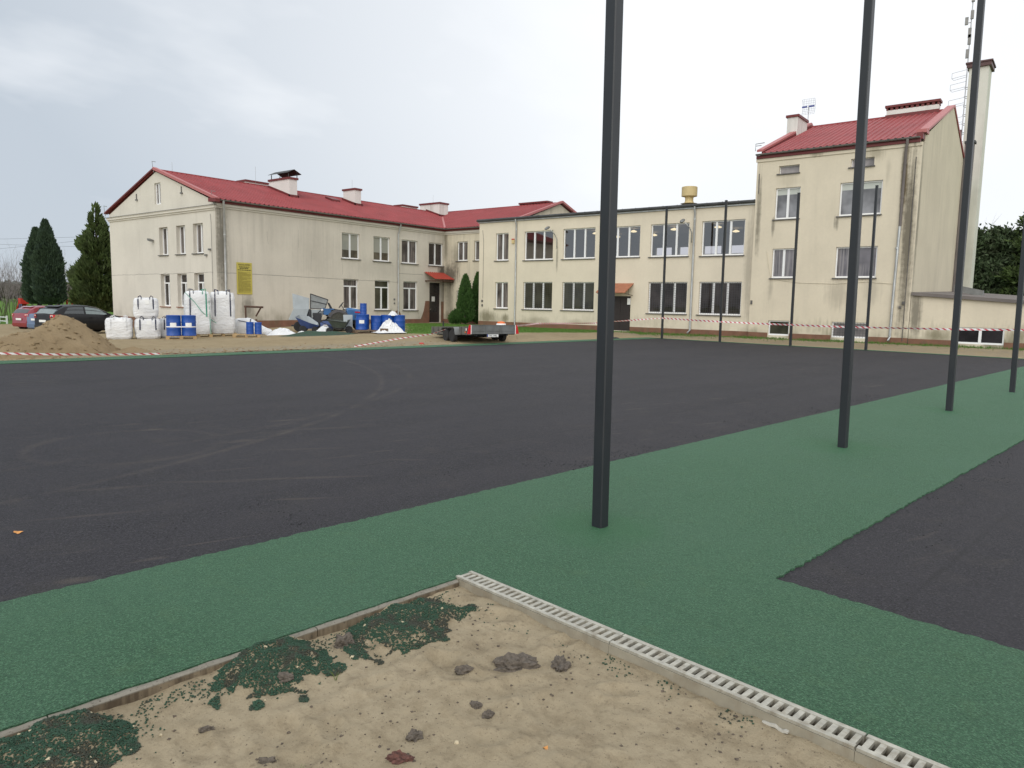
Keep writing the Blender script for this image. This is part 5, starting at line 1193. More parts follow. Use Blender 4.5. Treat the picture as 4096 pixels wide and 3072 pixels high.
# ------------------------------------------------------------ parked cars
def car(label, loc, rz, L, Wd, H, paint, gl='car_glass', fo=0.82, ro=0.66, hatch=True):
    root = thing('parked_car', label, 'car', loc, rz, 'cars parked by the school gable'); hw = Wd / 2
    # local frame: +Y forward, origin at the rear axle line projected on the ground, x right
    y0, y1 = -ro, L - ro; wb = L - fo - ro
    if hatch: st = [(0, .90, .90), (.03, .98, .95), (.30, H * .86, .97), (.62, H * .965, .965), (1.15, H, .95), (1.75, H * .995, .93), (2.25, H * .94, .92), (2.62, H * .82, .915), (3.02, .98, .90), (3.45, .86, .84), (L - .12, .70, .68), (L, .55, .54)]
    else: st = [(0, .86, .86), (.04, .97, .93), (.45, 1.0, .95), (.62, 1.05, .95), (1.05, H * .92, .95), (1.45, H, .94), (2.1, H * .99, .93), (2.6, H * .90, .92), (3.2, .99, .91), (3.7, .88, .85), (L - .12, .72, .68), (L, .56, .55)]
    sc_ = L / st[-1][0]
    secs = []
    for (s_, zt, zb) in st:
        y = y0 + s_ * sc_; e = min(1, .80 + 1.2 * min(s_, (L - s_) * .8) / 1.0) if min(s_, L - s_) < .2 else 1
        t = max(0.0, (zt - zb) / (H - .95)); wr = hw * (0.97 - .20 * t) * e; wm = hw * e
        secs.append([(0, y, .20), (wm * .90, y, .20), (wm * .985, y, .32), (wm, y, .55), (wm * .985, y, zb - .06), (wm * .955, y, zb), ((wm * .955 + wr) / 2 if t > .05 else wr * .9, y, (zb + zt) / 2 + .01), (wr, y, zt - .055 * min(1, t + .2)), (wr * .86, y, zt - .008), (0, y, zt + .012)])
    mb = MB(); n = len(secs[0])
    for sec in secs:
        for p in sec: mb.v.append(p)
        for p in sec: mb.v.append((-p[0], p[1], p[2]))
    for i in range(len(secs) - 1):
        for k in range(n - 1):
            a = i * 2 * n + k; b = a + 2 * n; mb.f.append((a, a + 1, b + 1, b)); a += n; b += n; mb.f.append((a, b, b + 1, a + 1))
    for i in (0, len(secs) - 1):
        o = i * 2 * n; mb.f.append(tuple(o + k for k in range(n)) + tuple(o + n + k for k in range(n - 1, -1, -1)))
    mb.build('body', paint, root, local=True, smooth=38, fix=True)
    # glass: side windows, screens
    def S(s_, fz):     # point on the cabin side at station s_ and 0..1 between belt and roof edge
        for i in range(len(st) - 1):
            if st[i][0] <= s_ <= st[i + 1][0]:
                t = (s_ - st[i][0]) / (st[i + 1][0] - st[i][0]); A = [Vector(secs[i][k]).lerp(Vector(secs[i + 1][k]), t) for k in range(n)]; break
        lo, mi, hi = A[5], A[6], A[7]; q = lo.lerp(mi, fz * 2) if fz < .5 else mi.lerp(hi, fz * 2 - 1); return q + Vector((.008, 0, .004))
    def side_win(sa, sb, sc0, sd0, name='side_window', g=gl):
        for sx in (1, -1):
            mb = MB(); r = []
            for k in range(7):
                t = k / 6; r.append((S(sa + (sb - sa) * t, .12), S(sc0 + (sd0 - sc0) * t, .88)))
            for p, q in zip(r, r[1:]):
                m_ = [Vector((v.x * sx, v.y, v.z)) for v in (p[0], p[0].lerp(p[1], .5), p[1], q[1], q[0].lerp(q[1], .5), q[0])]
                mb.quad(m_[0], m_[5], m_[4], m_[1]); mb.quad(m_[1], m_[4], m_[3], m_[2])
            mb.build(name, g, root, local=True, smooth=True)
    if hatch: side_win(.50, 1.52, .78, 1.55, g='car_glass'); side_win(1.62, 2.82, 1.63, 2.36, g=gl)
    else: side_win(1.0, 1.75, 1.25, 1.72); side_win(1.83, 2.95, 1.84, 2.45)
    def screen(i0, i1, name, t0=.1, t1=.92):
        mb = MB(); P_ = [Vector(secs[i0][k]).lerp(Vector(secs[i1][k]), t0) for k in (9, 8, 7)]; Q_ = [Vector(secs[i0][k]).lerp(Vector(secs[i1][k]), t1) for k in (9, 8, 7)]
        nrm = (Q_[0] - P_[0]).cross(Vector((1, 0, 0))).normalized(); nrm = nrm if nrm.z > 0 else -nrm
        for sx in (1, -1):
            p = [Vector((v.x * sx * .95, v.y, v.z)) + nrm * .010 for v in P_]; q = [Vector((v.x * sx * .95, v.y, v.z)) + nrm * .010 for v in Q_]
            mb.quad(p[0], p[1], q[1], q[0]); mb.quad(p[1], p[2], q[2], q[1])
        mb.build(name, gl, root, local=True, smooth=True)
    if hatch: screen(1, 2, 'rear_screen'); screen(6, 8, 'windscreen', .0, .95)
    else: screen(3, 5, 'rear_screen', .0, .9); screen(6, 8, 'windscreen', .1, .95)
    for sx in (1, -1):
        mb = MB(); mb.hexa([Vector((sx * hw * a, y0 + b, z)) for a, b, z in ((.62, -.012, .80), (.90, .03, .80), (1.0, .26, .84), (.66, .05, .84), (.64, -.012, .97), (.88, .03, .97), (.985, .32, .98), (.68, .05, .97))]); tl = mb.build('tail_light', 'lamp_red', root, local=True, fix=True)
        mb = MB(); mb.hexa([Vector((sx * hw * a, y0 + b, z)) for a, b, z in ((.66, -.016, .89), (.86, .026, .89), (.86, .05, .89), (.66, .01, .89), (.67, -.016, .94), (.85, .026, .94), (.85, .05, .94), (.67, .01, .94))]); mb.build('reverse_light', 'lamp_clear', tl, local=True, fix=True)
        mb = MB(); mb.box(sx * hw * .97 - .02, sx * hw * .97 + .02, 0, .05, 0, .02); mb.v = []; mb.f = []
        mx = sx * (hw + .09); ym = y0 + 2.72 * sc_; mb.hexa([Vector((mx + dx * .10, ym + dy * .05, .98 + dz * .065)) for dx, dy, dz in ((-1, -1, -1), (.8, -1, -1), (.8, .6, -.8), (-1, .6, -.8), (-1, -1, 1), (.8, -1, .9), (.8, .6, .7), (-1, .6, .8))]); mb.build('mirror', paint if paint != 'car_blue' else 'car_trim', root, local=True, bevel=.015)
        mb = MB(); mb.box(sx * hw * .992 - .012, sx * hw * .992 + .012, y0 + 1.72 * sc_, y0 + 1.90 * sc_, .80, .83); mb.build('door_handle', paint, root, local=True, fix=True)
        for yw in (0.0, wb):
            mb = MB(); mb.lathe([(.17, -.10), (.27, -.105), (.305, -.08), (.31, 0), (.305, .08), (.27, .105), (.17, .10)], (sx * (hw - .115), yw, .31), 22, 'x'); wh = mb.build('wheel', 'rubber', root, local=True, smooth=40)
            mb = MB(); xo = sx * (hw - .115) + sx * .105; mb.lathe([(.185, -.012), (.19, .004), (.165, .006), (.05, -.006)], (xo, yw, .31), 20, 'x')
            for k in range(5):
                a = 2 * math.pi * k / 5; mb.tube([(xo + sx * .008, yw + .03 * math.cos(a), .31 + .03 * math.sin(a)), (xo + sx * .008, yw + .17 * math.cos(a), .31 + .17 * math.sin(a))], .022, 5)
            mb.build('rim', 'rim_grey', wh, local=True, smooth=40)
            mb = MB(); pts = [(sx * (hw + .004), yw + .36 * math.cos(t), .31 + .36 * math.sin(t)) for t in [math.pi * k / 14 for k in range(15)]]; pts2 = [(p[0], yw + (p[1] - yw) * .86, .31 + (p[2] - .31) * .86) for p in pts]
            for k in range(14): mb.quad(pts[k], pts[k + 1], pts2[k + 1], pts2[k])
            mb.build('wheel_arch', 'car_trim', root, local=True)
    mb = MB(); mb.box(-hw * .80, hw * .80, y0 - .035, y0 + .10, .24, .46); mb.build('bumper', 'car_trim' if paint == 'car_black' else paint, root, local=True, bevel=.03)
    mb = MB(); mb.box(-.26, .26, y0 - .05, y0 - .037, .60 if hatch else .62, .71 if hatch else .73); mb.build('number_plate', 'paper_white', root, local=True, fix=True)
    if hatch: mb = MB(); mb.hexa([Vector(p) for p in ((-.5, y0 + .42, H * .925), (.5, y0 + .42, H * .925), (.55, y0 + .62, H * .955), (-.55, y0 + .62, H * .955), (-.5, y0 + .40, H * .945), (.5, y0 + .40, H * .945), (.55, y0 + .62, H * .98), (-.55, y0 + .62, H * .98))]); mb.build('spoiler', paint, root, local=True, bevel=.01)
    return root
CAR_RZ = R(12)
def carpos(fx, fy, wb, hw):   # from the contact point of the front right wheel
    dx, dy = -math.sin(CAR_RZ), math.cos(CAR_RZ); rx, ry = math.cos(CAR_RZ), math.sin(CAR_RZ)
    return fx - dx * wb - rx * hw, fy - dy * wb - ry * hw
p = carpos(-39.5, 16.88, 2.5, .75); car('black hatchback nearest the school gable, behind the earth mound', (p[0], p[1], -0.20), CAR_RZ, 4.05, 1.74, 1.44, 'car_black', 'car_glass_pale')
car('blue grey saloon between the black and the red car', (-44.6, 15.55, -0.30), R(12), 4.3, 1.74, 1.42, 'car_blue', 'car_glass_pale', hatch=False)
car('red hatchback farthest left, behind the blue grey car', (-50.0, 16.55, -0.42), R(12), 4.15, 1.76, 1.46, 'car_red', 'car_glass')

# ------------------------------------------------------------ earth mounds
def mound(cx, cy, rx, ry, h, ang, label, seed, peak=(0, 0), power=1.0, n=70):
    mb = MB(); ca, sa = math.cos(ang), math.sin(ang)
    def f(i, j):
        u, v = (i * 2 - 1) * 1.25, (j * 2 - 1) * 1.25
        x = cx + u * rx * ca - v * ry * sa; y = cy + u * rx * sa + v * ry * ca
        q = math.hypot(u - peak[0] * max(0, 1 - math.hypot(u, v)), v - peak[1] * max(0, 1 - math.hypot(u, v)))
        q += .16 * noise.noise((u * 1.8 + seed, v * 1.8, 0)) + .05 * noise.noise((u * 6, v * 6, seed))
        z = h * max(0.0, 1 - q) ** power
        k = min(1, z / .15)
        z += k * (.06 * noise.noise((x * 2.2, y * 2.2, seed)) + .035 * noise.noise((x * 6, y * 6, seed)) + .02 * noise.noise((x * 15, y * 15, seed)))
        return (x, y, T(x, y) + z - .02)
    mb.grid(n, n, f); o = mb.build('earth_mound', 'mound_earth', smooth=True); tag(o, label, 'earth mound', 'earth mounds'); return f
f1 = mound(-24.4, 8.35, 1.55, 2.35, 1.16, R(24), 'large mound of sandy earth in front of the black car', 1.0, peak=(.08, .34), power=.80)
f2 = mound(-26.6, 5.3, 1.6, 2.6, 1.35, R(10), 'second earth mound cut by the left picture edge', 5.0)
f3 = mound(-23.7, 10.6, .55, .8, .17, R(20), 'low heap of dark earth at the right foot of the large mound', 9.0, n=40)
mb = MB(); rr = random.Random(11)
for _ in range(420):
    i, j = rr.random(), rr.random(); p_ = f1(i, j)
    if p_[2] - T(p_[0], p_[1]) > .03 or rr.random() < .25: chip(mb, p_[0], p_[1], max(p_[2], T(p_[0], p_[1])) + .01, rr.uniform(.02, .085))
for _ in range(500):
    x, y, _z = ab(-22.98 - abs(rr.gauss(0, 1.2)), rr.uniform(2, 25)); chip(mb, x, y, T(x, y) + .005, rr.uniform(.012, .05))
tag(mb.build('loose_stones', 'mound_earth'), 'loose clods and stones on and around the earth mounds', 'stones', kind='stuff')

# ------------------------------------------------------------ big bags
def bag_body(wx, wy, h, seed, bulge=.06, slump=.05, wr=.0, n=34):
    mb = MB(); vs = []
    m = 26
    def P(k, t):
        a = 2 * math.pi * k / n; c, s_ = math.cos(a), math.sin(a); pw = .34
        x = math.copysign(abs(c) ** pw, c) * wx / 2; y = math.copysign(abs(s_) ** pw, s_) * wy / 2
        g = 1 + bulge * math.sin(math.pi * min(1, t * 1.02)) - .10 * max(0, (t - .86) / .14) ** 1.5 - .10 * max(0, .10 - t) / .10
        z = h * t + .028 * noise.noise((x * 3 + seed, y * 3, t * 2)) * (t > .7)
        k1 = .050 * noise.noise((x * 2.6 + seed, y * 2.6, z * 2.6)) + .022 * noise.noise((x * 7 + seed, y * 7, z * 7)) + .012 * (1 - abs(noise.noise((x * 4 + seed, y * 4, z * 11))) * 3) + wr * .020 * noise.noise((x * 2 + seed, y * 2, z * 16))
        return ((x * (g + k1)), (y * (g + k1)), z)
    for j in range(m + 1):
        for k in range(n): mb.v.append(P(k, j / m))
    for j in range(m):
        for k in range(n): mb.f.append((j * n + k, j * n + (k + 1) % n, (j + 1) * n + (k + 1) % n, (j + 1) * n + k))
    # crumpled top
    o = len(mb.v); rings = 6
    for r in range(1, rings + 1):
        q = 1 - r / (rings + .3)
        for k in range(n):
            x, y, z = mb.v[m * n + k]; zz = h + slump * (1 - q) * .6 + .055 * noise.noise((x * q * 5 + seed, y * q * 5, 3)) + .035 * noise.noise((x * q * 14 + seed, y * q * 14, 6))
            mb.v.append((x * q, y * q, zz))
        b = m * n if r == 1 else o + (r - 2) * n
        for k in range(n): mb.f.append((b + k, b + (k + 1) % n, o + (r - 1) * n + (k + 1) % n, o + (r - 1) * n + k))
    mb.f.append(tuple(o + (rings - 1) * n + k for k in range(n))); mb.f.append(tuple(range(n))[::-1])
    return mb
def strap(root, pts, m='strap_navy', w_=.05):
    mb = MB(); pts = [Vector(p) for p in pts]
    for i in range(len(pts) - 1):
        p, q = pts[i], pts[i + 1]; d = (q - p).normalized(); out = Vector(((p.x + q.x) / 2, (p.y + q.y) / 2, .0)); out = out.normalized() if out.length > .01 else Vector((0, 0, 1))
        sd_ = d.cross(out).normalized() * w_ / 2; oo = out * .012
        mb.hexa([p - sd_ - oo, p + sd_ - oo, q + sd_ - oo, q - sd_ - oo, p - sd_ + oo, p + sd_ + oo, q + sd_ + oo, q - sd_ + oo])
    return mb.build('strap', m, root, local=True, fix=True)
BG = 'white big bags of granules in the yard'
def bigbag(loc, rz, wx, wy, h, label, seed, straps='strap_navy', loops=True, tagp=True, tall=False, wr=0.0, group=BG, scol=None):
    root = thing('big_bag', label, 'bag', loc, rz, group)
    mb = bag_body(wx, wy, h, seed, .05 if not tall else .03, .05 if not tall else .10, wr); mb.build('bag_body', 'bag_fabric', root, local=True, smooth=55)
    cx, cy = wx * .5 * 1.02, wy * .5 * 1.02
    lo = h * .45 if not tall else h * .42
    for sx in (1, -1):
        for sy in (1, -1):
            m_ = straps if not scol else scol[(0 if sx > 0 else 1)]
            x, y = sx * cx * .62, sy * cy * 1.0
            strap(root, [(x * 1.0, y * 1.03, lo), (x * .98, y * 1.045, h * .75), (x * .98, y * .97, h * .96)], m_)
            if loops:
                mb = MB(); mb.tube([(x * .98, y * .97, h * .93), (x * .95, y * .92, h * 1.08), (x * .7, y * .9, h + .12), (x * .55, y * .93, h * 1.05), (x * .55, y * .95, h * .95)], .017, 5); mb.build('lifting_loop', m_, root, local=True)
    if tagp:
        mb = MB(); mb.hexa([Vector(p) for p in ((-.02, -cy * 1.055, h * .70), (.15, -cy * 1.055, h * .72), (.15, -cy * 1.04, h * .72), (-.02, -cy * 1.04, h * .70), (-.04, -cy * 1.02, h * .92), (.14, -cy * 1.02, h * .94), (.14, -cy * 1.0, h * .94), (-.04, -cy * 1.0, h * .92))]); mb.build('label_pocket', 'paper_white', root, local=True, fix=True)
    return root
RB = R(60)   # bags stand square to the pitch edge: seen from the front
z_ = T(-32.6, 14.2)
bigbag((-32.55, 14.1, T(-32.5, 14.1)), R(63), .98, .96, .88, 'white big bag standing alone on the ground, leftmost, beside the black car', 1.1, 'bag_fabric', tagp=False)
bigbag((-32.15, 15.12, T(-32.1, 15.1)), R(66), .98, .94, .86, 'lower big bag carrying another one on top', 2.2)
bigbag((-32.20, 15.10, T(-32.1, 15.1) + .90), R(64), .94, .92, .84, 'big bag stacked on top of another', 3.3)
bigbag((-32.35, 16.25, T(-32.2, 16.2)), R(68), .96, .94, .84, 'low big bag half hidden behind the pair of blue drums on a pallet', 4.4)
bigbag((-32.29, 17.49, T(-32, 17.7) + .145), R(66), 1.10, 1.0, 1.92, 'tall big bag with green cord across it, left of the tall pair', 5.5, 'strap_navy', tagp=False, tall=True, wr=1.0, scol=('strap_green', 'strap_navy'))
bigbag((-32.44, 18.82, T(-32, 19) + .145), R(62), 1.08, 1.0, 1.92, 'tall big bag of the pair, right one, below the yellow board', 6.6, 'strap_navy', tagp=False, tall=True, scol=('strap_navy', 'strap_navy'))
mb = MB(); mb.tube([(-32.01, 16.77, 1.95), (-31.81, 17.12, 1.5), (-31.71, 17.37, 1.1), (-31.71, 17.77, .75), (-31.79, 18.12, .55)], .014, 5); mb.tube([(-31.67, 17.72, 1.6), (-31.65, 17.74, .8), (-31.62, 17.75, .05)], .012, 5)
tag(mb.build('green_cord', 'strap_green'), 'thin green cord slung over the left tall big bag', 'cord')

def pallet(loc, rz, label, wx=1.2, wy=.8, m='pallet_wood'):
    root = thing('wooden_pallet', label, 'pallet', loc, rz, 'wooden pallets under the goods'); mb = MB()
    for k in range(5): y = -wy / 2 + (wy - .12) * k / 4; mb.box(-wx / 2, wx / 2, y, y + .12, .122, .144)
    mb.build('deck', m, root, local=True, fix=True)
    mb = MB()
    for x in (-wx / 2, -.072, wx / 2 - .145): mb.box(x, x + .145, -wy / 2, wy / 2, .1, .121)
    for x in (-wx / 2, -.072, wx / 2 - .145):
        for y in (-wy / 2, -.05, wy / 2 - .1): mb.box(x + .002, x + .143, y + .002, y + .098, .022, .099)
    for y in (-wy / 2, -.05, wy / 2 - .1): mb.box(-wx / 2 + .001, wx / 2 - .001, y + .001, y + .099, 0, .021)
    mb.build('blocks', m, root, local=True, fix=True); return root
pallet((-32.29, 17.49, T(-32, 17.7)), R(64), 'pallet under the left tall big bag'); pallet((-32.44, 18.82, T(-32.1, 19)), R(62), 'pallet under the right tall big bag')
pallet((-30.62, 15.82, T(-30.6, 15.8)), R(63), 'pallet under the two blue drums bound with white tape'); pallet((-30.5, 18.85, T(-30.5, 18.8)), R(60), 'pallet under the two small blue canisters')
pallet((-28.75, 24.95, T(-28.7, 25)), R(58), 'weathered pallet under the blue drums beside the crumpled tarpaulin', 1.9, 1.0, 'old_wood')

def drum(loc, label, r=.295, h=.88, group='blue drums', lbl=True, ang=0.0, band=False):
    root = thing('blue_drum', label, 'drum', loc, ang, group); mb = MB()
    a, b = h * .36, h * .66
    mb.lathe([(r * .96, 0), (r, .015), (r, .03), (r * .985, .04), (r * .985, a - .03), (r, a - .012), (r, a + .012), (r * .985, a + .03), (r * .985, b - .03), (r, b - .012), (r, b + .012), (r * .985, b + .03), (r * .985, h - .04), (r, h - .03), (r, h - .01), (r * .97, h), (r * .94, h - .02), (.02, h - .02)], (0, 0, 0), 32)
    mb.build('drum_body', 'blue_drum', root, local=True, smooth=30)
    mb = MB(); mb.lathe([(.03, h - .019), (.035, h + .004), (.02, h + .006)], (r * .55, 0, 0), 10); mb.build('bung', 'blue_drum', root, local=True, fix=True)
    if lbl:
        mb = MB(); q = r + .004
        for k in range(8):
            t0, t1 = -.42 + .105 * k, -.42 + .105 * (k + 1); mb.quad((q * math.sin(t0), -q * math.cos(t0), h * .42), (q * math.sin(t1), -q * math.cos(t1), h * .42), (q * math.sin(t1), -q * math.cos(t1), h * .64), (q * math.sin(t0), -q * math.cos(t0), h * .64))
        mb.build('drum_label', 'paper_white', root, local=True)
    return root
d1 = (-30.76, 15.57); d2 = (-30.48, 16.10)
drum((*d1, T(-30.6, 15.8) + .146), 'left one of the two blue drums bound together with white tape', ang=R(60)); drum((*d2, T(-30.6, 15.8) + .146), 'right one of the two blue drums bound together with white tape', ang=R(60))
mb = MB(); v = Vector((d2[0] - d1[0], d2[1] - d1[1], 0)).normalized(); pts = []
for k in range(21):
    t = math.pi * k / 20; n_ = Vector((v.y, -v.x, 0)); pts.append(Vector((*d2, 0)) + (v * math.sin(t) + n_ * math.cos(t)) * .302)
for k in range(21):
    t = math.pi * k / 20; pts.append(Vector((*d1, 0)) + (-v * math.sin(t) - n_ * math.cos(t)) * .302)
z0 = T(-30.6, 15.8) + .146 + .37
for p, q in zip(pts, pts[1:] + pts[:1]): mb.quad((p.x, p.y, z0), (q.x, q.y, z0), (q.x, q.y, z0 + .045), (p.x, p.y, z0 + .045))
tag(mb.build('binding_tape', 'strap_white'), 'white tape binding the two large blue drums', 'tape')
zc_ = T(-30.4, 18.9) + .146
drum((-30.42, 19.0, zc_), 'left small blue canister of two on the pallet below the yellow board', .17, .56, 'small blue canisters', False); drum((-30.22, 19.30, zc_), 'right small blue canister of two on the pallet below the yellow board', .16, .55, 'small blue canisters', False)

# fallen big bag and crumpled rags
def cloth_pile(cx, cy, rx, ry, h, ang, m, name, label, cat, seed, zf=T, n=56, sharp=1.0, zo=0.0, peaks=((0, 0, 1, 1),)):
    mb = MB(); ca, sa = math.cos(ang), math.sin(ang)
    def f(i, j):
        u, v = i * 2 - 1, j * 2 - 1; q = max(abs(u), abs(v)) * .45 + math.hypot(u, v) * .55
        r1 = 1 - abs(noise.noise((u * 2.0 + seed, v * 2.0, 0))) * 2; r2 = 1 - abs(noise.noise((u * 4.5 + seed, v * 4.5, 3))) * 2
        r3 = 1 - abs(noise.noise((u * 9 + seed, v * 9, 5))) * 2; env = max(0, 1 - q ** 3)
        b_ = max(hk * max(0, 1 - math.hypot(u - uk, v - vk) / rk) ** .55 for uk, vk, hk, rk in peaks)
        z = h * env * (b_ * (.72 + .22 * r1 * sharp + .14 * r2 * sharp) + .10 * r2 * sharp + .06 * r3 * sharp + .05)
        w_ = 1 + .22 * noise.noise((u * 1.5 + seed, v * 1.5, 7))
        x = cx + (u * rx * w_) * ca - (v * ry * w_) * sa; y = cy + (u * rx * w_) * sa + (v * ry * w_) * ca
        return (x, y, zf(x, y) + max(z, .004) + zo)
    mb.grid(n, n, f); return tag(mb.build(name, m, smooth=50), label, cat)
fb = thing('fallen_bag', 'white big bag lying slumped on its side, right of the tall pair', 'bag', (-32.9, 20.7, T(-32.9, 20.7)), R(62))
mb = bag_body(1.7, 1.0, .78, 7.7, .10, .10, .3)
mb.v = [(x, y, z * (1 - .62 * sm((x + .25) / 1.1))) for x, y, z in mb.v]; mb.build('bag_body', 'bag_fabric', fb, local=True, smooth=55)
strap(fb, [(-.7, -.53, .72), (-.2, -.54, .62), (.3, -.56, .4)], 'strap_navy', .035); strap(fb, [(-.2, -.54, .35), (-.15, -.50, .66), (-.1, -.3, .80)], 'strap_navy', .05)
cloth_pile(-31.55, 21.5, .75, .5, .30, R(62), 'bag_fabric', 'crumpled_rag', 'crumpled white bag lying flat right of the small canisters', 'rag', 3.3)
cloth_pile(-30.65, 22.0, .35, .25, .16, R(62), 'bag_fabric', 'crumpled_rag', 'small white rag at the right end of the crumpled bag', 'rag', 13.3)
cloth_pile(-30.6, 23.35, .55, .3, .35, R(40), 'bag_fabric', 'crumpled_rag', 'white rag hanging beside the blue cart, in front of the tractor', 'rag', 23.3)
cloth_pile(-27.75, 25.2, .76, .62, .54, R(58), 'bag_fabric', 'crumpled_tarpaulin', 'heap of crumpled white tarpaulin, right of the blue drums', 'tarpaulin', 33.1, n=84, sharp=1.3, zo=.05, peaks=((.02, .05, 1.0, .72), (.52, .1, .72, .5), (-.42, -.2, .42, .5), (.3, -.45, .45, .45)))
mb = MB(); mb.hexa([Vector((p[0] - .05, p[1] + .12, .10 + (p[2] - .12) * .8)) for p in ((-27.65, 24.45, .12), (-27.42, 24.75, .12), (-27.60, 24.88, .12), (-27.83, 24.58, .12), (-27.65, 24.45, .42), (-27.42, 24.75, .42), (-27.60, 24.88, .42), (-27.83, 24.58, .42))])
tag(mb.build('cardboard_box', 'old_wood', bevel=.01), 'small brown box before the crumpled tarpaulin', 'box')
mb = MB(); rr = random.Random(21)
def gh(x, y): return .22 * math.exp(-((x + 29.95) / .55) ** 2 - ((y - 21.9) / 1.0) ** 2) + .16 * math.exp(-((x + 29.3) / .5) ** 2 - ((y - 23.0) / .8) ** 2)
mb.grid(40, 50, lambda i, j: (-31.6 + 3.2 * i, 19.9 + 4.8 * j, T(-31.6 + 3.2 * i, 19.9 + 4.8 * j) + gh(-31.6 + 3.2 * i, 19.9 + 4.8 * j) - .02 + .02 * noise.noise((i * 30, j * 30, 0))))
tag(mb.build('granule_spill', 'granule', smooth=True), 'long spill of dark green granules on the grass edge by the machines', 'granules')
rf_ = MB(); z = T(-38, 23.5)
rf_.tube([(-35.6, 22.0, .05), (-35.6, 22.0, 1.28)], .05, 6); rf_.tube([(-35.65, 21.95, 1.28), (-35.25, 22.85, 1.25)], .06, 6); rf_.tube([(-35.3, 22.75, 1.25), (-35.5, 22.55, .75)], .045, 6); rf_.tube([(-35.4, 22.5, .0), (-35.4, 22.5, .6)], .06, 6)
tag(rf_.build('rusty_frame', 'rust_steel', smooth=40), 'rusty steel frame at the wall below the yellow board', 'frame')

# ------------------------------------------------------------ machines by the wall
MR = R(58)     # local x runs to the right as seen from the pitch, local y away
def wheel(root, x, y, z, r, w_, ax='y', rim='rim_grey', rr_=.55, tread=0):
    mb = MB(); mb.lathe([(r * rr_, -w_ * .45), (r * .9, -w_ * .5), (r, -w_ * .36), (r, w_ * .36), (r * .9, w_ * .5), (r * rr_, w_ * .45)], (x, y, z), 26, ax)
    for k in range(tread):
        a = 2 * math.pi * k / tread; c, s_ = math.cos(a), math.sin(a)
        if ax == 'y': mb.tube([(x + r * c, y - w_ * .42, z + r * s_), (x + r * math.cos(a + .12), y, z + r * math.sin(a + .12)), (x + r * c, y + w_ * .42, z + r * s_)], r * .035, 4)
    o = mb.build('wheel', 'tyre_mud' if tread > 14 else 'rubber', root, local=True, smooth=40)
    mb = MB(); mb.lathe([(r * rr_ * 1.01, -w_ * .36), (r * rr_ * .5, -w_ * .25), (r * .15, -w_ * .30), (r * .13, -w_ * .42), (r * .13, w_ * .42), (r * .15, w_ * .3), (r * rr_ * .5, w_ * .25), (r * rr_ * 1.01, w_ * .36)], (x, y, z), 18, ax); mb.build('rim', rim, o, local=True, smooth=40); return o
gz0 = T(-33, 23.9)
mx_ = thing('spreader_machine', 'grey and red paving machine with two hinged sheet metal lids open', 'machine', (-32.8, 24.0, gz0), MR)
mb = MB(); mb.hexa([Vector(p) for p in ((-1.06, -.25, .62), (-.20, -.25, .60), (.02, .35, .60), (-.95, .35, .62), (-.78, -.20, 1.22), (.02, -.20, 1.22), (.08, .30, 1.22), (-.75, .30, 1.22))]); mb.build('hopper', 'sheet_grey', mx_, local=True, bevel=.012)
mb = MB(); mb.hexa([Vector(p) for p in ((-.80, -.14, 1.23), (.02, -.14, 1.20), (.02, -.12, 1.20), (-.80, -.12, 1.23), (-.82, .02, 2.02), (.06, .0, 1.78), (.06, .02, 1.78), (-.82, .04, 2.02))]); mb.build('lid', 'sheet_grey', mx_, local=True, fix=True)
mb = MB()
P4 = [(.08, -.20, 1.24), (.84, -.20, 1.22), (1.02, -.14, 1.72), (.10, -.16, 2.02)]
for p, q in zip(P4, P4[1:] + P4[:1]): mb.tube([p, q], .022, 5)
mb.tube([(.09, -.18, 1.66), (.92, -.18, 1.48)], .018, 5); lidf = mb.build('lid_frame', 'dark_steel', mx_, local=True)
mb = MB(); mb.quad(*[(p[0], p[1] + .012, p[2]) for p in P4]); mb.quad(*[(p[0], p[1] + .02, p[2]) for p in P4][::-1]); mb.build('lid_mesh', 'grille_grey', lidf, local=True)
mb = MB(); mb.hexa([Vector(p) for p in ((.13, -.24, .62), (.62, -.24, .62), (.62, .3, .62), (.13, .3, .62), (.13, -.24, 1.18), (.80, -.24, 1.18), (.80, .3, 1.18), (.13, .3, 1.18))]); mb.build('cabinet', 'sheet_grey', mx_, local=True, bevel=.012)
mb = MB(); mb.box(.18, .58, -.255, -.245, .80, .86); mb.build('handle_bar', 'paper_white', mx_, local=True, fix=True)
mb = MB(); mb.box(.14, .70, -.26, .25, .34, .61); mb.build('engine_cover', 'machine_red', mx_, local=True, bevel=.03)
mb = MB(); mb.hexa([Vector(p) for p in ((-.10, -.27, .55), (.12, -.27, .55), (.12, .2, .55), (-.10, .2, .55), (.02, -.27, 1.2), (.12, -.27, 1.2), (.12, .2, 1.2), (.02, .2, 1.2))]); mb.box(-.9, .75, -.12, .12, .28, .36); mb.build('chassis', 'dark_steel', mx_, local=True, fix=True)
for x in (-.52, -.28): wheel(mx_, x, -.18, .27, .27, .16, 'y', 'rust_steel')
wheel(mx_, .5, -.2, .22, .22, .14, 'y', 'machine_red')
bc = thing('tipping_cart', 'dark blue dumper tub with a pale inside, in front of the grey machine', 'cart', (-31.95, 23.3, gz0 - .02), MR)
mb = MB(); A = [(-.62, -.30, .82), (.10, -.36, .52), (.56, -.34, .40), (.58, .3, .52), (.1, .35, .86), (-.4, .3, .92)]; Bm = [(-.30, -.22, .30), (.05, -.24, .22), (.42, -.22, .22), (.42, .2, .22), (.05, .22, .22), (-.22, .2, .3)]
for i in range(6): mb.quad(A[i], A[(i + 1) % 6], Bm[(i + 1) % 6], Bm[i])
mb.poly(Bm[::-1]); tub = mb.build('tub', 'cart_blue', bc, local=True)
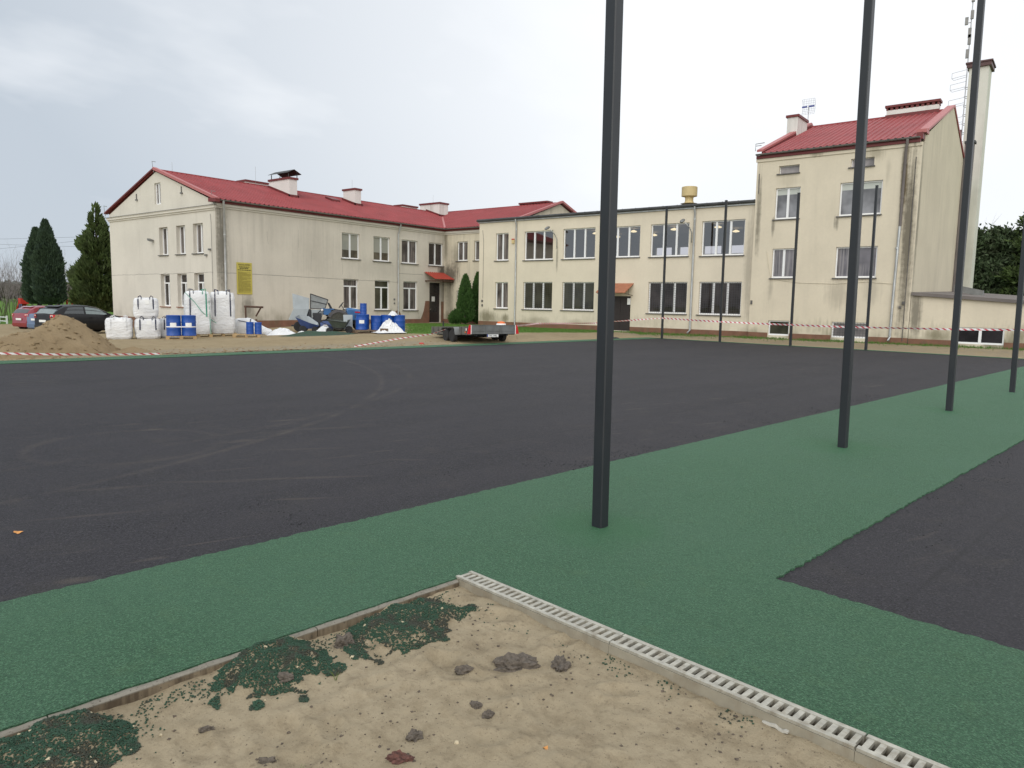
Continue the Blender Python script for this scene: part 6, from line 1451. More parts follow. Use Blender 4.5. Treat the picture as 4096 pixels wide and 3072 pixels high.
A2 = [(x * .97, y * .95, z - .004) for x, y, z in A]; B2 = [(x * .95, y * .95, z + .05) for x, y, z in Bm]; mb = MB()
for i in range(6): mb.quad(A2[i], B2[i], B2[(i + 1) % 6], A2[(i + 1) % 6])
mb.poly(B2); mb.build('tub_lining', 'sheet_grey', tub, local=True)
wheel(bc, -.25, -.28, .19, .19, .10, 'y', 'machine_red'); wheel(bc, .36, -.30, .17, .17, .10, 'y', 'dark_steel'); wheel(bc, .5, .25, .17, .17, .1, 'y', 'dark_steel')
be = thing('blue_motor', 'rounded blue motor unit lying low between the cart and the wheelbarrow', 'motor', (-31.25, 24.0, gz0), MR)
mb = MB(); mb.lathe([(.05, -.34), (.22, -.32), (.29, -.2), (.30, .1), (.26, .28), (.06, .33)], (0, 0, .31), 18, 'x'); mb.build('motor_body', 'cart_blue', be, local=True, smooth=50)
mb = MB(); mb.box(-.2, .0, -.31, -.285, .36, .42); mb.build('badge', 'lamp_clear', be, local=True, fix=True); mb = MB(); mb.box(-.3, .3, -.2, .2, 0, .08); mb.build('skid', 'dark_steel', be, local=True, fix=True)

tr = thing('tractor', 'small blue tractor with a big rear wheel, parked at the school wall', 'tractor', (-31.85, 25.35, T(-31.8, 25.4)), R(58))
mb = MB()   # bonnet, to the right
for (x, w_, zb_, zt) in ((.32, .36, .62, 1.20), (.5, .38, .60, 1.24), (.9, .36, .58, 1.18), (1.25, .33, .56, 1.08), (1.32, .28, .60, 1.0)):
    mb.v += [(x, -w_, zb_), (x, -w_, zt - .10), (x, -w_ * .7, zt), (x, w_ * .7, zt), (x, w_, zt - .10), (x, w_, zb_)]
for i in range(4):
    for k in range(6): mb.f.append((i * 6 + k, i * 6 + (k + 1) % 6, (i + 1) * 6 + (k + 1) % 6, (i + 1) * 6 + k))
mb.f += [(0, 5, 4, 3, 2, 1), (24, 25, 26, 27, 28, 29)]; bon = mb.build('bonnet', 'tractor_blue', tr, local=True, smooth=35, fix=True)
mb = MB(); mb.box(.75, 1.05, -.372, -.362, .98, 1.04); mb.build('badge', 'lamp_red', bon, local=True, fix=True); mb = MB(); mb.box(.62, 1.2, -.368, -.355, .70, .88); mb.build('side_grille', 'dark_steel', bon, local=True, fix=True)
for sy in (-1, 1):   # mudguards
    mb = MB(); y0, y1 = sorted((sy * .36, sy * .72)); pts = [(-.15 + .60 * math.cos(t), .55 + .60 * math.sin(t)) for t in [math.pi * (.12 + .76 * k / 12) for k in range(13)]]
    for p, q in zip(pts, pts[1:]):
        mb.quad((p[0], y0, p[1]), (p[0], y1, p[1]), (q[0], y1, q[1]), (q[0], y0, q[1])); mb.quad((p[0], y0, p[1]), (q[0], y0, q[1]), (-.15 + (q[0] + .15) * .75, y0, .55 + (q[1] - .55) * .75), (-.15 + (p[0] + .15) * .75, y0, .55 + (p[1] - .55) * .75))
    mb.build('mudguard', 'mudguard_grey', tr, local=True)
    wheel(tr, -.15, sy * .55, .52, .52, .28, 'y', 'rim_grey', .58, 18); wheel(tr, 1.05, sy * .48, .32, .32, .18, 'y', 'rim_grey', .55, 12)
mb = MB(); mb.box(-1.0, -.35, -.40, .40, 1.12, 1.18); mb.box(-.9, -.5, -.38, .38, .85, 1.12); mb.build('rear_frame', 'tractor_blue', tr, local=True, bevel=.02)
mb = MB(); mb.box(-.5, .4, -.22, .22, .38, .80); mb.box(.3, 1.25, -.16, .16, .36, .6); mb.build('gearbox', 'dark_steel', tr, local=True, bevel=.02)
mb = MB(); mb.hexa([Vector(p) for p in ((-.55, -.22, 1.15), (-.12, -.22, 1.08), (-.12, .22, 1.08), (-.55, .22, 1.15), (-.55, -.22, 1.22), (-.12, -.22, 1.15), (-.12, .22, 1.15), (-.55, .22, 1.22))]); mb.hexa([Vector(p) for p in ((-.52, -.21, 1.2), (-.42, -.21, 1.2), (-.42, .21, 1.2), (-.52, .21, 1.2), (-.66, -.19, 1.50), (-.58, -.19, 1.50), (-.58, .19, 1.50), (-.66, .19, 1.50))]); mb.build('seat', 'rubber', tr, local=True, bevel=.025)
mb = MB(); mb.tube([(.25, 0, 1.1), (.08, 0, 1.36)], .02, 6); o_ = mb.build('steering_column', 'dark_steel', tr, local=True)
mb = MB(); Mx = Matrix.Translation((.06, 0, 1.38)) @ Matrix.Rotation(R(-52), 4, 'Y'); mb.tube([tuple(Mx @ Vector((.19 * math.cos(2 * math.pi * k / 20), .19 * math.sin(2 * math.pi * k / 20), 0))) for k in range(21)], .016, 6); mb.tube([tuple(Mx @ Vector((-.19, 0, 0))), tuple(Mx @ Vector((.19, 0, 0)))], .012, 5); mb.build('steering_wheel', 'dark_steel', o_, local=True, smooth=True)
mb = MB(); mb.tube([(-.35, -.38, .8), (-.75, -.42, .55), (-1.05, -.42, .5)], .035, 6); mb.tube([(-.35, .38, .8), (-.75, .42, .55), (-1.05, .42, .5)], .035, 6); mb.box(-1.45, -1.02, -.45, .45, .18, .95); mb.tube([(-1.2, -.3, .95), (-.85, -.2, 1.22)], .03, 5); mb.build('rear_implement', 'dark_steel', tr, local=True, bevel=.02)
mb = MB(); mb.lathe([(.05, -.05), (.07, 0), (.06, .04)], (-.98, -.41, 1.10), 10, 'y'); mb.build('work_lamp', 'lamp_clear', tr, local=True, smooth=True)

wbz = T(-29.8, 23.6)
wb_ = thing('wheelbarrow', 'dark green wheelbarrow standing in front of the tractor wheel', 'wheelbarrow', (-30.05, 23.85, wbz), R(55))
mb = MB(); A = [(-.60, -.30, .68), (.38, -.36, .56), (.58, 0, .70), (.38, .36, .66), (-.55, .32, .72)]; Bm = [(-.32, -.18, .30), (.25, -.20, .28), (.32, 0, .30), (.25, .2, .28), (-.32, .18, .30)]
for i in range(5): mb.quad(A[i], A[(i + 1) % 5], Bm[(i + 1) % 5], Bm[i])
mb.poly(Bm[::-1]); tub = mb.build('tray', 'barrow_green', wb_, local=True)
mb = MB(); mb.grid(10, 10, lambda i, j: (-.52 + .95 * i, -.27 + .55 * j, .57 + .06 * math.sin(math.pi * i) * math.sin(math.pi * j) + .04 * noise.noise((i * 5, j * 5, 0)))); mb.build('tray_load', 'barrow_green', wb_, local=True, smooth=True)
mb = MB(); mb.tube(A + A[:1], .014, 5)
for y in (-.24, .24): mb.tube([(.45, y * .4, .22), (-.3, y, .30), (-.95, y * 1.2, .60)], .018, 6); mb.tube([(-.28, y, .3), (-.35, y, .0)], .018, 6)
mb.build('barrow_frame', 'dark_steel', wb_, local=True)
wheel(wb_, .50, 0, .19, .19, .10, 'y', 'rust_steel'); wheel(wb_, -.52, -.30, .15, .15, .08, 'y', 'dark_steel')
mb = MB(); Mx = Matrix.Translation((-29.75, 24.45, T(-29.7, 24.4))) @ Matrix.Rotation(MR, 4, 'Z')
mb.hexa([tuple(Mx @ Vector(p)) for p in ((-.42, -.02, .18), (.02, -.02, 0), (.02, .02, 0), (-.42, .02, .18), (-.42, .22, .92), (.06, .25, .92), (.06, .27, .92), (-.42, .24, .92))])
tag(mb.build('metal_sheet', 'sheet_grey', fix=True), 'grey metal sheet leaning between the wheelbarrow and the blue drums', 'sheet')
zd_ = T(-28.6, 25.1) + .146
DG = 'blue drums on the weathered pallet'
drum((-29.35, 24.75, zd_), 'front blue drum with a white label on the weathered pallet', .31, .78, DG, True, R(50)); drum((-29.85, 25.3, zd_), 'blue drum behind the labelled one, carrying the raised canister', .30, .78, DG, False)
drum((-29.80, 25.25, zd_ + .79), 'blue canister standing raised on top of another drum', .175, .56, DG, False); drum((-29.35, 25.75, zd_ - .14), 'blue drum at the back, half hidden by the labelled one', .30, .86, DG, False)
drum((-29.0, 26.2, zd_ - .14), 'blue drum left of the pair behind the crumpled tarpaulin', .33, .90, DG, False); drum((-28.6, 26.65, zd_ - .14), 'rightmost blue drum, behind the crumpled tarpaulin', .33, .90, DG, False)
drum((-28.75, 25.2, zd_), 'low blue canister between the labelled drum and the tarpaulin', .22, .42, DG, False)
cloth_pile(-28.8, 26.4, .30, .30, .22, 0, 'bag_fabric', 'crumpled_rag', 'small white rag on top of the rear blue drums', 'rag', 43.3, zf=lambda x, y: zd_ + .73, n=24)

# ------------------------------------------------------------ car trailer
AX = R(157.0)  # direction rear -> front
tx, ty = -20.1, 22.8          # rear left lower corner
tl_ = thing('car_trailer', 'grey flatbed car trailer with red tail lamps, at the court edge', 'trailer', (tx, ty, T(tx, ty)), AX)
# local: +x forward, +y left ; rear left corner at origin, bed towards -y
TW, TL, PB = 2.08, 4.3, -0.035
def tz(x, z): return z + PB * x
mb = MB()
def rail(x0, x1, y0, y1, z0, z1): mb.hexa([(x0, y0, tz(x0, z0)), (x1, y0, tz(x1, z0)), (x1, y1, tz(x1, z0)), (x0, y1, tz(x0, z0)), (x0, y0, tz(x0, z1)), (x1, y0, tz(x1, z1)), (x1, y1, tz(x1, z1)), (x0, y1, tz(x0, z1))])
rail(0.03, TL, -TW + .03, -.03, .47, .50); mb.build('bed', 'galvanised_dirty', tl_, local=True, fix=True)
mb = MB(); rail(-.03, .02, -TW, 0, .42, .78)
for k in range(4): y = -TW * (k / 3) ; rail(-.05, -.031, y - .02 if k else -.04, y + .02 if k < 3 and k else (0.0 if not k else -TW + .04), .42, .79)
rail(-.055, -.031, -TW, 0, .775, .80); rail(-.055, -.031, -TW, 0, .42, .45); rail(-.05, -.031, -TW, 0, .53, .545)
mb.build('tailboard', 'galvanised', tl_, local=True, fix=True)
mb = MB()
for y in (-.02, -TW + .0): rail(.021, TL, y - .02, y + .02, .38, .72); 
for k in range(7):
    x = .3 + k * .62; rail(x, x + .05, .021, .045, .37, .73)
rail(TL - .03, TL, -TW + .02, -.04, .48, .72); mb.build('side_panel', 'galvanised_dirty', tl_, local=True, fix=True)
mb = MB(); rail(.1, TL, -.35, -.27, .33, .46); rail(.1, TL, -TW + .27, -TW + .35, .33, .46)
for x in (.2, 1.4, 2.2, 3.4): rail(x, x + .07, -TW + .36, -.36, .36, .45)
mb.tube([(1.45, -TW - .1, .24), (1.45, .1, .24)], .04, 6); mb.tube([(2.08, -TW - .1, .22), (2.08, .1, .22)], .04, 6)
mb.tube([(TL, -.5, tz(TL, .42)), (TL + 1.3, -TW / 2, tz(TL + 1.3, .38))], .05, 6); mb.tube([(TL, -TW + .5, tz(TL, .42)), (TL + 1.3, -TW / 2, tz(TL + 1.3, .38))], .05, 6); mb.tube([(TL + 1.0, -TW / 2, .0), (TL + 1.0, -TW / 2, .8)], .035, 6)
mb.build('chassis', 'dark_steel', tl_, local=True, fix=True)
for y in (.16, -TW - .16):
    for x in (1.42, 2.10): wheel(tl_, x, y, .285, .285, .19, 'y', 'rim_grey', .60)
    mb = MB(); y0, y1 = y - .13, y + .13
    pts = [(.98, .34), (1.08, .60), (1.16, .655), (2.36, .60), (2.46, .54), (2.52, .38)]
    for p, q in zip(pts, pts[1:]): mb.hexa([(p[0], y0, p[1]), (q[0], y0, q[1]), (q[0], y1, q[1]), (p[0], y1, p[1]), (p[0], y0, p[1] + .015), (q[0], y0, q[1] + .015), (q[0], y1, q[1] + .015), (p[0], y1, p[1] + .015)])
    mb.build('fender', 'galvanised', tl_, local=True, fix=True)
for y, k in ((.10, 0), (-TW - .10, 1)):
    s_ = 1 if not k else -1; mb = MB(); mb.prism([(-.06, y - .10 * s_, .42), (-.06, y + .09 * s_, .42), (-.06, y + .0 * s_, .80), (-.06, y - .10 * s_, .80)], (.05, 0, 0)); q = mb.build('tail_lamp', 'lamp_red', tl_, local=True, fix=True)
    mb = MB(); mb.prism([(-.063, y - .10 * s_, .42), (-.063, y - .065 * s_, .42), (-.063, y - .065 * s_, .80), (-.063, y - .10 * s_, .80)], (.05, 0, 0)); mb.build('reflector_strip', 'lamp_clear', q, local=True, fix=True)
mb = MB(); mb.box(-.04, -.032, -1.28, -.74, .29, .405); npl = mb.build('number_plate', 'paper_white', tl_, local=True, fix=True)
mb = MB(); mb.box(-.044, -.041, -.785, -.742, .292, .403); mb.build('plate_band', 'plate_blue', npl, local=True, fix=True)
M_T = Matrix(((0, 0, -1, 0), (-1, 0, 0, 0), (0, 1, 0, 0), (0, 0, 0, 1)))
ORG_s = ORG[npl.name]; ORG[npl.name] = Vector((0, 0, 0)); text_mesh('TPS 74RL', .105, 'print_dark', npl, Matrix.Translation((-.045, -1.03, .31)) @ M_T, 'plate_number', .001); ORG[npl.name] = ORG_s
mb = MB(); rail(.30, .42, .022, .05, .56, .66); mb.build('side_marker', 'lamp_clear', tl_, local=True, fix=True); mb = MB(); rail(.44, .5, .022, .05, .46, .52); mb.build('amber_marker', 'orange', tl_, local=True, fix=True)
bk = thing('striped_barrel', 'orange and white striped marker showing above the trailer tailboard', 'marker', (-21.4, 26.4, T(-21.4, 26.4)))
mb = MB(); mb.lathe([(.24, 0), (.24, .58), (.22, .64), (.17, .76), (.05, .79)], (0, 0, 0), 20); mb.build('marker_body', 'orange', bk, local=True, smooth=40)
mb = MB(); mb.lathe([(.235, .605), (.228, .64), (.215, .665), (.205, .69)], (0, 0, 0), 20); mb.build('white_band', 'paper_white', bk, local=True, smooth=40)

# ------------------------------------------------------------ barrier tape
def tape(pts, label, w_=.075, twist=.0, seed=1, sag=0.0, per=.24, flat=0.0):
    """striped ribbon through the points; it turns gently over as slack tape does"""
    P_ = [Vector(p) for p in pts]; out = []
    for a, b in zip(P_, P_[1:]):
        L = (b - a).length; n = max(6, int(L / .06))
        for k in range(n): t = k / n; out.append(a.lerp(b, t) - Vector((0, 0, sag * 4 * t * (1 - t) * L / 4)))
    out.append(P_[-1]); mb = MB(); mb.uv = []; s_ = 0
    for i, p in enumerate(out):
        if i: s_ += (p - out[i - 1]).length
        d = (out[min(i + 1, len(out) - 1)] - out[max(i - 1, 0)]).normalized(); sd_ = d.cross(Vector((0, 0, 1))).normalized(); up = sd_.cross(d)
        a = twist * (noise.noise((s_ * .35, seed, 0)) * 2.2 + .5 * noise.noise((s_ * 1.3, seed, 4))); a += flat; v = up * math.cos(a) + sd_ * math.sin(a)
        mb.v += [tuple(p - v * w_ / 2), tuple(p + v * w_ / 2)]; mb.uv += [(s_ / per, 0), (s_ / per, 1)]
    mb.f = [(2 * i, 2 * i + 2, 2 * i + 3, 2 * i + 1) for i in range(len(out) - 1)]
    return tag(mb.build('barrier_tape', 'barrier_tape', smooth=True), label, 'tape', 'red and white barrier tapes')
tape([(-23.4, 2.0, .30), (-22.55, 5.2, .24), (-22.36, 6.65, .19), (-22.2, 7.93, .115), (-22.03, 9.34, .06), (-21.85, 10.6, .035)], 'red and white barrier tape held low in front of the earth mounds', .055, .35, 1)
tape([(-21.85, 10.7, .03), (-21.63, 12.6, .02), (-21.53, 13.42, .015), (-21.3, 15.0, .015), (-21.15, 16.4, .015)], 'red and white barrier tape lying flat on the ground along the court edge', .075, .5, 7, flat=1.25)
tape([(-21.3, 17.6, .03), (-21.23, 18.32, .11), (-21.1, 19.64, .27), (-20.85, 21.2, .42), (-20.9, 22.1, .60)], 'red and white barrier tape rising from the ground to the trailer fender', .05, .8, 2)
def pp(a, z): p = VB * 32.93 + VA * a; return (p.x - .06 * VB.x, p.y - .06 * VB.y, z)
tape([(-19.35, 24.85, .75), (-21.6, 29.6, .73), (-24.6, 36.0, .60)][:2] + [pp(-26.29, .66), pp(-24.94, .80), pp(-21.77, 1.08)], 'red and white barrier tape from the trailer to the leftmost far post', .075, .9, 3)
tape([pp(-21.77, 1.08), pp(-18.36, 1.0), pp(-14.75, .97), pp(-11.45, .97)], 'red and white barrier tape strung along the far posts', .08, .8, 4, sag=.012)
tape([pp(-11.45, .97), pp(-8.1, 1.02), pp(-6.06, 1.08), pp(-3, 1.12), pp(1.5, 1.12)], 'red and white barrier tape running on past the right edge', .075, .7, 5)

# ------------------------------------------------------------ trees and shrubs
def leafclump(mb, p, d, ln, wd, rng):
    """a small spray of leaf blades around a point"""
    d = d.normalized(); a = d.cross(Vector((rng.uniform(-1, 1), rng.uniform(-1, 1), rng.uniform(-1, 1)))).normalized()
    b = d.cross(a)
    for _ in range(2):
        t = rng.random() * 6.3; s_ = a * math.cos(t) + b * math.sin(t); m_ = p + d * ln * .55 + s_ * wd * .5; m2 = p + d * ln * .45 - s_ * wd * .5
        mb.add([p, m_, p + d * ln, m2], [(0, 1, 2, 3)])
def column_tree(x, y, z0, z1, rmax, m, label, seed, n, ln=.30, prof=None, trunk=(.0, .8, .12), ragged=.25, group='thuja trees', gaps=0.0, cat='tree', name='thuja_tree', up=.9, lean=(0, 0)):
    rng = random.Random(seed); zb = T(x, y); root = thing(name, label, cat, (x, y, zb), 0, group); H = z1 - z0
    prof = prof or (lambda t: (min(1, t / .10) ** .6) * (1 - t ** 2.2) ** .75)
    mb = MB()
    for _ in range(n):
        t = rng.random() ** 1.05; a = rng.random() * 6.2832; lump_ = noise.noise((math.cos(a) * 1.3 + seed, math.sin(a) * 1.3, t * 7)); fine = noise.noise((math.cos(a) * 3.4 + seed, math.sin(a) * 3.4, t * 17))
        rr_ = rmax * prof(t) * (1 + ragged * lump_ + ragged * .5 * fine) * (1 - .45 * rng.random() ** 2.2)
        if gaps and fine + .5 * lump_ < -.75 + .95 * t * gaps / .3: continue
        if rng.random() < .03: rr_ *= rng.uniform(1.05, 1.22)
        p = Vector((x + rr_ * math.cos(a) + lean[0] * t, y + rr_ * math.sin(a) + lean[1] * t, z0 + H * t))
        dd = Vector((math.cos(a) * (.7 - .4 * t), math.sin(a) * (.7 - .4 * t), up + rng.uniform(-.5, .4)))
        leafclump(mb, p, dd, ln * rng.uniform(.6, 1.3), ln * .42 * rng.uniform(.6, 1.3), rng)
    mb.build('crown', m, root)
    mb = MB(); mb.tube([(x, y, zb - .3), (x + lean[0] * .3, y + lean[1] * .3, z0 + H * .45), (x + lean[0], y + lean[1], z1 - .2)], [trunk[2], trunk[2] * .7, .015], 8)
    for k in range(26):
        t = rng.uniform(.05, .9); a = rng.random() * 6.28; q = rmax * prof(t) * .7; mb.tube([(x + lean[0] * t, y + lean[1] * t, z0 + H * t), (x + lean[0] * t + q * math.cos(a), y + lean[1] * t + q * math.sin(a), z0 + H * t + q * .7)], [.035, .008], 4)
    mb.build('trunk', 'bark', root); return root
def colp(t): return (min(1, (t + .03) / .08) ** .5) * (1 - .20 * t) * (1 - max(0, t - .56) / .44) ** .78
TG = 'thujas beyond the parked cars'
column_tree(-70.6, 24.1, .85, 7.05, .96, 'thuja_dark', 'shorter left one of the twin dark columnar thujas', 3, 15000, .34, ragged=.26, group=TG, trunk=(0, 0, .2), prof=colp)
column_tree(-67.95, 24.0, .85, 7.6, .96, 'thuja_dark', 'taller right one of the twin dark columnar thujas', 4, 17000, .34, ragged=.26, group=TG, trunk=(0, 0, .2), prof=colp, lean=(-.25, 0))
def wide(t): return (min(1, (t + .02) / .12) ** .5) * (1 - t) ** .60 * (1.0 if t < .55 else 1 - .62 * (t - .55) / .45)
column_tree(-59.3, 24.3, .45, 8.3, 1.78, 'thuja_mid', 'big loose thuja at the left corner of the school gable', 6, 17000, .44, prof=wide, ragged=.50, group=TG, gaps=.34, trunk=(0, 0, .25), up=.75)
TH = 'young thujas in the corner of the school'
column_tree(-34.05, 38.0, .22, 3.52, .56, 'thuja_fresh', 'bright green young thuja in front, at the school corner', 8, 5200, .20, ragged=.14, group=TH, trunk=(0, 0, .07))
column_tree(-33.85, 39.05, .22, 3.68, .46, 'thuja_fresh', 'darker young thuja behind, hard against the hall wall', 9, 4200, .20, ragged=.14, group=TH, trunk=(0, 0, .06))
column_tree(-34.75, 37.75, .18, 1.05, .42, 'thuja_fresh', 'low rounded bush at the left foot of the young thujas', 10, 1500, .17, ragged=.3, group=None, cat='bush', name='round_bush', prof=lambda t: (1 - (2 * t - .75) ** 2 * .55) * (1 if t < .9 else .6), trunk=(0, 0, .03))

def pine(x, y, z1, r, label, seed, n=9000, name='pine_tree', m='pine_dark'):
    rng = random.Random(seed); zb = T(x, y); root = thing(name, label, 'tree', (x, y, zb), 0, 'dark trees behind the annex'); mb = MB(); br = MB(); H = z1 - zb
    br.tube([(x, y, zb - .3), (x + rng.uniform(-.3, .3), y, zb + H * .6), (x, y, z1 - .3)], [.22, .14, .03], 7)
    limbs = []
    for k in range(64):
        t = .06 + .94 * (k + rng.random()) / 64; a = rng.random() * 6.28; q = r * (1 - .62 * max(0, t - .45) / .55) * rng.uniform(.55, 1.08) * (1 - .25 * max(0, .2 - t) / .2); up = rng.uniform(-.05, .35)
        p0 = Vector((x, y, zb + H * t * .96)); p1 = p0 + Vector((q * math.cos(a), q * math.sin(a), q * up)); limbs.append((p0, p1)); br.tube([p0, p1], [.05, .012], 4)
    for _ in range(n):
        p0, p1 = limbs[rng.randrange(64)]; t = rng.random() ** .55; p = p0.lerp(p1, t); s_ = .16 * r * (1.25 - .6 * t)
        p = p + Vector((rng.gauss(0, s_), rng.gauss(0, s_), rng.gauss(0, s_ * .75)))
        dd = (p1 - p0).normalized() * .7 + Vector((rng.uniform(-1, 1), rng.uniform(-1, 1), rng.uniform(-.2, 1.1))); leafclump(mb, p, dd, rng.uniform(.3, .55), rng.uniform(.10, .22), rng)
    mb.build('crown', m, root); br.build('trunk', 'bark', root)
pine(-8.1, 72.0, 8.2, 2.6, 'dark conifer just right of the tall chimney', 31); pine(-5.6, 73.0, 8.5, 2.7, 'dark conifer in the middle of the group behind the annex', 32); pine(-3.2, 71.5, 9.6, 2.7, 'tallest dark conifer at the right picture edge', 33, m='thuja_mid'); pine(-6.9, 75.5, 7.4, 2.6, 'low dark conifer in the second row behind the annex', 34); pine(-.6, 74, 9.8, 2.8, 'dark conifer running off the right picture edge', 35); pine(-9.9, 75, 6.9, 2.4, 'dark conifer hidden behind the tall chimney', 36)
pine(-4.4, 76, 7.6, 2.6, 'dark conifer in the second row towards the right edge', 37)

def bare(x, y, h, spread, label, seed, stems=14, m='twig', ms='stem_green', name='bare_shrub', cat='shrub', group='bare shrubs at the field edge', r0=.03):
    rng = random.Random(seed); zb = T(x, y); root = thing(name, label, cat, (x, y, zb), 0, group); st = MB(); tw = MB()
    def grow(p, d, ln, r, lev):
        q = p + d * ln; (st if lev < 1 else tw).tube([p, p.lerp(q, .5) + Vector((rng.uniform(-.04, .04), rng.uniform(-.04, .04), 0)) * ln, q], [r, r * .8, r * .55], 4, False)
        if lev >= 4 or r < .003: return
        for _ in range(rng.choice((2, 3))):
            nd = (d + Vector((rng.uniform(-.5, .5), rng.uniform(-.5, .5), rng.uniform(-.15, .4)))).normalized(); grow(q if rng.random() < .5 else p.lerp(q, rng.uniform(.4, 1)), nd, ln * rng.uniform(.55, .85), r * .55, lev + 1)
    for k in range(stems):
        a = rng.random() * 6.28; q = rng.random() ** .6; p = Vector((x + spread * .5 * q * math.cos(a), y + spread * .5 * q * math.sin(a), zb)); d = Vector((.32 * q * math.cos(a), .32 * q * math.sin(a), 1)).normalized(); grow(p, d, h * .36 * rng.uniform(.8, 1.1), r0, 0)
    st.build('stems', ms, root); tw.build('twigs', m, root)
bare(-77.0, 24.2, 6.2, 2.8, 'bare grey twigged shrub left of the twin thujas', 41, 26); bare(-80.0, 23.2, 6.4, 2.8, 'bare shrub at the left picture edge', 42, 24); bare(-82.5, 29.0, 6.6, 3.2, 'bare shrub farther back behind the others', 43, 20)
bare(-8.6, 84, 11.3, 2.0, 'pale bare birch behind the dark conifers', 44, 4, m='antenna_grey', ms='antenna_grey', name='bare_birch', cat='tree', group=None, r0=.08)
bare(-118, 50, 5.5, 7, 'brownish thicket between the thujas, far behind', 45, 40, ms='twig', name='bare_thicket', cat='thicket', group=None, r0=.05)
def woods(name, pts, h, m, label, seed, n, ln):
    rng = random.Random(seed); mb = MB()
    for (x0, y0), (x1, y1) in zip(pts, pts[1:]):
        L = math.hypot(x1 - x0, y1 - y0)
        for _ in range(int(n * L / 100)):
            t = rng.random(); x, y = x0 + (x1 - x0) * t + rng.gauss(0, 6), y0 + (y1 - y0) * t + rng.gauss(0, 6); hh = h * (.70 + .42 * noise.noise((x * .035, y * .035, seed)) + .25 * noise.noise((x * .14, y * .14, seed)))
            z = T(x, y) + hh * rng.random() ** .7; leafclump(mb, Vector((x, y, z)), Vector((rng.uniform(-.6, .6), rng.uniform(-.6, .6), 1)), ln * rng.uniform(.6, 1.3), ln * .8, rng)
    tag(mb.build(name, m), label, 'woods', kind='stuff')
woods('distant_woods', [(-480, 40), (-440, 130), (-380, 220), (-300, 320), (-120, 430), (60, 450), (200, 400)], 8, 'far_wood', 'pale distant woods along the horizon', 51, 1600, 2.2)
woods('field_grove', [(-240, 62), (-215, 100), (-200, 120)], 6.0, 'far_grove', 'brown green grove at the far end of the field', 52, 5000, 1.4)

# ------------------------------------------------------------ playground, fence and wires on the left
sl = thing('playground_slide', 'red playground slide leaning left of the twin thujas', 'slide', (-75.5, 24.5, T(-75.5, 24.5)))
mb = MB(); z = T(-75.5, 24.5)
for y in (24.0, 24.55): mb.tube([(-76.6, y, z + .1), (-74.9, y, z + 1.75)], .09, 6)
build_each(mb, 'slide_rail', 'play_red', sl); mb = MB(); mb.hexa([Vector(p) for p in ((-76.6, 24.05, z + .1), (-74.9, 24.05, z + 1.7), (-74.9, 24.5, z + 1.7), (-76.6, 24.5, z + .1), (-76.6, 24.05, z + .14), (-74.9, 24.05, z + 1.74), (-74.9, 24.5, z + 1.74), (-76.6, 24.5, z + .14))]); mb.build('chute', 'play_red', sl, fix=True)
mb = MB(); mb.box(-75.1, -74.5, 23.95, 24.6, z + 1.55, z + 2.05); mb.build('platform_side', 'play_red', sl, fix=True)
mb = MB()
for x in (-75.0, -74.55): mb.tube([(x, 24.0, z - .1), (x, 24.0, z + 1.6)], .05, 6)
build_each(mb, 'slide_post', 'play_blue', sl)
cf = thing('climbing_frame', 'red climbing frame glimpsed behind the thuja trunks', 'play frame', (-70.2, 26.2, T(-70, 26)))
mb = MB(); z = T(-70, 26)
for x in (-72.4, -70.5, -69.4): mb.tube([(x - .25, 26.2, z - .1), (x + .1, 26.2, z + 2.0)], .08, 6)
mb.tube([(-72.4, 26.2, z + 1.9), (-69.3, 26.2, z + 1.9)], .06, 6); build_each(mb, 'frame_tube', 'play_red', cf)
mb = MB(); mb.box(-68.2, -67.6, 26.1, 26.2, z + 1.0, z + 1.85); mb.build('play_panel', 'orange', cf, fix=True)
pp_ = thing('play_panel_house', 'orange playground panel at the left corner of the gable', 'play panel', (-56.2, 24.2, T(-56.2, 24.2)))
mb = MB(); z = T(-56, 24); mb.prism([(-56.5, 24.2, z + .2), (-55.75, 24.2, z + .2), (-55.75, 24.2, z + 1.2), (-55.9, 24.2, z + 1.5), (-56.25, 24.2, z + 1.55), (-56.5, 24.2, z + 1.2)], (0, .06, 0)); mb.build('panel', 'orange', pp_, fix=True)
mb = MB(); mb.tube([(-56.55, 24.23, z - .1), (-56.55, 24.23, z + 1.2)], .04, 6); mb.tube([(-55.7, 24.23, z - .1), (-55.7, 24.23, z + 1.2)], .04, 6); build_each(mb, 'panel_post', 'play_blue', pp_)
lp = thing('gallows_post', 'blue grey post with a crossarm between the thujas', 'post', (-70.2, 27.8, T(-70.2, 27.8)))
mb = MB(); z = T(-70, 27.8); mb.box(-70.3, -70.08, 27.7, 27.9, z - .2, 3.05); mb.build('upright', 'play_blue', lp, fix=True); mb = MB(); mb.box(-72.2, -70.31, 27.7, 27.9, 2.85, 3.05); mb.tube([(-72.0, 27.8, 1.2), (-70.9, 27.8, .75), (-70.4, 27.8, .3)], .05, 6); mb.build('crossarm', 'play_blue', lp, fix=True)
fe = thing('rail_fence', 'low white rail fence at the left edge beyond the cars', 'fence', (-70, 18, T(-70, 18)))
mb = MB(); 
for k in range(9): x, y = -64 - 2.0 * k, 19.6 + .1 * k; mb.box(x - .05, x + .05, y - .05, y + .05, T(x, y) - .2, T(x, y) + .62)
build_each(mb, 'fence_post', 'fence_white', fe, fix=True); mb = MB(); x0, y0, x1, y1 = -64, 19.53, -80, 20.33
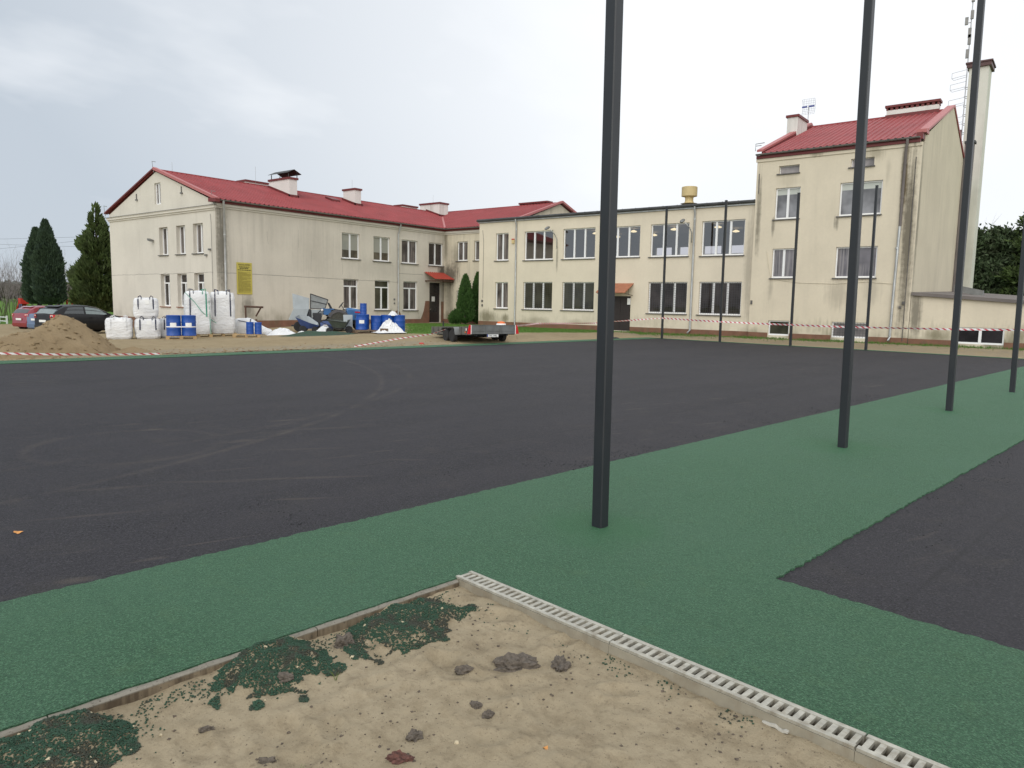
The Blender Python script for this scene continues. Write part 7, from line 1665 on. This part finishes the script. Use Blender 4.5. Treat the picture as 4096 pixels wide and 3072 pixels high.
for z in (.20, .50): mb.tube([(x0, y0, T(x0, y0) + z), ((x0 + x1) / 2, (y0 + y1) / 2, T(-72, 20) + z), (x1, y1, T(x1, y1) + z)], .045, 6)
build_each(mb, 'fence_rail', 'fence_white', fe)
def wire(pts, label):
    P_ = [Vector(p) for p in pts]; o = []
    for a, b in zip(P_, P_[1:]):
        for k in range(24): t = k / 24; o.append(a.lerp(b, t) - Vector((0, 0, .35 * 4 * t * (1 - t))))
    o.append(P_[-1]); mb = MB(); mb.tube(o, .018, 4); tag(mb.build('overhead_wire', 'cable_black'), label, 'wire', 'overhead wires on the left')
wire([(-190, 50, 12.2), (-52, 60, 7.1)], 'lower overhead wire falling to the right behind the thujas'); wire([(-190, 52, 13.0), (-50, 66, 11.2)], 'upper overhead wire passing behind the big loose thuja'); wire([(-190, 40, 8.4), (-95, 75, 15.6)], 'faint overhead wire at the left picture edge')
# short grass standing along the walls and on the lawn
rng = random.Random(77); mb = MB()
def tuft(x, y, h):
    z = T(x, y)
    for _ in range(3):
        a = rng.random() * 6.28; w_ = .010; dx, dy = math.cos(a), math.sin(a); l_ = h * rng.uniform(.6, 1.2)
        mb.add([(x - dy * w_, y + dx * w_, z - .01), (x + dy * w_, y - dx * w_, z - .01), (x + dx * l_ * .35, y + dy * l_ * .35, z + l_)], [(0, 1, 2)])
k = 0
while k < 9000:
    x, y = rng.uniform(-36, -21.5), rng.uniform(25, 38)
    lo = 24.9 + (x + 26.5) * (-0.95 if x < -26.5 else 1.9)
    if x < -29.5: lo = max(lo, 25.2)
    if y > lo + .3 + .8 * noise.noise((x * .8, y * .8, 3)): tuft(x, y, .07)
    k += 1
for _ in range(3500):
    x = rng.uniform(-21, 3); y = 38.0 - abs(rng.gauss(0, .7))
    if y > 35.6 and noise.noise((x * .9, y * .9, 8)) > -.2: tuft(x, y, rng.uniform(.05, .12))
tag(mb.build('grass', 'grass_blade'), 'short grass on the strip in front of the school and hall', 'grass', kind='stuff')
for o in list(bpy.data.objects):
    if o.type == 'EMPTY' and not o.get('label') and not o.get('kind'): print('nolabel', o.name)
